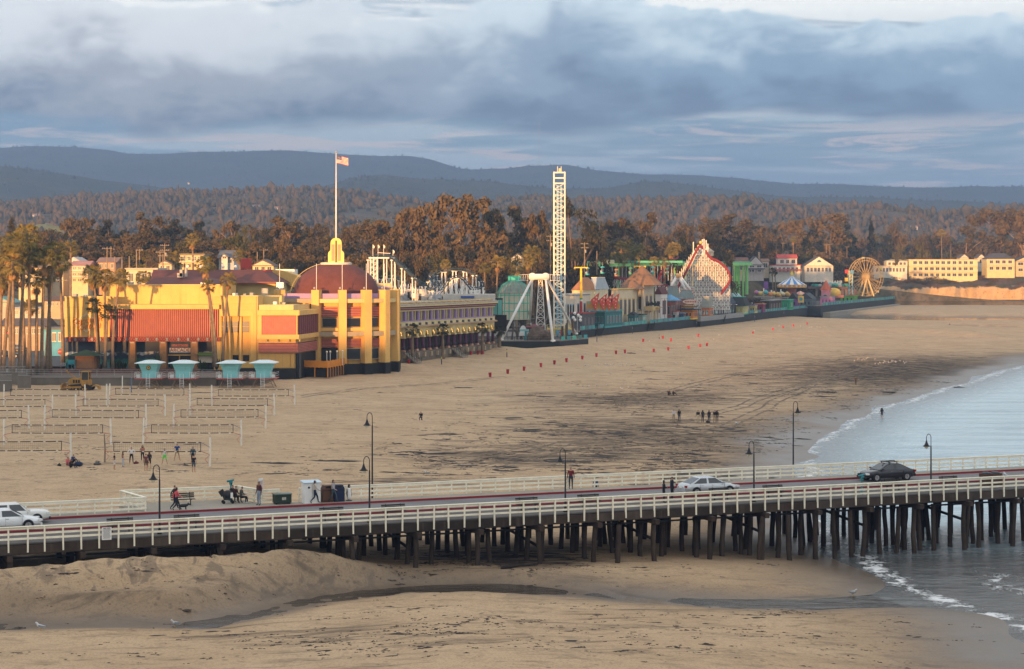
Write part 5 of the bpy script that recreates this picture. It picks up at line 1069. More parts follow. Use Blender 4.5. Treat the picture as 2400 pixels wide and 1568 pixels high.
for a_,b_ in((864,926),):MB(OS).bar(V(a_,604.5,430),V(b_,604.5,430),.5,.3).build('platform_beam',WS2,sc_);MB(OS).bar(V(885,592,432),V(915,594,432),.12,.12).build('handrail',WS2,sc_)
for x_,y_ in((874,573),(886,573),(899,573),(921,585)):
 MB(OS).tube([V(x_,600,432),V(x_,y_,432)],.06,5).build('flag_mast',WS2,sc_);MB(OS).ext([V(x_,y_,432),V(x_+4,y_+4,432),V(x_+3,y_+9,432),V(x_,y_+8,432)],(0,.03,0)).build('pennant',CRE,sc_)
yb_=T('ride_station_block','pale block with machinery below the steel coaster','building',V(960,712,428));OY=Vector(yb_.location)
MB(OY).px(933,678,1000,712,428,12).build('wall',col((.56,.50,.42)),yb_);MB(OY).px(1038,690,1160,712,430,12).build('wall',col((.5,.46,.40)),yb_);MB(OY).px(1080,694,1112,698,429.5,.3).build('blue_tarpaulin',col((.03,.08,.30)),yb_);MB(OY).px(880,664,916,684,428,8).build('wall',col((.60,.44,.22)),yb_);MB(OY).px(882,672,914,677,427.8,.3).build('lavender_band',LAV,yb_)
for x_ in(958,962):
 for y_ in(693,699):MB(OY).tube([V(x_+1,y_,427.9),V(x_+1,y_,427.6)],.28,10).build('fan',BLK,yb_)
for i in range(26):MB(OY).px(940+R.uniform(0,95),684+R.uniform(0,20),940+R.uniform(96,100),700,500,.1) if False else None
for i in range(14):
 x_=945+6.5*i;MB(OY).box(V(x_,697+R.uniform(-6,6),424+R.uniform(0,3)),(R.uniform(.4,1.2),.6,R.uniform(.5,1.4))).build('machine',R.choice((GREYM,WS2,BLK,M((.35,.36,.38),.4,.1,1,metal=.4))),yb_)
 # --- green pavilion between arcade and A-frame
gpv=T('green_pavilion','round green and cream glass pavilion behind the pendulum ride','pavilion',at(1205,735,470));c_=Vector((0,0,0));GRT=M((.05,.40,.30),.6,.1,1)
w_=38/(F/470)
MB().lathe([(w_,-1.5),(w_,5.2)],c_,20).build('wall',col((.50,.46,.34)),gpv);MB().lathe([(w_*1.05,5.2),(w_*.75,7.2),(w_*.3,8.4)],c_,20).build('roof',M((.22,.22,.18),.7,.25,1),gpv);MB().box((0,0,9.0),(3.2,2,1.4)).build('cupola',GRT,gpv)
for k in range(20):
 a_=6.283*k/20;MB().box((w_*1.01*math.cos(a_),w_*1.01*math.sin(a_),2),(.16,.16,6.6),a_).build('mullion',GRT,gpv);MB().tube([(w_*1.06*math.cos(a_),w_*1.06*math.sin(a_),5.25),(w_*.77*math.cos(a_),w_*.77*math.sin(a_),7.3),(w_*.31*math.cos(a_),w_*.31*math.sin(a_),8.5)],.07,5).build('roof_rib',GRT,gpv)
for z in(.5,2.6,4.6):MB().lathe([(w_*1.015,z),(w_*1.015,z+.22)],c_,20).build('transom',GRT,gpv)
t=T('teal_kiosk','dark framed teal glass kiosk at the end of the arcade gallery','kiosk',at(1166,737,440));MB().box((0,0,1.8),(2.3,2.2,3.6)).build('glass',col((.14,.42,.38),.3),t);MB().box((0,0,3.75),(2.6,2.5,.3)).build('roof',BLK,t)
for a_ in(-1.15,0,1.15):MB().box((a_,-1.12,1.8),(.12,.1,3.6)).build('frame',BLK,t)
MB().box((0,0,-2),(4.4,3,3.8)).build('dark_base',BLK,t)
t=T('dark_service_deck','dark two level timber deck behind the pendulum ride','deck',at(1215,775,474));
for z,w2 in((0,10),(3.0,9)):MB().box((0,0,z),(w2,5,.3)).build('floor',M((.10,.09,.08),.9,.2,1),t)
for k in range(7):MB().box((-4.4+1.45*k,-2.4,1.2),(.22,.22,7)).build('post',M((.09,.075,.06),.9,.2,1),t)
for z in(.9,4):MB().bar((-4.6,-2.5,z),(4.6,-2.5,z),.1,.12).build('rail',BLK,t)
# --- green flume
fl_=T('log_flume','raised green log flume trough on tall posts behind the boardwalk','flume',at(1570,640,700));OF2=Vector(fl_.location);GF=M((.22,.52,.16),.6,.1,.6);GF2=M((.10,.42,.30),.6,.1,.6)
A_,B_=at(1382,621,660),at(1756,619,800)
MB(OF2).bar(A_,B_,3.0,1.2).build('trough',GF,fl_);MB(OF2).bar(A_+Vector((0,3,1.1)),B_+Vector((0,3,.9)),2.0,.5).build('upper_trough',GF2,fl_)
MB(OF2).px(1402,609,1440,618,668,5).build('station_roof',col((.68,.62,.36)),fl_);MB(OF2).px(1468,611,1600,616,690,4).build('station_roof',GF2,fl_)
for i in range(15):
 p=A_.lerp(B_,(i+.3)/15);MB(OF2).tube([(p.x,p.y,6),(p.x,p.y,p.z)],.35,8).build('post',GF if i%3 else GF2,fl_)
for x_ in(1725,1731,1750):MB(OF2).tube([at(x_,690,800),at(x_,620,800)],.75,10).build('tall_post',GF,fl_)
for i in range(22):x_=1402+8.2*i;MB(OF2).box(at(x_,638,690+i),(.16,.16,R.uniform(5,9))).build('white_support',WS2,fl_)
# --- wooden coaster
wc=T('wooden_coaster','big white wooden roller coaster lattice with dark red track','roller coaster',at(1640,700,700));OW=Vector(wc.location);RTK=M((.20,.016,.024),.6,.15,1)
def Q(x,y,d=700):return at(x,y,d)
lift=[Q(x,y,684) for x,y in((1588,676),(1600,655),(1612,630),(1624,605),(1633,588),(1638,580),(1644,579),(1648,584))]
turn=[Q(x,y,686) for x,y in((1654,590),(1660,600),(1668,608),(1684,615),(1700,628),(1709,643),(1711,657),(1705,670),(1697,680),(1690,690))]
low=[Q(1400,649,672),Q(1420,650,674),Q(1450,654,678),Q(1480,657,682),Q(1520,663,684),Q(1545,668,684),Q(1565,672,684)]
loop2=[Q(1548,662,690),Q(1556,640,694),Q(1566,624,700),Q(1576,610,706),Q(1584,604,710)]
TR=[]
for nm,pts in(('lift_track',lift),('turn_track',turn),('low_track',low),('low_track',loop2)):
 P=track(OW,wc,nm,RTK,pts,1.9,.25,.9,False);TR.append(P)
 for s_ in(-1,1):
  m=MB(OW)
  for a_,b_ in zip(P,P[1:]):
   d_=(b_-a_).normalized();sd=d_.cross(Vector((0,0,1)));sd=sd.normalized() if sd.length>.1 else Vector((0,1,0));m.bar(a_+sd*1.25*s_+Vector((0,0,.55)),b_+sd*1.25*s_+Vector((0,0,.55)),.16,.38)
  m.build('guard_rail',RTK,wc)
TOPX=[(1568,640),(1590,640),(1600,625),(1615,600),(1630,583),(1640,578),(1650,583),(1658,600),(1672,608),(1690,617),(1704,634),(1712,652)]
def ytop(x):return float(np.interp(x,[p[0] for p in TOPX],[p[1] for p in TOPX]))
lat=MB(OW);zb_=6.0
xs_=list(np.arange(1572,1713,4.2));dd=(690,698,706,714)
for di,d_ in enumerate(dd):
 for i,x_ in enumerate(xs_):
  yt=ytop(x_)+di*1.5;top_=at(x_,yt,d_);lat.bar((top_.x,d_,zb_),top_,.17)
  if i<len(xs_)-1:
   x2=xs_[i+1];z=zb_+1.5;k=0;n2=at(x2,ytop(x2),d_)
   while z<min(top_.z,n2.z)-.5:
    lat.bar((top_.x,d_,z),(n2.x,d_,z),.13)
    z2=min(z+1.9,min(top_.z,n2.z))
    if(k+i)%2:lat.bar((top_.x,d_,z),(n2.x,d_,z2),.10)
    else:lat.bar((n2.x,d_,z),(top_.x,d_,z2),.10)
    z+=1.9;k+=1
  if di<3 and i%2==0:
   z=zb_+2
   while z<top_.z-1:lat.bar((top_.x,d_,z),(at(x_,0,dd[di+1]).x,dd[di+1],z+1.8),.10);z+=5.2
tag(lat.build('support_lattice',WS2,wc),kind='stuff')
for x_,y_ in((1625,567),(1646,561),(1650,560),(1655,563),(1659,571)):MB(OW).bar(at(x_,596,704),at(x_,y_,704),.35).build('tall_post',WS2,wc)
for x_,y_ in((1637,577),(1642,568),(1627,601),(1622,611)):MB(OW).ball(at(x_,y_,703),.55,8,5).build('lamp',YLP,wc)
for x_ in range(1410,1580,9):
 yt=float(np.interp(x_,[1400,1480,1565],[650,657,672]));m=MB(OW);m.bar(at(x_,684,676),at(x_,yt,676),.18);m.bar(at(x_,684,682),at(x_+4,yt,682),.16);m.bar(at(x_,680,676),at(x_+9,yt+3,676),.12);m.build('trestle',WS2,wc)
MB(OW).lathe([(2.3,0),(2.3,1.6),(2.6,1.7),(.05,3.6)],at(1659,600,716),8).build('cupola',col((.45,.36,.26)),wc)
t=T('small_aframe_ride','small white and orange A-frame ride left of the wooden coaster','ride',at(1590,690,672));OAf=Vector(t.location)
for x0,x1 in((1568,1586),(1606,1592),(1618,1594)):MB(OAf).tube([at(x0,680,668),at(x1,648,670)],[.5,.55],10).build('leg',WST,t,True)
MB(OAf).tube([at(1584,647,670),at(1596,647,670)],.9,12).build('hub',M((.65,.35,.12),.5,.1,1),t)
# --- striped carousel tent, ferris wheel, far rides
ct=T('carousel_swing','swing carousel with a blue and white striped cone top','carousel',at(1856,700,905));s_=905/F;r_=33*s_;h0=(700-667)*s_;h1=(700-644)*s_
for k in range(20):
 a0_,a1_=6.283*k/20,6.283*(k+1)/20;m=MB();m.add([(r_*math.cos(a0_),r_*math.sin(a0_),h0),(r_*math.cos(a1_),r_*math.sin(a1_),h0),(.25*r_*math.cos(a1_),.25*r_*math.sin(a1_),h0+(h1-h0)*.62),(.25*r_*math.cos(a0_),.25*r_*math.sin(a0_),h0+(h1-h0)*.62),(0,0,h1)],[(0,1,2,3),(3,2,4)]);m.build('tent_gore',col((.09,.24,.52) if k%2 else(.72,.68,.60)),ct)
 m=MB();m.box((r_*1.01*math.cos(a0_+.157),r_*1.01*math.sin(a0_+.157),h0-.75),(.2,r_*.30,1.5),a0_+.157);v_=m.build('valance',M((.62,.30,.05),.6,.2,1),ct)
 MB().tube([(r_*1.02*math.cos(a0_+.157),r_*1.02*math.sin(a0_+.157),h0-.7),(r_*1.05*math.cos(a0_+.157),r_*1.05*math.sin(a0_+.157),h0-.7)],.5,8).build('mirror',col((.6,.55,.4)),v_)
MB().lathe([(.9,h1-.2),(.5,h1+1.0),(.08,h1+2.2)],(0,0,0),10).build('finial',YLP,ct);MB().lathe([(2.2,0),(2.2,h0-2),(r_*.8,h0-1.3),(r_*.8,h0-.7)],(0,0,0),16).build('centre_column',M((.40,.10,.05),.6,.3,1),ct)
fw=T('ferris_wheel','yellow ferris wheel at the end of the boardwalk','ferris wheel',at(2029,694,985),math.radians(22));s_=985/F;cz=(694-649)*s_;rw=45*s_;YW=M((.44,.31,.13),.6,.1,1);YW2=M((.62,.5,.25),.6,.1,1)
for y_ in(-1.3,1.3):
 for rr_,th in((rw,.28),(rw*.86,.2)):
  P=[(rr_*math.cos(a_),y_,cz+rr_*math.sin(a_)) for a_ in[6.283*i/40 for i in range(41)]];MB().tube(P,th/1.6,5,0,False).build('rim',YW,fw)
 for k in range(20):a_=6.283*k/20;MB().bar((.8*math.cos(a_),y_,cz+.8*math.sin(a_)),(rw*math.cos(a_),y_,cz+rw*math.sin(a_)),.22).build('spoke',YW,fw)
 for sx in(-1,1):MB().bar((sx*3.6,y_*1.8,0),(0,y_*1.2,cz),.5).build('support',YW2,fw)
MB().tube([(0,-2,cz),(0,2,cz)],1.3,14).build('hub',YW,fw)
for k in range(20):
 a_=6.283*k/20+.15;MB().bar((rw*math.cos(a_),-1.3,cz+rw*math.sin(a_)),(rw*math.cos(a_),1.3,cz+rw*math.sin(a_)),.2).build('cross_tie',YW,fw)
 if k%4==1:MB().box((rw*1.03*math.cos(a_),0,cz+rw*1.03*math.sin(a_)-.3),(1.1,1.2,1.0)).build('gondola',col(((.62,.42,.05),(.30,.42,.08),(.5,.45,.2))[k%3]),fw)
t=T('swing_tower','slim pale blue ride tower with a red top left of the ferris wheel','ride',at(1994,690,960));s_=960/F;hh=(690-634)*s_
for a_ in(-1,1):MB().tube([(a_*.9,0,0),(a_*.7,0,hh)],.3,8).build('column',col((.28,.48,.52)),t)
for k in range(7):MB().bar((-.9,0,hh*k/7),(.8,0,hh*(k+1)/7),.2).build('brace',col((.6,.55,.3)),t)
for x_,z_,c_ in((-2.2,hh-.5,(.5,.05,.04)),(.6,hh-.8,(.12,.28,.42)),(-2.4,hh*.62,(.62,.42,.05)),(-2.6,hh*.38,(.62,.45,.05))):MB().box((x_,0,z_),(1.6,1.5,1.9)).build('car',col(c_),t)
ts=T('tsunami_ride','low spinning ride with raised lettering sign behind the pink turret','ride',at(1950,690,940));OTs=Vector(ts.location)
MB(OTs).px(1902,672,1988,677,940,12).build('platform',col((.25,.12,.12)),ts);MB(OTs).px(1936,661,1972,668,942,.3).build('sign_board',col((.25,.48,.48)),ts);text('TSUNAMI',2.0,WHITE,ts,at(1948,661,939)-OTs,(math.pi/2,0,0),.1,'lettering',1.35)
for i in range(11):m=MB(OTs);m.lathe([(1.1,0),(1.2,.8),(.6,1.3)],at(1906+7.8*i,672,938),9);m.build('car',col(((.03,.16,.12),(.04,.26,.18),(.3,.3,.28))[i%3]),ts)
for x_ in(1912,1980):MB(OTs).px(x_,677,x_+4,695,943,1.5).build('column',CONC,ts)
CL=[('clam_ride','orange and purple clam shell rides above the red booth',1790,688,870,((.55,.22,.06),(.42,.16,.35),(.6,.42,.1),(.1,.4,.42))),('balloon_ride','cluster of small bright ride cars left of the carousel',1808,692,880,((.6,.35,.08),(.55,.12,.14),(.2,.45,.45),(.62,.5,.12))),('sea_ride','small pastel ride cars above the grey upper walkway',1830,690,890,((.62,.4,.12),(.5,.2,.3),(.2,.42,.4),(.6,.5,.3)))]
for nm,lb,x,y,d,cs in CL:
 t=T(nm,lb,'ride',at(x,y,d));MB().box((0,0,-1.5),(9,6,.6)).build('platform',CONC,t);MB().tube([(0,0,-1.5),(0,0,2.5)],.3,8).build('mast',WS2,t)
 for k in range(9):
  a_=.7*k;MB().lathe([(.9,-.9),(1.2,-.2),(.9,.5),(.2,.9)],(3.6*math.cos(a_),2.4*math.sin(a_),R.uniform(-.4,1.0)),9).build('car',col(cs[k%4]),t,True)
  MB().bar((0,0,1.2),(3.4*math.cos(a_),2.2*math.sin(a_),.2),.12).build('arm',YLP,t)
t=T('purple_tower_sign','tall purple sign panel left of the carousel','sign',at(1795,690,900));MB().box((0,0,3),(.5,.5,6)).build('post',GREYM,t);MB().box((0,-.3,4.5),(2.2,.4,3.8)).build('board',col((.20,.08,.28)),t)
t=T('small_tent','small pink and yellow striped tent top in front of the carousel','tent',at(1876,690,880));
for k in range(10):a0_,a1_=6.283*k/10,6.283*(k+1)/10;MB().add([(3.3*math.cos(a0_),3.3*math.sin(a0_),0),(3.3*math.cos(a1_),3.3*math.sin(a1_),0),(0,0,1.7)],[(0,1,2)]).build('gore',col((.65,.45,.25) if k%2 else(.6,.2,.22)),t)
MB().lathe([(3.2,-2.5),(3.2,0)],(0,0,0),12).build('wall',col((.5,.3,.1)),t)
t=T('picture_sign','yellow picture sign with a teal disc on the slate stall','sign',at(1877,703,838));MB().box((0,0,.3),(2.6,.3,3.0)).build('board',col((.66,.42,.08)),t);MB().tube([(0,-.16,.4),(0,-.25,.4)],.85,14).build('disc',col((.06,.30,.33)),t)
t=T('yellow_dome','yellow shell shaped dome beside the pink turret','dome',at(1954,689,930));MB().lathe([(3.0,-1),(3.0,1.2),(2.4,2.4),(1.0,3.0),(.1,3.1)],(0,0,0),14,0,1.2,.8).build('shell',col((.66,.45,.10)),t,True);MB().box((.6,-1.6,-1.2),(8,.4,1.4)).build('sign_band',col((.58,.2,.14)),t)
lpp=None
for i,(x,yb,yt) in enumerate(((1433,762,707),(1504,752,717),(1558,748,693),(1591,743,690),(1625,741,712),(1665,741,713),(1687,738,711),(1720,733,708),(1740,733,706),(1757,731,706))):
 d=dl(x)+1.2;p=at(x,yb,d);p.z=4.8;lb='thin promenade lamp post, '+('first','second','third','fourth','fifth','sixth','seventh','eighth','ninth','last')[i]+' from the tower ride along the fence'
 t=T('promenade_lamp',lb,'street lamp',p,0,'promenade lamp posts');hh=(yb-yt)*d/F;MB().tube([(0,0,0),(0,0,hh)],.10,6).build('pole',M((.16,.13,.09),.8,.2,1),t)
 for s2 in(-1,1):MB().bar((0,0,hh),(s2*.9,0,hh+.05),.1).build('arm',GREYM,t);MB().box((s2*1.0,0,hh-.05),(.55,.35,.3)).build('lamp_head',GREYM if i<5 else WHITE,t)
 # --- palms, trees, shrubs
def leaf_mat(name,a,b_,sc_=.35,c=None):
 m=bpy.data.materials.new(name);m.use_nodes=True;n=N(m.node_tree);b=n.n['Principled BSDF']
 pos=n.new('ShaderNodeNewGeometry').outputs['Position'];oi=n.new('ShaderNodeObjectInfo')
 f=n.math('ADD',n.noise(pos,sc_,4,.6),n.math('MULTIPLY',n.math('SUBTRACT',oi.outputs['Random'],.5),.35))
 col_=n.mix(n.smooth(f,.35,.65),a,b_)
 if c:col_=n.mix(n.smooth(n.noise(pos,sc_*4,3,.6),.55,.7),col_,c)
 n.l.new(col_,b.inputs['Base Color']);b.inputs['Roughness'].default_value=.8;b.inputs['Specular IOR Level'].default_value=.15;return m
EUC=leaf_mat('gum_leaf',(.070,.053,.024),(.115,.079,.036),.18,(.16,.10,.048));DRK=leaf_mat('dark_leaf',(.028,.030,.014),(.055,.046,.020),.25);GRNL=leaf_mat('green_leaf',(.065,.066,.020),(.10,.082,.026),.3);BRNL=leaf_mat('bare_twig',(.13,.085,.055),(.19,.125,.08),.4)
SHR=leaf_mat('shrub_leaf',(.05,.042,.018),(.12,.068,.036),.12,(.035,.04,.016));PLM=leaf_mat('palm_frond',(.13,.11,.03),(.22,.165,.045),.6);PLMD=leaf_mat('palm_frond_dark',(.026,.034,.014),(.05,.052,.02),.6);SKT=leaf_mat('dead_frond',(.26,.15,.06),(.36,.21,.09),.8)
BARK=M((.16,.105,.065),.9,.35,.7,.5,6);PBARK=M((.19,.135,.085),.95,.35,1.8,.7,5);GBARK=M((.30,.21,.14),.9,.3,.5,.3,5)
def leaves_into(m,c,r,n_,size,rr,flat=1.0,mi=0):
 for _ in range(n_):
  d=Vector((rr.gauss(0,1),rr.gauss(0,1),rr.gauss(0,1))).normalized();k=rr.random()**.4
  p=Vector((c[0]+d.x*r[0]*k,c[1]+d.y*r[1]*k,c[2]+d.z*r[2]*k));nn=(d+Vector((rr.gauss(0,.55),rr.gauss(0,.55),rr.gauss(0,.55)+.15))).normalized()
  a=nn.orthogonal().normalized();a=Matrix.Rotation(rr.uniform(0,6.28),3,nn)@a;b=nn.cross(a);s=size*rr.uniform(.55,1.3)
  m.add([p-a*s,p-b*s*.55,p+a*s,p+b*s*.55],[(0,1,2,3)],mi)
def gum(seed,kind):
 """crown and wood meshes for a tree of unit height 1 (scaled up when placed)"""
 rr=random.Random(seed);cr=MB();wd=MB();lean=rr.uniform(-.04,.04)
 if kind=='gum':
  top=.96;wd.tube([(0,0,-.05),(lean*.3,0,.2),(lean,.01,.45),(lean*1.6,0,.75)],[.017,.014,.010,.004],7);n_=rr.randint(14,18)
  for i in range(n_):
   t=rr.uniform(.30,1);ang=rr.uniform(0,6.28);rad=rr.uniform(.05,.30)*(1.15-.7*abs(t-.62));c=(lean*t+rad*math.cos(ang),rad*math.sin(ang),.12+t*.82*(1 if rad<.2 else .92));s=rr.uniform(.07,.135)
   b=(lean*t*.8,0,max(.15,c[2]-.22));wd.tube([b,((b[0]+c[0])/2,(b[1]+c[1])/2,(b[2]+c[2])/2+.02),c],[.006,.004,.002],5)
   for k in range(5):
    q=(c[0]+rr.gauss(0,s*.55),c[1]+rr.gauss(0,s*.55),c[2]+rr.gauss(0,s*.38));leaves_into(cr,q,(s*.70,s*.70,s*.46),66,.0225,rr)
 elif kind=='round':
  wd.tube([(0,0,-.05),(0,0,.2),(lean,0,.5)],[.03,.024,.012],7)
  for i in range(26):
   a=rr.uniform(0,6.28);t=rr.random();z=.12+.80*t;rad=.36*math.sqrt(max(0.02,1-((z-.45)/.55)**2))*rr.uniform(.45,1);c=(rad*math.cos(a),rad*math.sin(a),z);s=rr.uniform(.09,.15)
   for k in range(3):leaves_into(cr,(c[0]+rr.gauss(0,s*.4),c[1]+rr.gauss(0,s*.4),c[2]+rr.gauss(0,s*.3)),(s*.75,s*.75,s*.52),46,.022,rr)
   if i%3==0:wd.tube([(0,0,.2),(c[0]*.5,c[1]*.5,c[2]*.6+.1),c],[.012,.008,.003],5)
 elif kind=='pine':
  wd.tube([(0,0,-.05),(0,0,.5),(0,0,.97)],[.026,.016,.004],7)
  for i in range(34):
   t=i/34;z=.10+.86*t;rad=.27*(1-t)**.8+.02;a=i*2.4;c=(rad*.62*math.cos(a),rad*.62*math.sin(a),z);wd.tube([(0,0,z),(rad*math.cos(a),rad*math.sin(a),z-.01)],[.006,.002],4)
   leaves_into(cr,c,(rad*.72,rad*.72,.045),75,.0165,rr);leaves_into(cr,(rad*.9*math.cos(a),rad*.9*math.sin(a),z),(.06,.06,.035),26,.0165,rr)
 elif kind=='bare':
  wd.tube([(0,0,-.05),(0,0,.3)],[.03,.022],6)
  for i in range(30):
   a=rr.uniform(0,6.28);e=rr.uniform(.15,1);c=(.42*math.cos(a)*(1.1-e*.6),.42*math.sin(a)*(1.1-e*.6),.3+.65*e);wd.tube([(0,0,.28),(c[0]*.5,c[1]*.5,c[2]*.6+.1),c],[.012,.007,.002],4);leaves_into(cr,c,(.13,.13,.13),40,.012,rr)
 elif kind=='shrub':
  for i in range(9):leaves_into(cr,(rr.gauss(0,.28),rr.gauss(0,.28),rr.uniform(.15,.7)),(.34,.34,.26),70,.055,rr)
  for i in range(5):wd.tube([(0,0,-.1),(rr.gauss(0,.2),rr.gauss(0,.2),.5)],[.02,.008],4)
 return cr,wd
PROT={}
for kind,n_,lm,bm_ in(('gum',6,EUC,GBARK),('round',4,EUC,BARK),('rounddark',2,DRK,BARK),('roundgreen',2,GRNL,BARK),('pine',3,DRK,BARK),('bare',2,BRNL,BARK),('shrub',4,SHR,BARK),('shrubgreen',2,GRNL,BARK)):
 PROT[kind]=[]
 for k in range(n_):
  base={'rounddark':'round','roundgreen':'round','shrubgreen':'shrub'}.get(kind,kind);c,w=gum(hash((kind,k))%1000 if False else 31*k+len(kind)*7+sum(map(ord,kind)),base);PROT[kind].append((c.mesh('crown',lm),w.mesh('trunk',bm_,True)))
def tree(kind,p,h,w,label,name=None,cat='tree',group=None):
 c,tr=PROT[kind][R.randrange(len(PROT[kind]))];t=T(name or{'gum':'gum_tree','pine':'pine_tree','bare':'bare_tree','shrub':'shrub','shrubgreen':'shrub'}.get(kind,'broadleaf_tree'),label,cat,p,R.uniform(0,6.28),group);t.scale=(w,w,h)
 inst('crown',c,t);inst('trunk',tr,t);return t
ADJ=('brown','dull green','russet','olive');NUM=('first','second','third','fourth','fifth','sixth','seventh','eighth','ninth','tenth')
def ptree(kind,x,yt,d,wpx,label,group):
 p=at(x,635,d);zg_=TZ(p.x,p.y) if d<1500 else 20;zt_=H+(YH-yt)*d/F;h=max(4,zt_-zg_+1);w=wpx*d/F/(.62 if kind in('gum',) else .80 if 'round' in kind else .58);return tree(kind,(p.x,p.y,zg_-.5),h,w,label,group=group)
BIG=[('gum',190,505,700,80,'gum tree rising behind the left palms'),('rounddark',160,545,640,48,'dark round tree left of the white hillside house'),('gum',255,520,720,80,'left one of three gum crowns above the casino wing'),('gum',330,497,730,105,'middle and tallest of three gum crowns above the casino wing'),('gum',405,520,760,85,'right one of three gum crowns above the casino wing'),('gum',465,522,760,70,'gum tree behind the bare palm trunk'),('gum',545,515,720,95,'pale topped gum tree left of the flagpole'),('pine',622,532,660,75,'dense dark pine between two gum trees left of the flagpole'),('gum',680,508,700,120,'broad gum tree just left of the flagpole'),('round',745,522,690,90,'round crowned tree directly behind the flagpole'),('round',850,512,680,110,'round crowned tree right of the flagpole'),('gum',905,505,660,100,'gum tree above the steel coaster lift'),('gum',975,468,640,120,'tall gum tree with gaps above the coaster drop'),('gum',1083,444,620,170,'tallest gum tree of the skyline with forked white trunk'),('gum',1148,470,640,90,'gum tree on the right shoulder of the tallest one'),('gum',1205,488,660,105,'gum tree between the tallest one and the drop tower'),('gum',1265,486,650,80,'gum tree just left of the drop tower'),('rounddark',1345,466,640,160,'huge dark tree immediately right of the drop tower'),('rounddark',1395,520,650,90,'dark shoulder tree right of the huge dark one'),('gum',1455,505,780,105,'gum tree above the green flume'),('gum',1520,498,780,125,'gum tree behind the cone roof'),('round',1582,520,760,90,'round tree left of the wooden coaster peak'),('pine',1600,545,740,60,'dark pine beside the wooden coaster peak'),('gum',1650,530,840,90,'gum tree right behind the wooden coaster peak'),('gum',1712,503,1000,125,'gum tree right of the wooden coaster'),('round',1775,520,1020,90,'round tree above the brown roofed cottage'),('round',1850,505,1050,120,'big rounded tree above the red roofed house'),('round',1935,495,1080,165,'largest rounded tree above the gabled house'),('rounddark',1985,520,1170,90,'dark rounded tree right of the largest rounded one'),('pine',2042,508,1175,38,'slim tall pine standing alone above the ferris wheel'),('rounddark',2000,552,1160,75,'dark low tree above the ferris wheel'),('round',2090,540,1250,90,'reddish tree behind the low cliff houses'),('round',2150,545,1250,80,'tree right of the reddish one behind the cliff houses'),('round',2190,540,1280,95,'tree left of the lone tall palm'),('gum',2262,525,1280,120,'gum tree right of the lone tall palm'),('gum',2352,480,1240,150,'tall gum tree near the right edge'),('gum',2398,476,1220,110,'tallest gum tree cut by the right edge'),('pine',27,507,560,50,'reddish conifer behind the far left palms'),('pine',1890,548,1020,70,'dark spreading conifer above the red roofed house'),('bare',1993,590,1180,42,'leafless tree left of the ferris wheel top'),('bare',2046,588,1180,46,'leafless tree right of the ferris wheel top'),('bare',360,592,520,36,'leafless pale tree among the utility poles'),('roundgreen',2106,572,1170,42,'sunlit olive tree right of the ferris wheel'),('roundgreen',2162,568,1180,44,'sunlit olive tree above the low cliff houses')]
for k,x,yt,d,w,lb in BIG:ptree(k,x,yt,d,w,lb,'big trees behind the boardwalk')
NEAR_=((60,'the far left palms'),(150,'the hillside houses'),(235,'the casino wing'),(330,'the utility poles'),(420,'the casino hip roof'),(500,'the grey cottage'),(590,'the red water tank'),(650,'the curved yellow canopy'),(720,'the dome'),(810,'the dome flank'),(880,'the coaster lift truss'),(940,'the coaster drop'),(1000,'the coaster dip'),(1060,'the coaster arch'),(1120,'the coaster arch end'),(1170,'the green pavilion'),(1230,'the white A-frame'),(1290,'the drop tower'),(1350,'the first lift pole'),(1420,'the flume station'),(1490,'the castle cone roof'),(1560,'the curved red track'),(1680,'the coaster turn'),(1750,'the brown roofed cottage'),(1830,'the red roofed house'),(1900,'the gabled house'),(1970,'the cliff cottage'),(2040,'the ferris wheel'),(2110,'the low cliff houses'),(2200,'the lone tall palm'),(2290,'the cream apartment block'),(2370,'the right edge'))
def near_(x):return min(NEAR_,key=lambda q:abs(q[0]-x))[1]
seen={}
for i in range(126):
 x=-60+20.2*i+R.uniform(-10,10);rank=i%3;d=(560 if x<1300 else 760 if x<1700 else 1010 if x<1960 else 1270)+R.uniform(-10,70)+rank*80;yt=R.uniform(545,592)-rank*17;k=R.choice(('gum','round','round','round','rounddark','roundgreen'))
 nn=near_(x);c_=seen.get(nn,0);seen[nn]=c_+1;lb=('low','middling','background','half hidden','farther','faint','leaning','twiggy','stooping')[c_%9]+' '+('dark','brown','olive')[{'rounddark':0,'roundgreen':2}.get(k,1)]+' filler tree behind '+nn
 ptree(k,x,yt,d,R.uniform(58,104),lb,'lower trees filling the skyline')
seen={}
for i in range(52):
 x=-40+48*i+R.uniform(-14,14);d=(535 if x<1300 else 735 if x<1700 else 985 if x<1960 else 1235)+R.uniform(0,25);k=R.choice(('round','round','roundgreen','gum'));nn=near_(x);c_=seen.get(nn,0);seen[nn]=c_+1
 ptree(k,x,R.uniform(572,606),d,R.uniform(70,105),('wide','broad','full','thick','plump')[c_%5]+' '+{'roundgreen':'olive'}.get(k,'russet')+' tree just behind '+nn,'front row of trees behind the boardwalk')
seen={}
for i in range(120):
 x=R.uniform(1640,2140) if i<62 else R.uniform(-20,1640);
 if i<62:d=dl(x,R.uniform(36,62)) if x<2060 else 1125+R.uniform(0,20)
 else:d=dl(x,R.uniform(95,150)) if x>700 else R.uniform(450,520)
 p=at(x,640,d);z=TZ(p.x,p.y);s_=R.uniform(4,8) if i<62 else R.uniform(4,9);nn=near_(x);c_=seen.get(nn,0);seen[nn]=c_+1
 tree(R.choice(('shrub','shrub','shrub','shrubgreen')),(p.x,p.y,z-.6),s_*.75,s_,('rounded','spreading','low','tall','ragged','squat','dense','small')[c_%8]+' '+('','dusty ','ruddy ')[(c_//8)%3]+'shrub on the slope near '+nn,group='shrubs on the slopes')
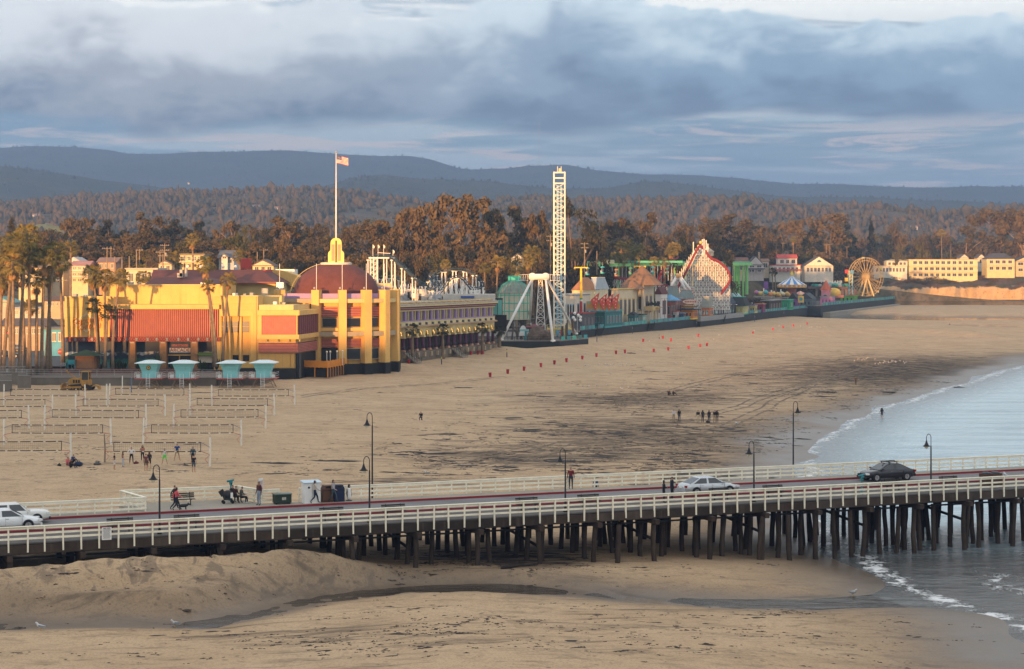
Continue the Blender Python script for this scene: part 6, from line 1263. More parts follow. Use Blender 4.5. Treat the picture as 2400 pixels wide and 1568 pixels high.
def fan_crown(seed,n_,size,droop,dead=False):
 rr=random.Random(seed);m=MB()
 for i in range(n_):
  a=rr.uniform(0,6.283);e=rr.uniform(-.75,1.25) if not dead else rr.uniform(-1.5,-1.0);L=size*rr.uniform(.55,.8);d=Vector((math.cos(a)*math.cos(e),math.sin(a)*math.cos(e),math.sin(e)));b=d*.12*size;tip=d*L+Vector((0,0,-droop*L*.25))
  side=d.cross(Vector((0,0,1)));side=side.normalized() if side.length>.1 else Vector((1,0,0));up=side.cross(d).normalized();side=(side*math.cos(.4*rr.uniform(-1,1))+up*math.sin(rr.uniform(-.5,.5))).normalized()
  m.bar(b,tip,.035*size/2,.02*size/2);fr_=size*rr.uniform(.42,.58);k=9
  for j in range(k):
   t0=-1.25+2.5*j/(k-1);q=d*math.cos(t0)+side*math.sin(t0);l=fr_*(1-.18*abs(t0));wv=side*math.cos(t0)-d*math.sin(t0);mid=tip+q*l*.62;end=tip+q*l+Vector((0,0,-droop*l*rr.uniform(.2,.75)))
   m.add([tip,mid+wv*l*.085,end,mid-wv*l*.085],[(0,1,2,3)])
 return m
PC=[fan_crown(s_,60,2.25,.9).mesh('crown',PLM) for s_ in(1,2,3)];PCD=[fan_crown(s_,54,2.15,.6).mesh('crown',PLMD) for s_ in(11,12)];PS=[fan_crown(s_,26,1.5,.3,True).mesh('dead_skirt',SKT) for s_ in(21,22)]
def palm(base,top,r,label,group,dark=False,skirt=True,tr=.26,cat='palm tree',bend=0):
 base=Vector(base);top=Vector(top);t=T('palm_tree',label,cat,base,0,group);v=top-base;n_=9;pts=[];rs=[]
 for i in range(n_+1):k=i/n_;q=v*k;q.x=v.x*(k*k*.6+k*.4)+bend*math.sin(k*3.14);pts.append(q);rs.append(tr*(1.35-.55*k+.35*max(0,.12-k)*6))
 MB().tube(pts,rs,8).build('trunk',PBARK,t,True)
 inst('crown',R.choice(PCD if dark else PC),t,v,R.uniform(0,6.28),r/2.75)
 if skirt:inst('dead_skirt',R.choice(PS),t,v+Vector((0,0,-.25*r)),R.uniform(0,6.28),(r/3.0,r/3.0,r/2.0))
 return t
CLU=[(63,549,45,881,319,3.0,'tallest of the left palm cluster'),(36,566,8,888,315,2.8,'second tallest palm of the left cluster, trunk leaning right'),(67,594,70,882,320,2.7,'palm just below the tallest crown of the left cluster'),(30,612,32,888,314,2.9,'shaggy palm second from the left edge'),(4,648,0,886,316,2.9,'palm cut by the left edge'),(105,601,97,876,322,2.9,'skirted palm in the middle of the left cluster'),(128,588,108,874,324,2.7,'palm right of the middle skirted one in the left cluster'),(86,650,86,877,323,2.8,'low drooping palm in the middle of the left cluster'),(140,612,148,850,335,2.6,'rightmost thick palm of the left cluster'),(20,585,25,880,326,2.6,'palm half hidden behind the second tallest crown'),(50,640,58,884,321,2.2,'thin palm between the trunks of the left cluster'),(113,640,118,872,326,2.2,'thin low palm right of the middle of the left cluster'),(72,715,66,868,330,1.8,'short young palm inside the left cluster')]
for x,y,xb,yb,d,r,lb in CLU:palm(at(xb,yb,d),at(x,y,d),r,lb,'palms left of the casino')
FAC=[(217,640,231,862,332,2.5,0,'tall palm in front of the lettering on the casino wing'),(220,716,229,862,331,2.0,1,'short dark palm in front of the lettering on the casino wing'),(246,648,247,862,331.5,2.3,0,'tall palm at the left end of the fluted panel'),(253,732,244,862,330,2.1,1,'short dark palm at the left end of the fluted panel'),(283,648,264,864,330.5,2.4,0,'tall leaning palm in front of the left fluted panel'),(481,618,503,860,331,2.3,0,'tall curved palm at the right end of the fluted panel'),(487.5,668,506,860,330,1.6,0,'smaller palm under the tall curved one'),(535,653,521,855,331,1.8,0,'thin palm in front of the three window strips')]
for x,y,xb,yb,d,r,dk_,lb in FAC:palm(at(xb,yb,d),at(x,y,d),r,lb,'palms in front of the casino',bool(dk_),not dk_,.22,bend=R.uniform(-.3,.3))
for i,(x,y,yb) in enumerate(((966.5,772,844),(1038,772,836),(1130.5,768,826),(1171,774,821))):k_=(x-CX)/F;yf_=(AL.x-.386*AL.y)/(k_-.386)-5.5;b_=Vector((k_*yf_,yf_,BZ(k_*yf_,yf_)-.1));palm(b_,at(x,y,b_.y),1.9,'squat dark palm on the sand, '+NUM[i]+' from the rotunda along the arcade gallery','palms along the arcade gallery',True,False,.28)
FARP_=[(409,603,470,2.6,'bushy palm behind the casino hip roof'),(451,560,470,2.4,'tall bare trunked palm behind the casino hip roof'),(561,597,470,2.2,'palm beside the grey gabled cottage'),(334,628,430,1.6,'small palm left of the hip roof'),(337,648,425,2.4,'low bushy palm left of the hip roof'),(166,578,430,2.4,'palm standing on the slope above the left cluster'),(1167,612,520,2.8,'palm with thin trunk left of the green pavilion'),(1045,618,520,2.2,'palm behind the coaster arch'),(1135,628,520,2.4,'palm at the right end of the coaster arch'),(1246,592,520,3.4,'tall bushy palm above the white A-frame'),(1236,612,518,3.2,'second bushy palm above the white A-frame'),(1210,633,515,2.2,'small palm left of the bushy pair above the A-frame'),(1456,576,690,3.0,'tall palm left of the cone roof'),(1474,573,695,3.0,'tallest palm left of the cone roof'),(1444,603,680,3.2,'shaggy palm at the flume station'),(1457,607,682,3.0,'second shaggy palm at the flume station'),(1499,582,690,3.0,'palm just above the cone roof'),(1477,588,688,2.8,'palm tucked under the tallest one left of the cone roof'),(1489,597,688,2.6,'low palm left of the cone roof tip'),(1580,580,700,3.4,'bright palm left of the wooden coaster'),(1571,588,698,2.8,'palm on the left shoulder of the bright one'),(1533,611,690,2.6,'palm between cone roof and wooden coaster'),(1557,612,690,2.4,'palm right above the curved red track'),(1414,621,670,2.6,'dark palm at the left end of the flume'),(1588,622,695,2.4,'low dark palm beside the coaster trestle'),(1859,561,990,2.6,'skirted palm above the red roofed house'),(2206,545,1190,3.6,'lone tall palm above the cream apartment block'),(1810,634,880,2.2,'dark palm left of the carousel top'),(1816,637,885,2.0,'second dark palm left of the carousel top')]
for x,y,d,r,lb in FARP_:
 p=at(x,y,d);z=TZ(p.x,p.y);palm((p.x+R.uniform(-.8,.8),d,z-.3),p,r,lb,'palms behind the boardwalk',lb.count('dark')>0,'skirt' in lb or R.random()<.4,.28)
 # --- sandstone cliff on the right
def make_cliff():
 xs=np.linspace(1960,2900,210);prof=[(-6,.3),(0,.8),(1.2,3.2),(2.2,6.6),(3.4,9.8),(5.0,12.0),(8,13.2),(13,13.8),(22,15.2),(32,17.0),(40,18.3),(70,18.8),(160,19.5),(420,21)]
 base=np.interp(xs,[1960,2075,2130,2250,2330,2420,2900],[1150,1128,1140,1150,1142,1136,1120]);X=[];Y=[];Z=[]
 wob=(fbm(xs*.03,xs*0+3,4)-.5)*14+(fbm(xs*.12,xs*0+9,3)-.5)*5
 for dy,z in prof:
  y=base+wob*(1-min(1,max(0,dy)/60))+dy;x=(xs-CX)/F*y;zz=z*(1+.22*(fbm(xs*.05+z*.1,xs*0+z*.5,3)-.5)*(1 if 2<z<18 else 0));yy=y+(fbm(xs*.2,xs*0+z*.9,3)-.5)*5.0*(1 if 1<z<13 else .3);X.append(x);Y.append(yy);Z.append(zz)
 m=bpy.data.materials.new('sandstone');m.use_nodes=True;n=N(m.node_tree);b=n.n['Principled BSDF'];pos=n.new('ShaderNodeNewGeometry').outputs['Position'];s=n.new('ShaderNodeSeparateXYZ');n.l.new(pos,s.inputs[0])
 c=n.mix(n.noise(n.vmul(pos,(.15,.15,.9)),1.2,5,.65),(.42,.27,.13),(.66,.46,.24));c=n.mix(n.smooth(n.noise(pos,.5,5,.7),.56,.7),c,(.16,.10,.06))
 zz=n.math('ADD',s.outputs[2],n.math('MULTIPLY',n.math('SUBTRACT',n.noise(pos,.10,5,.6),.5),9.0));veg=n.mix(n.smooth(n.noise(pos,.09,5,.65),.4,.6),(.10,.05,.03),(.045,.048,.018));c=n.mix(n.smooth(zz,11.2,12.2),c,veg)
 n.l.new(c,b.inputs['Base Color']);b.inputs['Roughness'].default_value=.95;n.l.new(n.bump(n.noise(pos,.7,6,.7),1,1.2),b.inputs['Normal'])
 o=grid('cliff',np.array(X),np.array(Y),np.array(Z),m);tag(o,kind='structure');return np.array(X),np.array(Y),np.array(Z)
CLF=make_cliff()
seen={}
for i in range(70):
 a=R.randrange(6,11);b=R.randrange(18,205) if i>12 else R.randrange(2,60);p=Vector((CLF[0][a,b],CLF[1][a,b],CLF[2][a,b]));px=CX+F*p.x/p.y
 if px>2440:continue
 s_=R.uniform(3.5,8.5);nn=near_(px);c_=seen.get(nn,0);seen[nn]=c_+1
 tree(R.choice(('shrub','shrub','shrub','shrubgreen')),(p.x,p.y,p.z-.8),s_*.55,s_,('matted','bushy','straggling','dark','wind-cut','thick','sparse','long')[c_%8]+' '+('','ruddy ','grey ')[(c_//8)%3]+'shrub on the cliff below '+nn,group='shrubs on the cliff')
 # --- houses
def house(name,label,x0,x1,yb,ye,yp,d,dep,wall,roof,rt='gable',rows=1,cols=3,win=(.05,.045,.04),trim=(.6,.56,.48),group='houses of the town',porch=False,balcony=False,chimney=False,arch=False,cat='house'):
 s=F/d;p=at((x0+x1)/2,yb,d);w=(x1-x0)/s;h=(yb-ye)/s;rh=(ye-yp)/s;t=T(name,label,cat,p,0,group);wm=col(wall,.8,.2);tm=col(trim);wn=M(win,.12,.3,.4,spec=.7);rm=M(roof,.85,.2,.5,.2,4,0,.15)
 MB().box((0,dep/2,h/2-2),(w,dep,h+4)).build('wall',wm,t)
 o=.45
 if rt=='gable':rf=MB().ext([(-w/2-o,-o,h-.15),(w/2+o,-o,h-.15),(0,-o,h+rh)],(0,dep+2*o,0)).build('roof',rm,t,False,True);MB().ext([(-w/2+.2,-o-.05,h+.02),(w/2-.2,-o-.05,h+.02),(0,-o-.05,h+rh-.45)],(0,.04,0)).build('gable_front',wm,t,False,True)
 elif rt=='side':rf=MB().ext([(-w/2-o,-o,h-.1),(-w/2-o,dep+o,h-.1),(-w/2-o,dep/2,h+rh)],(w+2*o,0,0)).build('roof',rm,t,False,True)
 elif rt=='hip':rf=MB().add([(-w/2-o,-o,h),(w/2+o,-o,h),(w/2+o,dep+o,h),(-w/2-o,dep+o,h),(-w*.22,dep/2,h+rh),(w*.22,dep/2,h+rh)],[(0,1,5,4),(1,2,5),(2,3,4,5),(3,0,4),(3,2,1,0)]).build('roof',rm,t,False,True)
 else:rf=MB().box((0,dep/2,h+.2),(w+2*o,dep+2*o,.4)).build('roof',rm,t)
 if chimney:MB().box((w*.28,dep*.4,h+rh*.75+.6),(.9,.9,rh*.8+1.6)).build('chimney',col((.40,.27,.18)),rf)
 for r_ in range(rows):
  for c_ in range(cols):
   ww=w*.9/cols*R.uniform(.6,.8);hh=h/rows*.56;x=(-.5+(c_+.5)/cols)*w*.9;z=(r_+.55)*h/rows;f_=MB().box((x,-.04,z),(ww,.08,hh)).build('window',tm,t);MB().box((x,-.075,z),(ww*.82,.05,hh*.8)).build('pane',wn,f_);MB().box((x,-.105,z),(.09,.02,hh*.8)).build('glazing_bar',tm,f_)
  if balcony and r_>0:
   bl_=MB().box((0,-.8,r_*h/rows+.1),(w,1.6,.2)).build('balcony',tm,t);MB().box((0,-1.55,r_*h/rows+1.1),(w,.07,.1)).build('balcony_rail',tm,bl_)
   for k in range(int(w/.9)):MB().box((-w/2+.45+.9*k,-1.55,r_*h/rows+.6),(.06,.06,1.0)).build('baluster',tm,bl_)
 if porch:MB().ext([(-w/2-.6,-2.6,h*.42),(-w/2-.6,0,h*.58),(-w/2-.6,0,h*.50)],(w+1.2,0,0)).build('porch_roof',rm,t,False,True);[MB().box((-w/2+w*k/5,-2.4,h*.2),(.2,.2,h*.44)).build('porch_post',tm,t) for k in range(6)]
 if arch:MB().ext([(1.1*math.cos(a),-o-.09,h+rh*.38+1.1*math.sin(a)) for a in[math.pi*i/8 for i in range(9)]],(0,.03,0)).build('fan_window',M((.06,.12,.2),.2,.1,1),t,False,True)
 return t
CRW=(.62,.52,.34);YLW=(.66,.55,.30)
house('beach_house','cream house with red roof and upper balcony above the carousel',1809,1876,643,622,621,950,9,(.60,.58,.50),(.40,.06,.05),'flat',1,6,porch=True)
house('beach_house_upper','upper storey with a bright red roof on the cream house above the carousel',1824,1868,622.5,605,596,953,8,(.58,.56,.50),(.44,.07,.055),'side',1,3,balcony=False)
house('beach_house','wide gabled house with a dark roof and fan window right of the red roofed one',1886,1953,643,623,600,955,11,(.64,.58,.46),(.085,.07,.07),'gable',1,7,arch=True,porch=False)
house('cottage','cottage with long brown roof and chimney right of the wooden coaster',1752,1790,640,620,600,940,10,(.50,.44,.40),(.07,.06,.06),'gable',2,2,porch=True,chimney=True)
house('cottage','brown roofed wing left of the chimney cottage',1722,1754,640,616,603,944,10,(.56,.48,.34),(.20,.10,.07),'side',1,3)
house('apartment_block','brown box apartment block behind the red roofed house',1806,1850,612,588,586,1010,10,(.30,.17,.08),(.2,.12,.07),'flat',2,4)
house('cottage','pale cottage right behind the chimney cottage',1786,1802,634,612,606,960,8,(.58,.48,.34),(.22,.12,.08),'side',1,1)
house('cottage','small gabled cottage behind the ferris wheel rim',1972,2016,640,622,607,1165,10,(.64,.56,.40),(.06,.055,.06),'gable',1,3,balcony=False)
house('beach_house','low white house with lean-to front right of the ferris wheel',2048,2126,643,624,622,1165,9,(.66,.60,.46),(.5,.42,.3),'flat',1,9)
house('beach_house','upper white floor with dark windows on the low house right of the ferris wheel',2078,2127,625,612,608,1168,9,(.66,.60,.46),(.55,.46,.32),'hip',1,5)
house('apartment_block','long cream three level apartment block with balconies on the cliff',2130,2291,652,609,607,1172,16,YLW,(.48,.40,.27),'flat',3,11,(.06,.055,.045),balcony=True)
house('beach_house','yellow two storey house with a dark hip roof near the right edge',2313,2378,637,607,593,1172,13,(.62,.50,.26),(.07,.065,.07),'hip',2,4,balcony=True)
house('beach_house','dark roofed house cut by the right edge of the picture',2380,2440,640,612,598,1180,13,(.5,.40,.24),(.06,.06,.06),'gable',2,3)
for i,(x,w) in enumerate(((2260,20),(2300,18))):house('cottage',('first','second')[i]+' small white gable peeking over the long apartment block',x-w/2,x+w/2,622,604,595,1215,9,(.62,.54,.42),(.10,.09,.09),'gable',1,1)
house('town_house','pink roofed cream house on the slope above the left palms',166,206,664,622,611,475,9,(.62,.50,.30),(.42,.20,.16),'side',3,3,balcony=True)
house('town_house','pale gabled house with red trim behind the pink roofed one',150,196,650,617,602,495,9,(.60,.54,.46),(.42,.38,.36),'gable',2,3)
house('town_house','pinkish stucco house right of the pink roofed one',229,271,655,614,603,480,9,(.44,.25,.16),(.26,.15,.11),'side',2,3)
house('store','long cream flat roofed store left of the casino hip roof',296,366,672,632,631,425,10,(.62,.52,.36),(.45,.40,.32),'flat',1,4,cat='building')
house('apartment_block','yellow two level apartments behind the casino hip roof',422,477,632,598,596,470,9,(.62,.50,.24),(.2,.17,.14),'flat',2,4,balcony=True)
house('cottage','grey blue gabled cottage with a white dormer behind the casino',513,548,622,604,586,480,9,(.42,.45,.48),(.13,.13,.14),'side',1,2)
house('cottage','little white dormer gable on the grey cottage behind the casino',519,533,608,601,593,478.5,4,(.6,.58,.55),(.14,.14,.15),'gable',1,1)
house('cottage','dark roofed cream bungalow right of the red water tank',592,641,638,622,607,470,9,(.62,.50,.30),(.12,.085,.07),'gable',1,3)
house('cottage','bungalow left of the grey gabled cottage',372,402,640,618,609,465,8,(.60,.50,.34),(.13,.09,.07),'gable',1,2)
house('cottage','white and grey gabled cottage above the coaster and pavilion',1196,1230,628,606,593,560,9,(.58,.52,.46),(.08,.08,.09),'gable',1,2)
house('cottage','grey roofed cottage behind the wooden coaster top',1676,1712,620,606,596,900,9,(.34,.36,.40),(.09,.09,.10),'side',1,2)
house('store','long brown roofed building across the street behind the palms',0,104,790,764,747,410,10,(.40,.30,.20),(.12,.09,.075),'side',1,7,cat='building')
house('store','second brown roofed building farther up the street',104,152,722,705,694,432,8,(.46,.34,.22),(.13,.08,.06),'side',1,4,cat='building')
house('store','bright blue snack building behind the right palms of the cluster',103,151,812,772,770,385,6,(.10,.34,.50),(.14,.13,.13),'flat',1,3,cat='building')
house('store','teal roofed store at the far left edge',-30,27,722,708,695,440,9,(.40,.36,.30),(.14,.30,.28),'gable',1,3,cat='building')
house('store','pale low building between the palm trunks',28,100,742,724,722,436,9,(.50,.44,.38),(.3,.3,.3),'flat',1,5,cat='building')
house('town_house','large cream house half hidden by the left palms',44,98,672,628,618,470,9,(.60,.48,.28),(.3,.18,.12),'hip',2,4)
house('town_house','cream house with balcony between palms and pink roofed house',104,148,668,626,612,478,9,(.58,.50,.36),(.28,.16,.12),'gable',2,3)
def hill_d(x,y):
 xs=np.linspace(-700,3100,260);j=int(round(np.interp(x,xs,range(260))))
 for i in range(NEARG[0].shape[0]):
  dd=NEARG[1][i,j]
  if NEARG[2][i,j]>=H-(y-YH)*dd/F:return float(dd)-12
 return 2900.0
for i,(x,y,d,lb) in enumerate(((104,528,2150,'pale ranch house on the green knoll at the left'),(58,492,2500,'small white house high on the hill above the left palms'),(82,505,2450,'second small white house above the left palms'),(602,484,2500,'white hillside house left of the flagpole'),(650,488,2480,'long hillside house left of the flagpole'),(705,489,2480,'hillside house close to the flagpole'),(826,520,1900,'cream villa on the hill right of the flagpole'),(1270,488,2450,'long pale house on the hill left of the drop tower'),(1246,490,2400,'smaller house left of the long pale one on the hill'),(1530,512,2100,'cream house on the hill right of the drop tower'),(2095,535,1900,'hill house above the ferris wheel'),(2140,533,1950,'hill house right of the one above the ferris wheel'),(2210,530,1950,'hill house above the cream apartment block'))):
 d=hill_d(x,y+4);house('hill_house',lb,x-11,x+11,y+5,y-1,y-4.5,d,10,(.60,.50,.42),(.34,.20,.15),'side',1,4,group='houses on the far hills')
o=rock('grass_knoll','bright green grassy knoll below the pale ranch house',at(122,556,hill_d(122,545)-20),(30,30,14),9,M((.16,.15,.035),.95,.2,.05),'knoll');o['kind']='structure'
# --- utility poles and wires
POLEM=M((.24,.18,.12),.9,.25,1)
def upole(x,yt,yb,d,label,arms=1):
 p=at(x,yb,d);h=(yb-yt)*d/F;t=T('utility_pole',label,'utility pole',p,R.uniform(-.5,.5),'utility poles');MB().tube([(0,0,-3),(0,0,h)],[.19,.12],7).build('pole',POLEM,t)
 for k in range(arms):
  z=h-.5-1.3*k;MB().box((0,0,z),(2.6,.12,.14)).build('crossarm',POLEM,t)
  for s_ in(-1.1,-.6,.6,1.1):MB().box((s_,0,z+.17),(.09,.09,.2)).build('insulator',GREYM,t)
 if arms>1:MB().tube([(.35,0,h-3.4),(.35,0,h-2.4)],.25,8).build('transformer',GREYM,t)
for x,yt,yb,d,ar,lb in((251,578,640,470,1,'utility pole left of a close pair above the casino wing'),(260,577,610,500,0,'bare pole right next to the pair above the casino wing'),(269,601,668,430,0,'thin bare pole just above the casino wing corner'),(286,600,630,450,0,'short bare pole above the casino wing'),(303,600,655,430,0,'bare pole at the left end of the cream store'),(320,587,665,428,0,'tall bare pole in front of the cream store'),(327,582,612,500,1,'utility pole behind the cream store'),(386,571,615,490,2,'utility pole with transformer left of the yellow apartments'),(382,595,632,460,1,'shorter pole left of the yellow apartments'),(375,587,612,500,1,'pole beside the bungalow left of the grey cottage'),(144,652,760,400,1,'pole rising beside the rightmost cluster palm'),(618,582,606,520,1,'utility pole among trees above the bungalow'),(603,590,606,520,0,'short pole above the dark roofed bungalow'),(1290,550,640,540,2,'tall double armed pole just left of the drop tower'),(1370,568,628,600,2,'utility pole against the huge dark tree'),(1399,588,622,600,0,'leaning bare pole left of the flume'),(1520,580,604,780,1,'pole above the cone roof'),(1819,573,592,980,1,'pole left of a pair above the red roofed house'),(1835,568,592,985,1,'pole right of a pair above the red roofed house'),(1937,572,592,1000,1,'left pole of a pair above the gabled house'),(1945,571,592,1004,1,'right pole of a pair above the gabled house'),(1985,577,598,1080,1,'pole left of the ferris wheel top'),(2228.5,575,608,1210,0,'bare pole behind the cream apartment block'),(2396,574,612,1200,1,'pole at the right edge')):upole(x,yt,yb,d,lb,ar)
def wire(a,b,sag,label):
 P=[a.lerp(b,i/12)-Vector((0,0,sag*4*(i/12)*(1-i/12))) for i in range(13)];o=MB(a).tube([p for p in P],.045,4).build('power_line',BLK);o.location=a;tag(o,label,'wire','overhead wires')
wire(at(180,583,520),at(386,572.5,490),1.0,'power line running left from the transformer pole');wire(at(386,573,490),at(620,584,520),1.2,'power line running right from the transformer pole');wire(at(1520,581,780),at(1680,592,900),1.5,'power line above the cone roof towards the coaster');wire(at(1819,575,980),at(1937,597,1000),2,'power line above the red roofed house');wire(at(1985,579,1080),at(2228,586,1210),2,'power line passing behind the ferris wheel');wire(at(2228,586,1210),at(2396,588,1200),1.5,'power line above the yellow house at the right')
o=MB().tube([at(1263,393,9100),at(1263,282,9100)],1.1,5).build('radio_mast',GREYM);tag(o,'hair thin radio mast on the far mountain ridge','mast')
t=T('traffic_light','traffic light showing red between the left palms','traffic light',gp(20,838,4.2));MB().tube([(0,0,0),(0,0,5.2)],.09,6).build('pole',GREYM,t);h_=MB().box((0,-.12,4.7),(.42,.3,1.15)).build('housing',BLK,t)
RL=bpy.data.materials.new('red_lamp');RL.use_nodes=True;q_=RL.node_tree.nodes['Principled BSDF'];q_.inputs['Base Color'].default_value=(.8,.02,.02,1);q_.inputs['Emission Color'].default_value=(1,.03,.02,1);q_.inputs['Emission Strength'].default_value=3
for i,mt in enumerate((RL,M((.06,.05,.01),.4),M((.01,.05,.02),.4))):MB().tube([(0,-.28,5.07-.36*i),(0,-.32,5.07-.36*i)],.14,10).build('lens',mt,h_)
t=T('stop_sign','red octagonal stop sign at the junction left of the casino','sign',gp(143,862,3.9));MB().tube([(0,0,0),(0,0,3.0)],.05,6).build('post',GREYM,t)
MB().ext([(.62*math.cos(a),-.06,3.0+.62*math.sin(a)) for a in[math.pi/8+math.pi/4*i for i in range(8)]],(0,.03,0)).build('plate',RED,t);text('STOP',.42,WHITE,t,(0,-.07,3.0),ext=.005)
# --- terrace, walls and railings left of the casino
CONC=M((.15,.13,.105),.9,.2,.6,.15,8,0,.4);tr_=MB().box((-97,330,2.9),(108,32,1.72)).build('terrace',CONC);tag(tr_,kind='structure')
t=T('retaining_wall','grey concrete retaining wall behind the lifeguard towers','wall',(-92,313.6,2.0))
for i in range(17):MB().box((-41+5.0*i,0,.8),(4.98,.35,1.7)).build('wall_panel',CONC,t)
MB().box((0,-.02,1.72),(85,.5,.14)).build('coping',CONC,t)
t=T('pipe_railing','grey pipe railing on the retaining wall','railing',(-92,313.8,4.1))
for i in range(29):MB().box((-42+3.0*i,0,.5),(.06,.06,1.0)).build('post',GREYM,t)
for z in(.35,.68,1.0):MB().box((0,0,z),(84,.05,.05)).build('rail',GREYM,t)
for i,(x0,x1,d,y0) in enumerate(((-20,28,296,893),(42,72,304,880),(0,60,311,872))):
 t=T('ramp_wall',('lowest','middle','upper')[i]+' concrete ramp wall with grey railing at the far left','wall',at((x0+x1)/2,y0+20,d));w=(x1-x0)*d/F
 MB().box((0,0,.3),(w,.4,1.9)).build('wall',CONC,t);MB().box((0,0,1.32),(w+.1,.5,.12)).build('coping',CONC,t)
 for k in range(int(w/.18)):MB().box((-w/2+.1+.18*k,0,1.9),(.025,.025,1.0)).build('baluster',GREYM,t)
 for z in(1.45,2.4):MB().box((0,0,z),(w,.06,.06)).build('rail',GREYM,t)
pk=T('picket_fence','brown picket fence in front of the casino mural','fence',(-72,325,3.76));bm_=MB().box((0,0,.5),(.11,.03,1.0)).mesh('picket',M((.16,.055,.035),.85,.25,1))
for i in range(130):inst('picket',bm_,pk,(-14+.235*i,0,0))
for z in(.25,.8):MB().box((1.3,.05,z),(31,.05,.08)).build('rail',M((.14,.05,.032),.85,.25,1),pk)
t=T('beach_hut','brown boarded hut with dark green hip roof beside the palms','hut',at(199,866,328));BRH=M((.28,.13,.055),.85,.2,1)
MB().box((0,1,1.25),(3.4,2.4,2.5)).build('wall',BRH,t);MB().box((0,-.22,1.15),(2.7,.06,1.7)).build('shutter',M((.33,.16,.07),.8,.15,2),t);MB().add([(-3.0,-1.6,2.5),(3.0,-1.6,2.5),(3.0,3.6,2.5),(-3.0,3.6,2.5),(0,1,3.5)],[(0,1,4),(1,2,4),(2,3,4),(3,0,4),(3,2,1,0)]).build('roof',M((.02,.05,.03),.9,.2,1),t)
t=T('teal_gate','small teal gate frame left of the brown hut','gate',at(167,868,327))
for s_ in(-.6,.6):MB().box((s_,0,.9),(.14,.14,1.8)).build('post',col((.03,.20,.26)),t)
MB().box((0,0,1.45),(1.3,.1,.8)).build('sign_panel',col((.03,.22,.30)),t)
DPL=leaf_mat('strelitzia',(.02,.035,.014),(.04,.055,.02),.8)
for i,x in enumerate((160,176,236,262,272,280,290,325,333,342,352,362,370,405,470,480,508)):
 p=at(x,862,333.5);t=T('garden_plant','dark leafy plant by the casino mural, '+('number ' if False else '')+NUM[i%10]+(' of the left bed' if i<10 else ' of the right bed'),'plant',(p.x,p.y,3.7),R.uniform(0,6),'plants in front of the casino');m=MB();hh=R.uniform(1.2,2.6) if i!=12 else 3.6
 for k in range(16):a_=R.uniform(0,6.28);q=Vector((math.cos(a_)*R.uniform(.2,.9),math.sin(a_)*R.uniform(.2,.9),hh*R.uniform(.5,1)));sd=Vector((-q.y,q.x,0)).normalized()*.22;m.add([(0,0,0),q*.6+sd,q*1.05,q*.6-sd],[(0,1,2,3)])
 m.build('leaves',DPL,t);MB().tube([(0,0,-.1),(0,0,.6)],.06,5).build('stem',BARK,t)
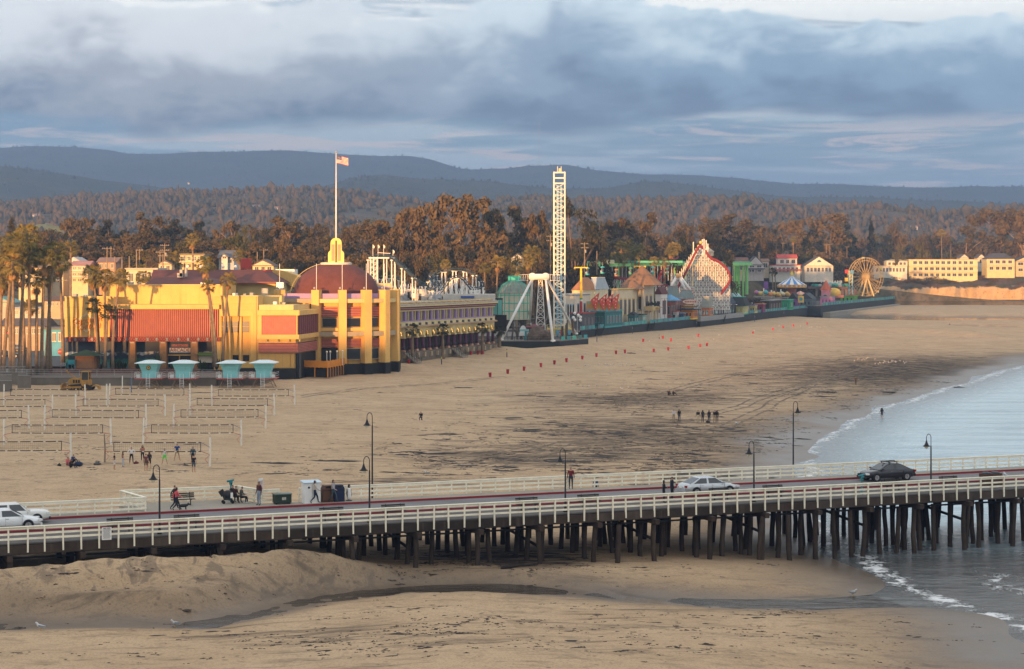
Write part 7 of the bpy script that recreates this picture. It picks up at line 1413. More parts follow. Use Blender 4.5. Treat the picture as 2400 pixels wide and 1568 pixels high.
 # --- lifeguard towers
AQ=M((.22,.55,.56),.55,.08,.7,0,5,0,.2);AQW=M((.60,.72,.72),.45,.06,1);RDT=M((.42,.10,.09),.6,.1,1)
def tower(x,yb,label,emblem=False,text_=False):
 p=gb(x,yb);t=T('lifeguard_tower',label,'lifeguard tower',p,R.uniform(-.04,.04),'lifeguard towers')
 for sx in(-1,1):
  for sy in(-1,1):MB().bar((sx*2.0,sy*1.5,-.3),(sx*1.1,sy*1.0,1.5),.11).build('leg',POLEM,t)
 for sy in(-1,1):MB().bar((-1.8,sy*1.4,.1),(1.2,sy*1.05,1.4),.07).build('brace',POLEM,t);MB().bar((1.8,sy*1.4,.1),(-1.2,sy*1.05,1.4),.07).build('brace',POLEM,t)
 MB().box((0,0,1.55),(4.6,3.4,.14)).build('platform',RDT,t)
 MB().box((0,0,2.2),(2.45,2.1,1.15)).build('lower_hut',AQ,t);m=MB();m.loft([[(-1.22,-1.05,2.78),(1.22,-1.05,2.78),(1.22,1.05,2.78),(-1.22,1.05,2.78)],[(-1.68,-1.45,4.1),(1.68,-1.45,4.1),(1.68,1.45,4.1),(-1.68,1.45,4.1)]]);hut=m.build('upper_hut',AQ,t,False,True)
 for z in(3.2,3.65):k=(z-2.78)/1.32;MB().box((0,-1.07-.4*k,z),(2.5+.9*k,.03,.03)).build('panel_line',col((.12,.40,.42)),hut)
 r_=MB().add([(-2.25,-2.0,4.1),(2.25,-2.0,4.1),(2.25,2.0,4.1),(-2.25,2.0,4.1),(-2.25,-2.0,4.2),(2.25,-2.0,4.2),(2.25,2.0,4.2),(-2.25,2.0,4.2),(-.8,-.5,4.62),(.8,-.5,4.62),(.8,.5,4.62),(-.8,.5,4.62)],[(3,2,1,0),(0,1,5,4),(1,2,6,5),(2,3,7,6),(3,0,4,7),(4,5,9,8),(5,6,10,9),(6,7,11,10),(7,4,8,11),(8,9,10,11)]).build('roof',AQW,t);MB().box((0,0,4.66),(.9,.6,.08)).build('roof_hatch',col((.5,.42,.3)),r_)
 for s_ in(-1,1):
  for k in range(4):MB().box((s_*(1.35+.3*k),-1.65,2.1),(.035,.035,1.0)).build('rail_post',WHITE,t)
  for z in(2.0,2.35,2.6):MB().bar((s_*1.3,-1.65,z),(s_*2.28,-1.65,z),.035).build('rail',WHITE,t);MB().bar((s_*2.28,-1.65,z),(s_*2.28,1.65,z),.035).build('rail',WHITE,t)
  MB().box((s_*1.75,-1.2,1.95),(.5,.4,.5)).build('locker',AQW,t)
 lad=MB();lad.bar((.3,-1.75,2.4),(.5,-2.7,0),.05);lad.bar((-.3,-1.75,2.4),(-.1,-2.7,0),.05);[lad.bar((-.3+.2*k/6,-1.75-.95*k/6,1.6-1.6*k/6),(.3+.2*k/6,-1.75-.95*k/6,1.6-1.6*k/6),.04) for k in range(6)];lad.build('ladder',WHITE,t)
 if emblem:
  e=MB().tube([(0,-1.30,3.4),(0,-1.36,3.4)],.36,16).build('round_emblem',BLK,hut)
  MB().tube([(0,-1.37,3.4),(0,-1.39,3.4)],.26,16).build('emblem_ring',col((.62,.36,.04)),e);MB().box((0,-1.41,3.4),(.2,.02,.2),0).build('emblem_centre',BLK,e)
 if text_:
  for k in range(9):MB().box((-.8+.2*k,-1.43,3.86),(.13,.02,.09)).build('letter_mark',col((.08,.2,.25)),hut)
tower(352,908,'lifeguard tower with a round black emblem, leftmost of the four',True);tower(431,908,'lifeguard tower second from the left, plain front and lighter ladder');tower(542,908,'lifeguard tower with lettering under its roof, third from the left',False,True);tower(619,907,'lifeguard tower in front of the black casino plinth, rightmost of the four')
# --- volleyball courts
NETB=M((.015,.015,.016),.8,.1,2);PWH=M((.70,.66,.56),.7,.1,2);ROPE=M((.35,.05,.05),.8,.2,3);ROPEB=M((.04,.06,.16),.8,.2,3);BLUEP=M((.10,.16,.24),.7,.2,2)
def net(xl,xr,yb,label,ls=True,rs=True,rough_left=False):
 a,b=gb(xl,yb),gb(xr,yb);o=(a+b)/2;t=T('volleyball_net',label,'volleyball net',o,0,'beach volleyball nets');L=b.x-a.x;hl=L/2;n0,n1=-hl+.95,hl-.95;tilt=R.uniform(-.06,.06);za,zb_=a.z-o.z,b.z-o.z
 for sx,on,z in((-hl,ls,za),(hl,rs,zb_)):
  if not on:continue
  lean=R.uniform(-.08,.10)
  if rough_left and sx<0:MB().tube([(sx,0,z-.3),(sx+.05,0,z+1.4),(sx-.03,0,z+3.0)],[.10,.08,.06],7).build('post',POLEM,t)
  else:MB().tube([(sx,0,z-.3),(sx-lean,0,z+3.0)],.10,8).build('post',PWH,t);MB().tube([(sx-lean,0,z+3.0),(sx-lean,0,z+3.05)],.105,8).build('post_cap',GREYM,t)
  i=n0 if sx<0 else n1;MB().tube([(sx,-.08,z+1.95),(i,0,2.3)],.02,4).build('cord',ROPEB,t);MB().tube([(sx,-.08,z+1.2),(i,0,1.38)],.025,4).build('cord',ROPE,t);MB().tube([(sx,-.1,z+1.15),(sx+(.5 if sx<0 else-.5),-.1,z+.7),(sx+(.2 if sx<0 else-.2),-.1,z+.35)],.02,4).build('cord',ROPE,t)
 def zz(x,base):return base+tilt*(x/hl)-.05*(1-(x/hl)**2)
 k=16
 for base,h in((2.30,.085),(1.38,.085)):
  for i in range(k):
   x0,x1=n0+(n1-n0)*i/k,n0+(n1-n0)*(i+1)/k;MB().bar((x0,0,zz(x0,base)),(x1,0,zz(x1,base)),.025,h).build('tape',NETB,t)
   if i%2:MB().bar((x0+.1,-.016,zz(x0,base)),(x0+.32,-.016,zz(x0,base)),.012,h*.85).build('white_mark',PWH,t)
 for x in(n0,n1):MB().bar((x,0,zz(x,1.36)),(x,0,zz(x,2.32)),.06,.06).build('side_tape',NETB,t)
 m=MB();
 for i in range(int((n1-n0)/.2)):x=n0+.2*i;m.bar((x,0,zz(x,1.4)),(x,0,zz(x,2.28)),.008)
 for j in range(5):m.bar((n0,0,1.53+.18*j),(n1,0,1.53+.18*j),.008)
 tag(m.build('net_mesh',NETB,t),kind='stuff')
net(237,498,1088.8,'nearest net, where the group is playing, its left post of rough wood',rough_left=True);net(-110,161,1086,'nearest row net cut by the left edge behind the seated trio')
net(331,569,1042,'right net of the second row, behind the players');net(8,261,1041.7,'left net of the second row');net(403,625,1002.5,'right net of the third row');net(109,339,1004,'middle net of the third row');net(-165,68,1005,'third row net cut by the left edge')
net(446,643,973,'right net of the fourth row');net(176,389,974.5,'middle net of the fourth row');net(-85,124,976,'fourth row net cut by the left edge');net(498,690,949.5,'right net of the fifth row, farthest to the right');net(255,447,947,'middle net of the fifth row');net(8,201,949,'left net of the fifth row below the bulldozer')
for i,(x,yt,yb) in enumerate(((249.6,900,950),(286.5,881,922),(308,886,920))):
 p=gb(x,yb);h=(yb-yt)*p.y/F;t=T('court_post',('spare white court post between two nets','pale slim court post beside the bulldozer ripper','blue court post left of the first lifeguard tower')[i],'post',p,0,'spare court posts');MB().tube([(0,0,-.2),(.03,0,h)],.10 if i<1 else .08,8).build('post',(PWH,PWH,BLUEP)[i],t);MB().tube([(.03,0,h),(.03,0,h+.06)],.11,8).build('cap',GREYM,t)
for i,(x,yt,yb) in enumerate(((1035,832,852),(1188,810,829),(1399,784,801),(1482,764,782),(1545,785,797),(1633,752,768),(1769,738,755),(1837,729,744))):
 p=gb(x,yb);h=(yb-yt)*p.y/F;t=T('beach_marker','dark marker post with a yellow band on the sand, '+NUM[i]+' from the arcade gallery','post',p,0,'marker posts on the sand');MB().box((0,0,h/2-.1),(.2,.2,h+.2)).build('post',M((.06,.06,.09),.8,.2,2),t);MB().box((.02,-.02,h*.75),(.19,.19,h*.28)).build('band',col((.5,.5,.12) if i<2 else(.25,.22,.2)),t)
 # --- red barrels
BR=[(177,518,1),(324,490,1),(461,465,1),(606,434,1),(718,411,1),(822,392,1),(954,369,1),(1074,348,1),(1240,324,1),(1316,315,1),(1557,308,1),(1680,294,1),(1853,281,1),(1950,265,1),(2008,256,1)]
B1=[(1100+a/3.606,740+b/3.606) for a,b,_ in BR];B2=[(1100+a/3.606,740+b/3.606) for a,b in((1468,220),(1635,221),(1703,204),(1934,205))];B3=[(1100+a/3.606,740+b/3.606) for a,b in((1168,153),(1198,150),(1523,115),(1743,98),(2250,57),(2292,52))]+[(1740+200/3.606,740+18/3.606)]
B4=[(1740+a/3.606,740+b/3.606) for a,b in((90,157),(257,124),(343,103),(432,92),(547,76))];B5=[(850+a/3.967,550+b/3.967) for a,b in((343,1213),(428,1200),(503,1188),(938,1118),(1008,1110),(1072,1104),(1110,1098))];B6=[(498,897),(543,896),(560,895)]
ORD=NUM+('eleventh','twelfth','thirteenth','fourteenth','fifteenth')
BRM=[M(c,.5,.2,1.5) for c in((.34,.018,.03),(.42,.03,.045),(.28,.012,.02))];bpr=[]
for mt in BRM:
 m=MB();m.lathe([(.23,0),(.30,.80),(.325,.80),(.325,.86),(.28,.86),(.26,.7)],(0,0,0),14);bpr.append((m.mesh('barrel',mt,False),MB().lathe([(.24,.66),(.02,.67)],(0,0,0),14).mesh('liner',BLK)))
for nm,L in(('in the long line across the sand, counted from the casino',B1),('in the short row above the long line, counted from the left',B2),('along the foot of the boardwalk wall, counted from the left',B3),('in the far line towards the river mouth, counted from the left',B4),('along the arcade gallery stairs, counted from the left',B5),('behind the lifeguard towers, counted from the left',B6)):
 for i,(x,y) in enumerate(L):
  p=gb(x,y);t=T('rubbish_barrel',ORD[i]+' red barrel '+nm,'barrel',p-Vector((0,0,.02)),R.uniform(0,6),'red rubbish barrels');t.rotation_euler=(R.uniform(-.06,.06),R.uniform(-.08,.08),R.uniform(0,6));k=R.randrange(3);inst('body',bpr[k][0],t);inst('liner',bpr[k][1],t)
  # --- gulls
GW=M((.52,.51,.50),.7,.05,3);GG=M((.22,.23,.25),.8,.1,3)
def gull_proto():
 m=MB();m.tube([(-.24,0,.20),(-.14,0,.19),(0,0,.19),(.11,0,.24),(.16,0,.33),(.20,0,.36),(.25,0,.345)],[.02,.055,.085,.07,.045,.04,.012],8);body=m.mesh('body',GW,True)
 w=MB();[w.ext([(-.30,s*.055,.22),(-.05,s*.088,.255),(.09,s*.075,.27),(.06,s*.09,.17),(-.10,s*.088,.17)],(0,s*.012,0)) for s in(-1,1)];wing=w.mesh('wing',GG)
 l=MB();[l.tube([(0,s*.03,.14),(0,s*.03,0)],.009,4) for s in(-1,1)];leg=l.mesh('leg',M((.5,.3,.1),.7));return body,wing,leg
GPR=gull_proto();GU=[]
g1=lambda L:[(1100+a/3.606,740+b/3.606) for a,b in L];g2=lambda L:[(1740+a/3.606,740+b/3.606) for a,b in L]
GUS=[('below the long line of barrels',g1([(980,427),(1008,428),(1092,420),(1142,416),(1157,423),(1170,421),(1193,424),(1217,418),(1295,423),(1330,418),(1402,416),(1590,412),(1745,408),(1805,410)])),('on the open sand above the wrack line',g1([(1190,500),(1382,487),(960,604),(1003,606),(1078,602),(1165,600),(1283,618),(1297,630),(1335,618)])),('near the short row of barrels',g1([(980,302),(1412,211),(1520,217),(1670,217),(2065,190),(2110,190)])),('in the flock on dark wrack',g2([(945,388),(975,375),(990,372),(1010,382),(1020,372),(1035,378),(1048,370),(1062,360),(1118,374),(1120,412),(1150,414),(1165,408),(1190,405),(1203,392),(1210,400),(1232,392),(1238,404),(1255,400),(1262,386),(1270,395),(1283,392),(1295,402),(1300,395),(1335,390),(1362,396),(1370,410),(1382,400)])),('on the far sand past the last barrels',g2([(98,134),(310,92),(388,94),(492,92),(568,102),(585,100),(628,96),(632,100),(660,102),(690,97),(715,96),(893,92)])),('alone at the water edge',g2([(1962,610),(1120,782)]))]
GORD=['first','second','third','fourth','fifth','sixth','seventh','eighth','ninth','tenth','eleventh','twelfth','thirteenth','fourteenth','fifteenth','sixteenth','seventeenth','eighteenth','nineteenth','twentieth']+['twenty-'+q for q in('first','second','third','fourth','fifth','sixth','seventh','eighth')]
for nm,L in GUS:
 L=sorted(L)
 for i,(x,y) in enumerate(L):
  p=gb(x,y);lb='white gull '+nm+', '+(GORD[i]+' from left' if i<len(L)-1 else 'last on the right');t=T('gull',lb,'gull',p,R.uniform(0,6.28),'gulls standing '+nm);s_=R.uniform(.9,1.12);t.scale=(s_,)*3
  inst('body',GPR[0],t);inst('wings',GPR[1],t);inst('legs',GPR[2],t)
for x,y,lb in((1000,1114,'white gull on the sand just beyond the far railing'),(1333,1153,'white gull on the sand beside the man in dark red'),(1999,1397,'white gull beside the stream in the foreground'),(95,1478,'brown tinged gull on the near bank of the stream'),(410,1470,'pale gull standing in the stream'),(1727,997,'white gull right of the beach group')):
 p=gb(x,y);t=T('gull',lb,'gull',p,R.uniform(0,6.28));t.scale=(1.3,)*3;inst('body',GPR[0],t);inst('wings',GPR[1],t);inst('legs',GPR[2],t)
p=W(2358,5.1,.19);t=T('gull','white gull standing on the wharf kerb at the far right','gull',p,2.0);t.scale=(1.4,)*3;inst('body',GPR[0],t);inst('wings',GPR[1],t);inst('legs',GPR[2],t)
t=T('flying_gull','tiny gull in flight against the middle hills','gull',at(442,431,420));MB().tube([(-.3,0,0),(0,0,0),(.3,0,.02)],[.02,.09,.02],6).build('body',GW,t)
for s_ in(-1,1):MB().ext([(-.1,0,.03),(.14,0,.03),(.1,s_*.5,.35),(-.15,s_*1.0,.3)],(0,0,.02)).build('wing',GW,t)
# --- wrack: kelp clumps and driftwood bits
def kelp():
 rr=random.Random(5);nr_=np.random.RandomState(5);m=MB();N_=60000;x=nr_.uniform(-30,2430,N_);y=np.where(nr_.rand(N_)<.66,nr_.uniform(770,1120,N_),nr_.uniform(1285,1568,N_))
 ok=nr_.rand(N_)<(deb_at(x,y)*.9+.012)*np.clip(fbm(x*.012,y*.06,3)-.36,0,1)*2.2;Yw=F*20.5/(y-YH);Xw=(x-CX)/F*Yw;ok&=(shore_dist(Xw,Yw)>2)&(Yw<640)
 for px_,py_,yy in list(zip(Xw[ok],Yw[ok],y[ok]))[:4600]:
  L=min(1.5,.09*rr.random()**-.55)*(.75 if yy>1240 else 1.6);L=min(L,.45) if yy>1240 else L;KP.append((px_,py_,L,L*rr.uniform(.25,.6),rr.uniform(-.3,.5)))
  for _ in range(rr.randint(0,5)):q=rr.uniform(.3,.8)*L;KP.append((px_+rr.gauss(0,1.3)*L,py_+rr.gauss(0,.5)*L,q,q*rr.uniform(.2,.6),rr.uniform(-.3,.5)))
 X=np.array([[k[0] for k in KP]]);Y=np.array([[k[1] for k in KP]]);Z=beach_z(X,Y)[0]
 for(x,y,L,w,a0),z in zip(KP,Z):
  n2=6;h=rr.uniform(.012,.045)*(1+L);ca,sa=math.cos(a0),math.sin(a0);ring=[]
  for i in range(n2):
   t=6.283*i/n2;r1=rr.uniform(.5,1.4);a,b=L*math.cos(t)*r1,w*math.sin(t)*r1;ring.append((x+a*ca-b*sa,y+a*sa+b*ca,z+rr.uniform(-.015,.01)))
  m.add(ring+[(x+rr.uniform(-.4,.4)*L,y,z+h)],[(i,(i+1)%n2,n2) for i in range(n2)])
 o=m.build('kelp_wrack',M((.032,.023,.017),.85,.4,.6));tag(o,'dark clumps of kelp and driftwood strewn over the sand','kelp',kind='stuff')
KP=[];kelp()
def tyre_tracks():
 m=MB()
 for pts in([(1690,985),(1760,955),(1850,915),(1930,880),(2010,856),(2110,838)],[(1660,960),(1750,935),(1840,905),(1960,868),(2080,846)],[(1480,945),(1600,905),(1750,870),(1900,850),(2050,826)],[(1150,1085),(1250,1060),(1330,1040),(1420,1005)],[(1100,1070),(1210,1050),(1290,1028)],[(700,940),(850,915),(1020,905),(1200,885)]):
  P=[gp(x,y,1.8) for x,y in pts];Q=[]
  for i in range(len(P)-1):
   for k in range(24):Q.append(P[i].lerp(P[i+1],k/24))
  X=np.array([[q.x for q in Q]]);Y=np.array([[q.y for q in Q]]);X=X+1.2*(fbm(X*.05,Y*.05,2)-.5)
  for off in(-.85,.85):
   dx=np.gradient(X[0]);dy=np.gradient(Y[0]);L=np.hypot(dx,dy);nx,ny=-dy/L,dx/L
   for e in(0,):
    A=[(X[0]+nx*(off-.2),Y[0]+ny*(off-.2)),(X[0]+nx*(off+.2),Y[0]+ny*(off+.2))];Z=[beach_z(a[None],b[None])[0]+.025 for a,b in A];n0=len(m.v)
    V_=[];Fc=[]
    for i in range(len(Q)):V_+=[(A[0][0][i],A[0][1][i],Z[0][i]),(A[1][0][i],A[1][1][i],Z[1][i])]
    m.add(V_,[(2*i,2*i+1,2*i+3,2*i+2) for i in range(len(Q)-1) if R.random()>.12])
 o=m.build('tyre_track',M((.17,.12,.075),.95,.35,.5));tag(o,'faint curving tyre tracks pressed into the sand','track',kind='stuff')
tyre_tracks()
for i,(x0,y0,x1,y1,r_,lb) in enumerate(((2235,909,2266,911,.2,'dark log lying at the edge of the water'),(1470,828,1490,829,.12,'thin driftwood pole below the barrel line'),(1175,1334,1260,1326,.1,'driftwood branch below the wharf'))):
 a,b=gb(x0,y0),gb(x1,y1);t=T('driftwood',lb,'driftwood',a);MB().tube([Vector((0,0,.05)),(b-a)*.5+Vector((0,.2,.12)),b-a+Vector((0,0,.08))],[r_,r_*.9,r_*.5],7).build('log',TIMB,t,True);MB().tube([(b-a)*.4+Vector((0,.1,.1)),(b-a)*.5+Vector((0,.6,.4))],[r_*.4,.02],5).build('branch',TIMB,t)
 # --- cars and the bulldozer
GLASS=M((.02,.026,.03),.08,.1,1,spec=.8);TYRE=M((.012,.012,.012),.85,.2,4);RIM=M((.42,.42,.43),.3,.1,3,metal=.8)
HEADL=M((.75,.75,.72),.1,.05,3,spec=.7);TAILL=M((.30,.01,.012),.15,.1,3,spec=.7);CHROME=M((.55,.55,.55),.2,.05,2,metal=.9);DARKP=M((.02,.02,.021),.6,.1,3)
def car(p,rz,label,col,L=4.7,Wd=1.78,boxy=0,rack=False,rough=.22,metal=.35,name='sedan_car',group=None,hub=True,wagon=False):
 t=T(name,label,'car',p,rz,group);pt=M(col,rough,.05,.6,metal=metal,spec=.6)
 hl=L/2;b=boxy
 S=[(-hl,.72,.66),(-hl+.06,.84,.86+.05*b),(-hl+.5,.93,.95),(-hl+1.0,.98,.97),(-.8,1,.95),(.4,1,.93),(.95,.99,.91),(hl-.75,.95,.83+.07*b),(hl-.25,.86,.72+.14*b),(hl-.04,.76,.60+.18*b),(hl,.70,.50+.16*b)]
 rings=[]
 for x,w,zt in S:
  w*=Wd/2;zb=.22 if abs(x)<hl-.3 else .30
  half=[(w*.86,zb),(w*.97,zb+.14),(w,zb+.30),(w*.985,zt-.14),(w*.93,zt-.03),(w*.70,zt)]
  rings.append([(x,y,z) for y,z in half]+[(x,-y,z) for y,z in half[::-1]])
 body=MB().loft(rings).build('body',pt,t,True,True)
 zr=1.40+.03*b;bt=.91;w0=Wd/2*.93;w1=Wd/2*.70
 xr0,xr1=(-1.0-.15*b,.30+.05*b);xb0,xb1=(-1.95+.25*b,1.15-.25*b)
 if wagon:xr0=-1.75;xb0=-2.15
 g=lambda x,w,z:[(x,w,z),(x,-w,z)]
 A=[(xb0,w0*.93,bt),(xb1,w0*.95,bt)];Bq=[(xr0,w1,zr-.03),(xr1,w1,zr-.03)]
 gh=MB();lo=[(xb0,w0*.93,bt),(xb1,w0*.95,bt),(xb1,-w0*.95,bt),(xb0,-w0*.93,bt)];mid=[(xr0,w1,zr-.05),(xr1,w1,zr-.05),(xr1,-w1,zr-.05),(xr0,-w1,zr-.05)];up=[(xr0+.15,w1*.85,zr),(xr1-.15,w1*.85,zr),(xr1-.15,-w1*.85,zr),(xr0+.15,-w1*.85,zr)]
 gh.loft([lo,mid,up]);cab=gh.build('roof',pt,t,False,True)
 def pane(name,a,b_,c,d,k=.86,out=.012):
  q=[Vector(v) for v in(a,b_,c,d)];ce=sum(q,Vector())/4;nn=(q[1]-q[0]).cross(q[3]-q[0]).normalized()
  if nn.dot(ce-Vector((0,0,.9)))<0:nn=-nn
  q=[ce+(v-ce)*k+nn*out for v in q];m=MB();m.ext(q,-nn*.006);m.build(name,GLASS,cab,False,True)
 pane('windscreen',lo[1],lo[2],mid[2],mid[1],.9);pane('rear_window',lo[3],lo[0],mid[0],mid[3],.88)
 def lerp(a,b_,f):return tuple(Vector(a).lerp(Vector(b_),f))
 for s in(0,1):
  i,j=(0,1) if s==0 else(3,2);l0,l1,u0,u1=lo[i],lo[j],mid[i],mid[j]
  f=.50
  pane('side_window',lerp(l0,l1,.07),lerp(l0,l1,f-.01),lerp(u0,u1,f-.05),u0,.88);pane('side_window',lerp(l0,l1,f+.01),lerp(l0,l1,.96),u1,lerp(u0,u1,f-.03),.88)
 yb=Wd/2
 for s in(1,-1):
  for x in(-hl+.95,hl-.92):
   w=T0=MB().tube([(x,s*(yb-.24),.32),(x,s*(yb+.012),.32)],.325,18);w=w.build('wheel',TYRE,t)
   MB().tube([(x,s*(yb-.02),.32),(x,s*(yb+.022),.32)],.215,16).build('rim',RIM,w)
   for k in range(5):
    a=k*1.2566+.3;MB().bar((x,s*(yb+.026),.32),(x+.2*math.cos(a),s*(yb+.026),.32+.2*math.sin(a)),.05,.02).build('spoke',CHROME if hub else RIM,w)
   MB().tube([(x,s*(yb-.3),.34),(x,s*(yb+.004),.34)],.375,18).build('wheel_arch',DARKP,body)
  MB().box((hl-.16,s*.62*Wd/1.78,.63+.08*b),(.30,.34,.13),s*-.35).build('headlight',HEADL,t);MB().box((-hl+.10,s*.64*Wd/1.78,.76),(.2,.32,.16),s*.3).build('tail_light',TAILL,t)
  MB().box((.92,s*(yb+.06),.97),(.12,.16,.11)).build('mirror',pt,t)
  for x in(.02,-.95):MB().box((x,s*(yb-.006),.80),(.18,.03,.03)).build('door_handle',CHROME,body)
  for x in(.98-.15*b,-.10,-1.12):MB().box((x,s*(yb-.012),.62),(.012,.02,.5)).build('door_seam',DARKP,body)
  MB().box((-.1,s*(yb-.002),.30),(2.4,.012,.05)).build('sill',DARKP,body)
 MB().box((hl-.03,0,.36),(.12,Wd*.78,.16)).build('front_bumper',DARKP if b else pt,t);MB().box((-hl+.02,0,.42),(.12,Wd*.82,.18)).build('rear_bumper',DARKP if b else pt,t)
 MB().box((hl-.02,0,.58+.07*b),(.05,.62,.12)).build('grille',DARKP,t);MB().box((-hl-.012,0,.66),(.02,.4,.13)).build('number_plate',WHITE,t)
 if rack:
  for x in(-.65,.05):
   MB().bar((x,-.66,zr+.11),(x,.66,zr+.11),.05,.04).build('rack_bar',BLACK,t)
   for s in(-1,1):MB().box((x,s*.6,zr+.04),(.07,.05,.13)).build('rack_foot',BLACK,t)
  for y in(-.25,.3):MB().bar((-1.0,y,zr+.16),(.45,y,zr+.16),.07,.05).build('rack_tray',BLACK,t)
 return t
def wcar(x,v,**k):
 u=uofx(x,v);rev=k.pop('rev',False);return car(wp(u,v,DK+.006),WRZ+(math.pi if rev else 0),**k)
wcar(1659,6.45,label='silver sedan driving right along the wharf beside two pedestrians',col=(.50,.52,.53),L=4.75,metal=.5,rough=.25)
wcar(2077,9.5,label='dark grey sedan with a black roof rack heading left on the wharf',col=(.035,.034,.038),L=4.8,rack=True,rev=True,metal=.4)
wcar(13,7.05,label='white rounded sedan cut off by the left edge of the picture',col=(.72,.73,.72),L=4.6,metal=.05)
wcar(32,9.9,label='older boxy white sedan behind the rounded white one',col=(.70,.69,.64),L=4.75,boxy=1,metal=.0,hub=False)
for i,(x,y,c,rz,lb) in enumerate(((22,838,(.015,.016,.018),.1,'black car on the street left of the palms'),(70,812,(.12,.014,.018),.2,'dark red car on the street between palm trunks'),(55,783,(.55,.55,.55),1.2,'silver car in the car park behind the palms'),(140,828,(.65,.65,.63),1.6,'white car at the junction beside the stop sign'),(105,792,(.03,.035,.05),.4,'dark blue car in the car park behind the palms'),(12,790,(.6,.6,.58),.3,'white car at the far left of the car park'),(45,822,(.2,.2,.21),.15,'grey car waiting behind the palm trunks'))):
 car(gp(x,y,4.16),rz,lb,c,group='cars on the street')
def bulldozer():
 p=gb(192,914);t=T('bulldozer','dirty yellow bulldozer parked on the sand below the palms','bulldozer',p,0)
 YL=M((.36,.19,.04),.6,.3,1.2,.2,6,0,.4);DK_=M((.028,.022,.018),.85,.3,2)
 for s in(-1,1):
  y=s*1.0;m=MB();pl=[]
  for k in range(9):a=math.pi/2+math.pi*k/8;pl.append((-1.75+.42*math.cos(a),y-.28,.46+.44*math.sin(a)))
  for k in range(9):a=-math.pi/2+math.pi*k/8;pl.append((1.55+.36*math.cos(a),y-.28,.40+.38*math.sin(a)))
  pl.insert(9,(0,y-.28,.02));pl.append((.55,y-.28,1.15))
  m.ext(pl,(0,.56,0));tr=m.build('track',DK_,t,False,True)
  MB().tube([(.55,y-.31,1.02),(.55,y+.31,1.02)],.36,14).build('drive_sprocket',YL,tr);MB().tube([(-1.75,y-.31,.46),(-1.75,y+.31,.46)],.3,12).build('idler',YL,tr)
  for k in range(5):MB().tube([(-1.2+.55*k,y-.3,.24),(-1.2+.55*k,y+.3,.24)],.15,10).build('roller',YL,tr)
  MB().bar((-2.6,s*1.45,.5),(.2,s*1.45,.55),.16,.28).build('push_arm',YL,t)
  MB().bar((-2.7,s*.35,1.0),(-.9,s*.35,1.9),.12).build('hydraulic_ram',CHROME,t)
 m=MB();m.ext([(-2.1,-.55,.7),(.2,-.55,.7),(.2,-.55,2.0),(-1.6,-.55,1.95),(-2.1,-.55,1.7)],(0,1.1,0));eng=m.build('engine_hood',YL,t,False,True)
 for k in range(3):MB().box((-1.2+.42*k,-.565,1.45),(.28,.03,.5)).build('vent',DK_,eng)
 m=MB();m.box((.75,0,1.25),(1.5,1.5,.9));m.build('rear_body',YL,t)
 m=MB()
 for x in(.05,1.25):
  for y in(-.7,.7):m.bar((x,y,1.7),(x+(.1 if x<.5 else 0),y*.95,3.0),.12)
 m.build('cab_frame',YL,t);MB().box((.68,0,3.06),(1.5,1.55,.14)).build('cab_roof',YL,t);MB().box((.66,0,2.3),(1.12,1.3,1.3)).build('cab_glass',GLASS,t)
 m=MB();m.bar((-1.0,.3,1.9),(-2.5,.3,3.0),.10,.16);m.bar((-2.5,.3,3.0),(-2.6,.3,3.3),.1,.3);m.build('exhaust_boom',YL,t)
 m=MB();pr=[(-2.75,0,.05),(-3.05,0,.35),(-3.1,0,.8),(-2.85,0,1.2),(-2.7,0,1.2),(-2.9,0,.8),(-2.88,0,.4),(-2.62,0,.05)];m.ext([(x,-1.9,z) for x,_,z in pr],(0,3.8,0));m.build('blade',YL,t,False,True)
 m=MB();m.ext([(1.5,-.6,.6),(2.2,-.6,.9),(2.9,-.6,.75),(3.1,-.6,.15),(2.75,-.6,.25),(2.6,-.6,.6),(2.2,-.6,.65),(1.5,-.6,.45)],(0,1.2,0));m.build('ripper',YL,t,False,True)
bulldozer()
# --- people: one skinned body each, evaluated together at the end
PEOPLE=[]
SKIN=(.45,.25,.16)
BASE={'pel':(0,0,.95),'spi':(0,.01,1.13),'che':(0,0,1.36),'nec':(0,.0,1.50),'hea':(0,-.02,1.60),'top':(0,-.015,1.72),'sL':(.18,0,1.42),'eL':(.24,.03,1.14),'wL':(.26,-.04,.89),'hL':(.265,-.06,.82),'sR':(-.18,0,1.42),'eR':(-.24,.03,1.14),'wR':(-.26,-.04,.89),'hR':(-.265,-.06,.82),'pL':(.10,0,.90),'kL':(.11,-.02,.50),'aL':(.115,.02,.09),'tL':(.13,-.15,.03),'pR':(-.10,0,.90),'kR':(-.11,-.02,.50),'aR':(-.115,.02,.09),'tR':(-.13,-.15,.03)}
RAD={'pel':.145,'spi':.13,'che':.155,'nec':.055,'hea':.095,'top':.07,'sL':.07,'eL':.046,'wL':.032,'hL':.030,'sR':.07,'eR':.046,'wR':.032,'hR':.030,'pL':.10,'kL':.065,'aL':.042,'tL':.038,'pR':.10,'kR':.065,'aR':.042,'tR':.038}
EDG=[('pel','spi'),('spi','che'),('che','nec'),('nec','hea'),('hea','top'),('che','sL'),('sL','eL'),('eL','wL'),('wL','hL'),('che','sR'),('sR','eR'),('eR','wR'),('wR','hR'),('pel','pL'),('pL','kL'),('kL','aL'),('aL','tL'),('pel','pR'),('pR','kR'),('kR','aR'),('aR','tR')]
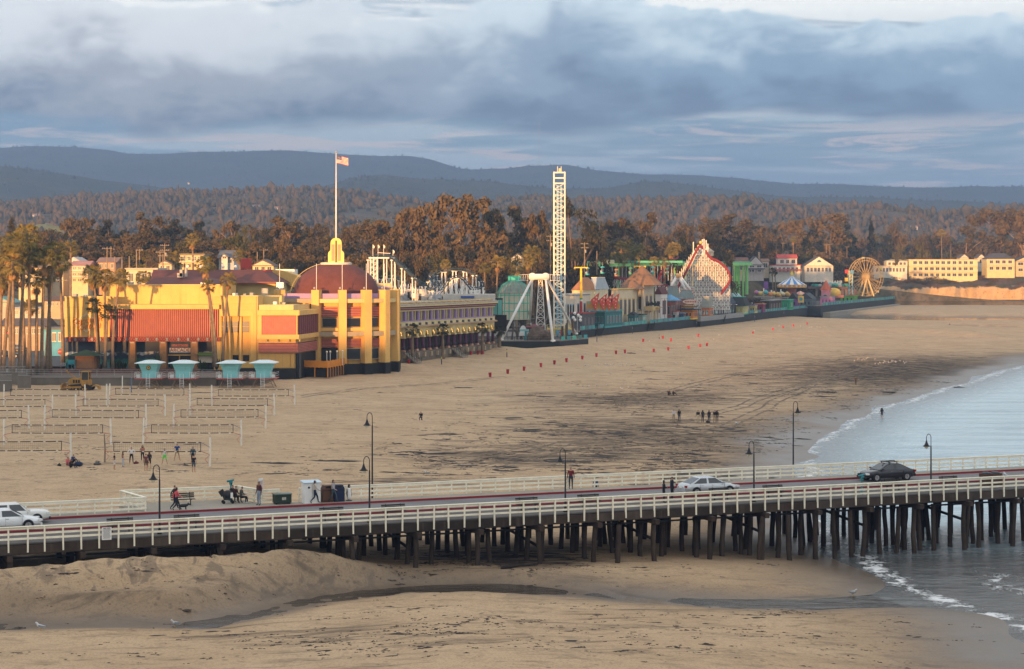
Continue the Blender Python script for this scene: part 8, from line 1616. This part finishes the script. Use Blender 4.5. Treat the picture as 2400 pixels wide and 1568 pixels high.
POSE={'stand':{},'akimbo':{'eL':(.42,.08,1.17),'wL':(.24,-.02,1.02),'hL':(.18,-.05,.99),'eR':(-.42,.08,1.17),'wR':(-.24,-.02,1.02),'hR':(-.18,-.05,.99),'aL':(.17,.0,.09),'tL':(.2,-.16,.03),'aR':(-.17,0,.09),'tR':(-.2,-.16,.03),'kL':(.15,-.02,.5),'kR':(-.15,-.02,.5)},'walk':{'kL':(.11,-.20,.52),'aL':(.11,-.27,.11),'tL':(.12,-.44,.06),'kR':(-.11,.04,.49),'aR':(-.11,.33,.17),'tR':(-.12,.25,.03),'eL':(.25,.18,1.16),'wL':(.26,.20,.92),'hL':(.26,.19,.86),'eR':(-.25,-.12,1.15),'wR':(-.24,-.30,1.0),'hR':(-.23,-.36,.98)},'wide':{'kL':(.20,-.06,.5),'aL':(.28,0,.09),'tL':(.33,-.15,.03),'kR':(-.20,-.06,.5),'aR':(-.28,0,.09),'tR':(-.33,-.15,.03),'eL':(.34,-.05,1.2),'wL':(.30,-.25,1.08),'hL':(.27,-.31,1.07),'eR':(-.34,-.05,1.2),'wR':(-.30,-.25,1.08),'hR':(-.27,-.31,1.07)},'reach':{'eL':(.35,-.20,1.30),'wL':(.42,-.42,1.22),'hL':(.44,-.49,1.21)},'fold':{'eL':(.27,-.05,1.15),'wL':(.05,-.22,1.15),'hL':(-.02,-.24,1.16),'eR':(-.27,-.05,1.15),'wR':(-.05,-.24,1.19),'hR':(.02,-.25,1.2)},'sit':{'pel':(0,0,.50),'spi':(0,.02,.70),'che':(0,-.02,.92),'nec':(0,-.05,1.06),'hea':(0,-.09,1.16),'top':(0,-.09,1.28),'sL':(.18,-.02,.98),'sR':(-.18,-.02,.98),'eL':(.24,-.08,.72),'wL':(.14,-.30,.66),'hL':(.1,-.36,.66),'eR':(-.24,-.08,.72),'wR':(-.14,-.30,.66),'hR':(-.1,-.36,.66),'pL':(.10,-.02,.47),'kL':(.13,-.42,.50),'aL':(.14,-.46,.09),'tL':(.15,-.62,.03),'pR':(-.10,-.02,.47),'kR':(-.13,-.42,.50),'aR':(-.14,-.40,.09),'tR':(-.15,-.56,.03)},'ground':{'pel':(0,0,.13),'spi':(0,.03,.33),'che':(0,-.03,.54),'nec':(0,-.08,.67),'hea':(0,-.13,.77),'top':(0,-.13,.89),'sL':(.18,-.05,.60),'sR':(-.18,-.05,.60),'eL':(.24,-.16,.40),'wL':(.14,-.36,.42),'hL':(.08,-.42,.42),'eR':(-.24,-.16,.40),'wR':(-.14,-.36,.42),'hR':(-.08,-.42,.42),'pL':(.10,-.03,.12),'kL':(.13,-.38,.42),'aL':(.13,-.62,.08),'tL':(.14,-.78,.05),'pR':(-.10,-.03,.12),'kR':(-.13,-.38,.42),'aR':(-.13,-.60,.08),'tR':(-.14,-.76,.05)},'kneel':{'pel':(0,0,.42),'spi':(0,-.02,.62),'che':(0,-.08,.84),'nec':(0,-.12,.97),'hea':(0,-.17,1.06),'top':(0,-.19,1.18),'sL':(.18,-.09,.9),'sR':(-.18,-.09,.9),'eL':(.24,-.16,.66),'wL':(.16,-.36,.56),'hL':(.14,-.42,.53),'eR':(-.24,-.16,.66),'wR':(-.16,-.36,.56),'hR':(-.14,-.42,.53),'pL':(.1,0,.40),'kL':(.12,-.28,.09),'aL':(.12,.16,.08),'tL':(.12,.30,.05),'pR':(-.1,0,.40),'kR':(-.13,-.38,.42),'aR':(-.13,-.36,.08),'tR':(-.13,-.5,.04)},}
def person(p,face,label,shirt,pants,pose='stand',hair=(.02,.014,.01),h=1.72,shorts=False,sleeves=True,shoes=(.03,.03,.03),skin=SKIN,longhair=False,extra={},hood=False,bare=False,group=None):
 """face: direction looked at, degrees, 0 = towards the camera, 90 = to the right"""
 J=dict(BASE);J.update(POSE[pose]);J.update(extra);k=h/1.73
 names=list(J);me=bpy.data.meshes.new('person');me.from_pydata([tuple(c*k for c in J[n_]) for n_ in names],[(names.index(a),names.index(b)) for a,b in EDG],[])
 o=bpy.data.objects.new('person',me);C.objects.link(o);o.location=p;o.rotation_euler=(0,0,math.radians(face))
 mo=o.modifiers.new('skin','SKIN');mo.use_smooth_shade=True;sb=o.modifiers.new('sub','SUBSURF');sb.levels=1;sb.render_levels=1
 sv=me.skin_vertices[0].data
 for i,n_ in enumerate(names):
  r=RAD[n_]*k;sv[i].radius=(r*(1.12 if n_ in('che','spi','pel') else 1),r*(.82 if n_ in('che','spi','pel') else 1));sv[i].use_root=(n_=='pel')
 tag(o,label,'person',group)
 PEOPLE.append((o,J,k,dict(shirt=shirt,pants=pants,hair=hair,shorts=shorts,sleeves=sleeves,shoes=shoes,skin=skin,longhair=longhair,hood=hood,bare=bare)))
 return o
def finish_people():
 bpy.context.view_layer.update();dg=bpy.context.evaluated_depsgraph_get();done=[]
 for o,J,k,s in PEOPLE:done.append(bpy.data.meshes.new_from_object(o.evaluated_get(dg)))
 for(o,J,k,s),me in zip(PEOPLE,done):
  o.modifiers.clear();o.data=me;me.name='person';me.materials.clear()
  for c,r in((s['skin'],.6),(s['shirt'],.9),(s['pants'],.9),(s['hair'],.7),(s['shoes'],.6)):me.materials.append(M(tuple(c),r,.18,4))
  seg=[(Vector(J[a])*k,Vector(J[b])*k,(a,b)) for a,b in EDG];hc=Vector(J['hea'])*k;fwd=Vector((0,-1,0))
  ids=[]
  for pl in me.polygons:
   c=pl.center;best=None
   for a,b,nm in seg:
    d=b-a;t=max(0,min(1,(c-a).dot(d)/max(d.length_squared,1e-9)));q=(c-a-d*t).length-RAD[nm[0]]*.5
    if best is None or q<best[0]:best=(q,nm,t)
   nm,t=best[1],best[2];i=1
   if nm[1] in('hea','top'):i=3 if(nm[1]=='top' and(c-hc).z>.035*k) or(c-hc).dot(fwd)<-.01 or s['hood'] and(c-hc).dot(fwd)<.05 else 0
   if nm[1] in('hea','top') and i==3 and s['hood']:i=1
   if nm[1]=='nec':i=1 if t<.6 else 0
   if nm[1][0] in 'ewh' and nm[1] not in('hea',):i=0 if(nm[1][0]=='h' or(nm[1][0]=='w' and not s['sleeves']) or(nm[1][0]=='e' and not s['sleeves'] and t>.55)) else 1
   if s['bare'] and nm[1][0]=='e' and nm[1]!='hea':i=0
   if nm[1] in('spi',) and t<.35:i=2
   if nm[1] in('pL','pR'):i=2
   if nm[1] in('kL','kR'):i=2 if not(s['shorts'] and t>.9) else 0
   if nm[1] in('aL','aR'):i=0 if s['shorts'] else 2
   if nm[1] in('tL','tR'):i=4
   if nm[0] in('kL','kR') and t>.9 and not s['shorts']:i=4
   ids.append(i)
  me.polygons.foreach_set('material_index',ids)
  bm=bmesh.new();bm.from_mesh(me)
  def prism(a,b,r0,r1,mi):
   d=(b-a).normalized();u=d.orthogonal().normalized();w=d.cross(u);v0=[bm.verts.new(a+(u*math.cos(q)+w*math.sin(q))*r0) for q in(0,2.09,4.19)];v1=[bm.verts.new(b+(u*math.cos(q)+w*math.sin(q))*r1) for q in(0,2.09,4.19)]
   for i in range(3):
    f=bm.faces.new((v0[i],v0[(i+1)%3],v1[(i+1)%3],v1[i]));f.material_index=mi
   bm.faces.new(v1).material_index=mi
  for sd in 'LR':
   wv,hv=Vector(J['w'+sd])*k,Vector(J['h'+sd])*k;d=(hv-wv).normalized();sid=d.cross(Vector((1 if sd=='L' else-1,0,0)))
   sid=sid.normalized() if sid.length>.1 else Vector((0,1,0))
   for f,ln in((-1.5,.065),(-.5,.08),(.5,.078),(1.5,.06)):
    a=hv+sid*.013*f*k;b=a+(d+sid*.06*f)*ln*k;prism(a,b,.010*k,.007*k,0)
   prism(wv.lerp(hv,.5)-sid*.02*k,hv-sid*.055*k+d*.02*k,.011*k,.008*k,0)
  prism(hc+Vector((0,-.085,.0))*k,hc+Vector((0,-.125,-.012))*k,.02*k,.008*k,0)
  for sx in(-1,1):
   prism(hc+Vector((sx*.085,.01,.01))*k,hc+Vector((sx*.11,.015,.02))*k,.025*k,.018*k,0);prism(hc+Vector((sx*.032,-.085,.03))*k,hc+Vector((sx*.032,-.098,.03))*k,.012*k,.008*k,4)
  prism(hc+Vector((-.025,-.088,-.035))*k,hc+Vector((.025,-.088,-.035))*k,.008*k,.008*k,2)
  bm.to_mesh(me);bm.free()
  if s['longhair']:
   m=MB();m.loft([[(hc.x+r*math.cos(a)*.105*k,hc.y+.03*k+r*math.sin(a)*.075*k,hc.z+z*k) for a in[6.283*i/8 for i in range(8)]] for r,z in((.6,.12),(1,.08),(1.05,-.02),(1.1,-.14),(.9,-.28),(.5,-.36))]);m.build('hair',M(tuple(s['hair']),.7,.18,4),o,True)
def pw(x,v,dz=.0):return W(x,v,dz)
DKC=(.018,.018,.02);BLU=(.04,.06,.12);WHT=(.6,.58,.55);JEAN=(.06,.09,.15);KHA=(.30,.23,.14)
person(pw(409,11.9,.14),115,'man in a dark jacket walking beside a woman in pink on the wharf',DKC,(.02,.025,.05),'walk',h=1.78)
person(pw(414,11.5,.14),115,'woman in a coral pink jacket and dark trousers walking on the wharf',(.62,.10,.11),DKC,'walk',h=1.66,longhair=True)
person(pw(607,12.0,.14),-40,'man in a maroon hooded sweater and pale jeans at the information panel',(.085,.025,.025),(.22,.27,.33),'stand',h=1.78,skin=(.25,.13,.08))
person(pw(738,11.5,.14),100,'woman in a cream top and dark trousers walking past the white booth',(.52,.44,.36),(.02,.025,.045),'walk',h=1.72,longhair=True)
person(pw(781,11.6,.14),70,'woman in a pale grey top and jeans between the litter bins',(.34,.31,.30),(.05,.07,.09),'walk',h=1.70,hair=(.05,.02,.012),longhair=True)
person(pw(565,13.6,.14),80,'seated man in a grey hooded coat reading on the lookout',(.07,.065,.06),DKC,'sit',hood=True,shoes=(.4,.38,.35))
person(pw(551,14.2,.14),60,'seated person in dark maroon on the lookout, behind the hooded man',(.045,.014,.014),DKC,'sit')
person(pw(543,14.8,.14),60,'seated person in black beside the stroller on the lookout',DKC,DKC,'sit')
person(pw(1338,12.6,.14),0,'man in a dark red sweater leaning at the far railing of the wharf',(.13,.014,.018),(.03,.035,.05),'stand',h=1.74)
person(pw(1556,2.6,.04),100,'person in a black hooded top in front of the silver car',DKC,DKC,'fold',h=1.72,longhair=True)
person(pw(1575,3.9,.04),110,'man in a navy sweater reaching towards the rear of the silver car',(.014,.016,.03),DKC,'reach',h=1.8,skin=(.3,.16,.1))
person(gb(1396,1163),0,'person in blue standing on the sand behind the far railing',(.04,.06,.16),DKC,'stand',h=1.7)
VB=[(268,1101,90,'player in a black tee and white shorts at the left end of the net',DKC,WHT,'stand',dict(shorts=True,sleeves=False,bare=False)),(288,1095,120,'woman in a brown top and pale jeans among the players',(.14,.06,.035),(.42,.44,.47),'stand',dict(longhair=True,sleeves=False,bare=True,h=1.62,hair=(.12,.06,.025))),(308,1087,20,'woman in a white shirt and black trousers with hands on hips',WHT,DKC,'akimbo',dict()),(334,1081,10,'bare armed woman in black trousers standing right at the net',(.42,.17,.12),DKC,'stand',dict(sleeves=False,bare=True,longhair=True,h=1.66)),(342,1104,175,'player in a maroon tee and brown shorts with back turned',(.13,.05,.05),(.10,.065,.04),'stand',dict(shorts=True,sleeves=False,h=1.74)),(350,1097,200,'woman in dark clothes beside the maroon tee player',DKC,(.02,.02,.025),'walk',dict(shorts=True,longhair=True,hair=(.10,.035,.015),h=1.66)),(386,1088.6,0,'player in a white tee and bright green shorts',WHT,(.10,.60,.09),'wide',dict(shorts=True,sleeves=False,h=1.66)),(415,1079.6,20,'player in a royal blue tee and khaki shorts',(.012,.055,.20),KHA,'wide',dict(shorts=True,sleeves=False,h=1.8)),(452,1086,0,'man in a teal top behind the player in a black jersey',(.06,.12,.14),DKC,'stand',dict(h=1.78)),(454,1107,180,'player in a black jersey and patterned shorts with back turned',DKC,(.06,.08,.11),'stand',dict(shorts=True,sleeves=False,h=1.75))]
for x,y,fc,lb,sh,pa,po,kw in VB:person(gb(x,y),fc,lb,sh,pa,po,shoes=(.35,.2,.13),group='beach volleyball players',**kw)
person(gb(158,1091),40,'person in pink sitting on the sand by the white post',(.60,.14,.14),(.3,.1,.1),'ground',group='group seated on the sand')
person(gb(165,1093),70,'person in black sitting on the sand in the trio',DKC,DKC,'ground',hair=(.06,.03,.015),longhair=True,group='group seated on the sand')
person(gb(170,1089),60,'person in blue sitting on the sand behind the one in black',(.03,.05,.14),DKC,'ground',group='group seated on the sand')
person(gb(987,985),-10,'person in black kneeling alone on the sand',DKC,DKC,'kneel',h=1.75)
person(gb(1567,926),150,'left one of two people in black sitting on the open sand',DKC,DKC,'ground',group='two people in black sitting on the sand')
person(gb(1577,926),100,'right one of two people in black sitting on the open sand',DKC,DKC,'ground',group='two people in black sitting on the sand')
GR=[(1579,988,-20,'person in a white top and tan trousers, left end of the beach walkers',(.55,.5,.5),KHA,{}),(1592,988,20,'person in black with long dark hair next to the white top',DKC,(.03,.04,.06),dict(longhair=True)),(1636,990,0,'person in a black jacket and cream trousers in the beach group of five',DKC,(.5,.4,.26),{}),(1647,990,200,'person in dark clothes with a tan bag in the beach group',(.03,.03,.035),DKC,dict(longhair=True)),(1662,990,20,'person in black standing over a dark bag',DKC,(.025,.03,.05),dict(longhair=True)),(1675,990,-30,'person in black with pale trousers shading the eyes',DKC,(.32,.22,.13),dict(extra={'eL':(.36,-.1,1.5),'wL':(.2,-.14,1.66),'hL':(.13,-.13,1.68)})),(1681,990,30,'person in black with a white bag, right end of the beach group',(.02,.02,.02),(.2,.14,.1),dict(longhair=True))]
for x,y,fc,lb,sh,pa,kw in GR:person(gb(x,y),fc,lb,sh,pa,'stand',group='people standing on the open beach',**kw)
person(gb(2006,903),160,'person in brown walking alone near the water, lit by the sun',(.16,.085,.05),(.17,.09,.055),'walk')
person(Vector((gp(2067,981,0).x,gp(2067,981,0).y,-.05)),170,'woman in black wading barefoot in the shallows',DKC,(.05,.012,.03),'walk',shorts=True,longhair=True,h=1.68,extra={'wL':(.34,-.1,.98),'hL':(.38,-.13,.95),'wR':(-.36,0,.95),'hR':(-.41,-.03,.93)})
for x,y,lb,sh in((1821,743,'person in a white shirt at the foot of the boardwalk end',(.7,.68,.66)),(1830,743,'person in black at the foot of the boardwalk end',DKC),(2086,715,'dark figure standing at the foot of the cliff by the boardwalk end',DKC),(2213,716,'left one of three dark figures below the cliff',DKC),(2231,715,'middle one of three dark figures below the cliff',DKC),(2258,716,'right one of three dark figures below the cliff',DKC)):
 person(gb(x,y),R.uniform(-90,90),lb,sh,DKC,'stand',h=1.75)
person(gb(2225,760),60,'small figure in blue crouching at the edge of the river mouth',(.03,.06,.14),DKC,'kneel')
t=T('stroller','black baby stroller parked beside the seated people on the lookout','stroller',pw(534,13.9,.14),.3)
m=MB();m.lathe([(.30,.45),(.33,.65),(.27,.88),(.10,.98)],(0,0,0),10,0,1.25,.9);m.build('hood',DARKP,t,True);MB().box((0,0,.42),(.62,.42,.28)).build('seat',DARKP,t)
for x in(-.33,.33):
 for y in(-.24,.24):MB().tube([(x,y-.02,.12),(x,y+.02,.12)],.12,12).build('wheel',TYRE,t)
MB().box((.25,-.25,.62),(.18,.06,.4)).build('blanket',WHITE,t);MB().bar((-.3,0,.6),(-.55,0,1.0),.03,.4).build('handle',DARKP,t)
t=T('dog','small black dog on the kerb beside the walking couple','dog',pw(429,11.4,.18),WRZ)
m=MB();m.tube([(-.30,0,.26),(-.12,0,.28),(.12,0,.29),(.28,0,.31),(.38,0,.38),(.47,0,.37),(.54,0,.34)],[.09,.115,.12,.10,.075,.06,.03],8)
for x in(-.24,.20):
 for y in(-.07,.07):m.tube([(x,y,.24),(x+(.03 if x<0 else 0),y,.12),(x,y,.0)],[.045,.03,.028],6)
m.tube([(-.30,0,.30),(-.42,0,.36),(-.48,0,.44)],[.03,.02,.01],5)
for y in(-.05,.05):m.ext([(.36,y,.43),(.41,y,.43),(.38,y*1.5,.50)],(0,.015,0))
m.build('body',DARKP,t,True)
def bag(x,y,lb,col,s=.35):
 p=gb(x,y);t=T('bag',lb,'bag',p,R.uniform(0,3));mt=M(col,.9,.25,4)
 MB().lathe([(.7*s,0),(.95*s,.2*s),(.8*s,.6*s),(.35*s,.85*s),(.1*s,.9*s)],(0,0,0),9,0,1.3,.8).build('body',mt,t,True)
 MB().tube([(-.4*s,0,.8*s),(-.2*s,0,1.15*s),(.2*s,0,1.15*s),(.4*s,0,.8*s)],.03,5).build('handle',mt,t)
bag(183,1093,'dark blue bag beside the seated trio',(.02,.03,.06),.5);bag(228,1090,'black and white bundle at the foot of the rough wooden post',(.08,.08,.08),.35);bag(1659,991,'dark bag on the sand in front of the beach group',(.02,.015,.014),.3);bag(139,1092,'dark pair of shoes bundle left of the seated trio',(.02,.02,.02),.25);bag(319,1087,'dark red bag on the sand behind the players',(.1,.015,.02),.25)
finish_people()
# --- unseen hill added behind camera, left, crest shaped to shade the beach; and the air
def back_hill():
 xs=np.linspace(-900,500,220);ys=np.linspace(-420,-50,40);X,Y=np.meshgrid(xs,ys)
 top=np.interp(xs,[-900,-420,-300,-245,-232,-225,-172,-163,-150,-110,-98,-85,-62,-58,-48,-44,-10,20,60,200,500],[21,20.5,21,22.5,23.5,25.5,25.5,20,17,17,21,24,24,17,17,24,24,20,14,3,1])
 k=np.sin(np.clip((Y+420)/370,0,1)*math.pi*.5+.0)**.5
 k=np.where(Y>-95,sst(-Y,50,95),k)
 Z=-2+(top[None]+2)*k+1.2*(fbm(X*.12,Y*.12,4)-.5)*k
 o=grid('shade_hill',X,Y,Z,ground_material('shade_hill_earth',(.09,.08,.04),(.16,.13,.08),(.05,.055,.025)));tag(o,kind='structure')
back_hill()
def haze():
 m=MB();x0,x1,y0,y1,z0,z1=-5200,5200,-480,13500,-12,760
 m.box(((x0+x1)/2,(y0+y1)/2,(z0+z1)/2),(x1-x0,y1-y0,z1-z0))
 mt=bpy.data.materials.new('haze');mt.use_nodes=True;n=N(mt.node_tree);n.n.clear()
 out=n.new('ShaderNodeOutputMaterial');v=n.new('ShaderNodeVolumePrincipled')
 v.inputs['Color'].default_value=(.23,.41,.74,1);v.inputs['Density'].default_value=1.4e-4;v.inputs['Anisotropy'].default_value=0.0
 n.l.new(v.outputs[0],out.inputs['Volume'])
 o=m.build('haze',mt);tag(o,'thin blue evening haze over the hills','haze',kind='stuff')
haze()
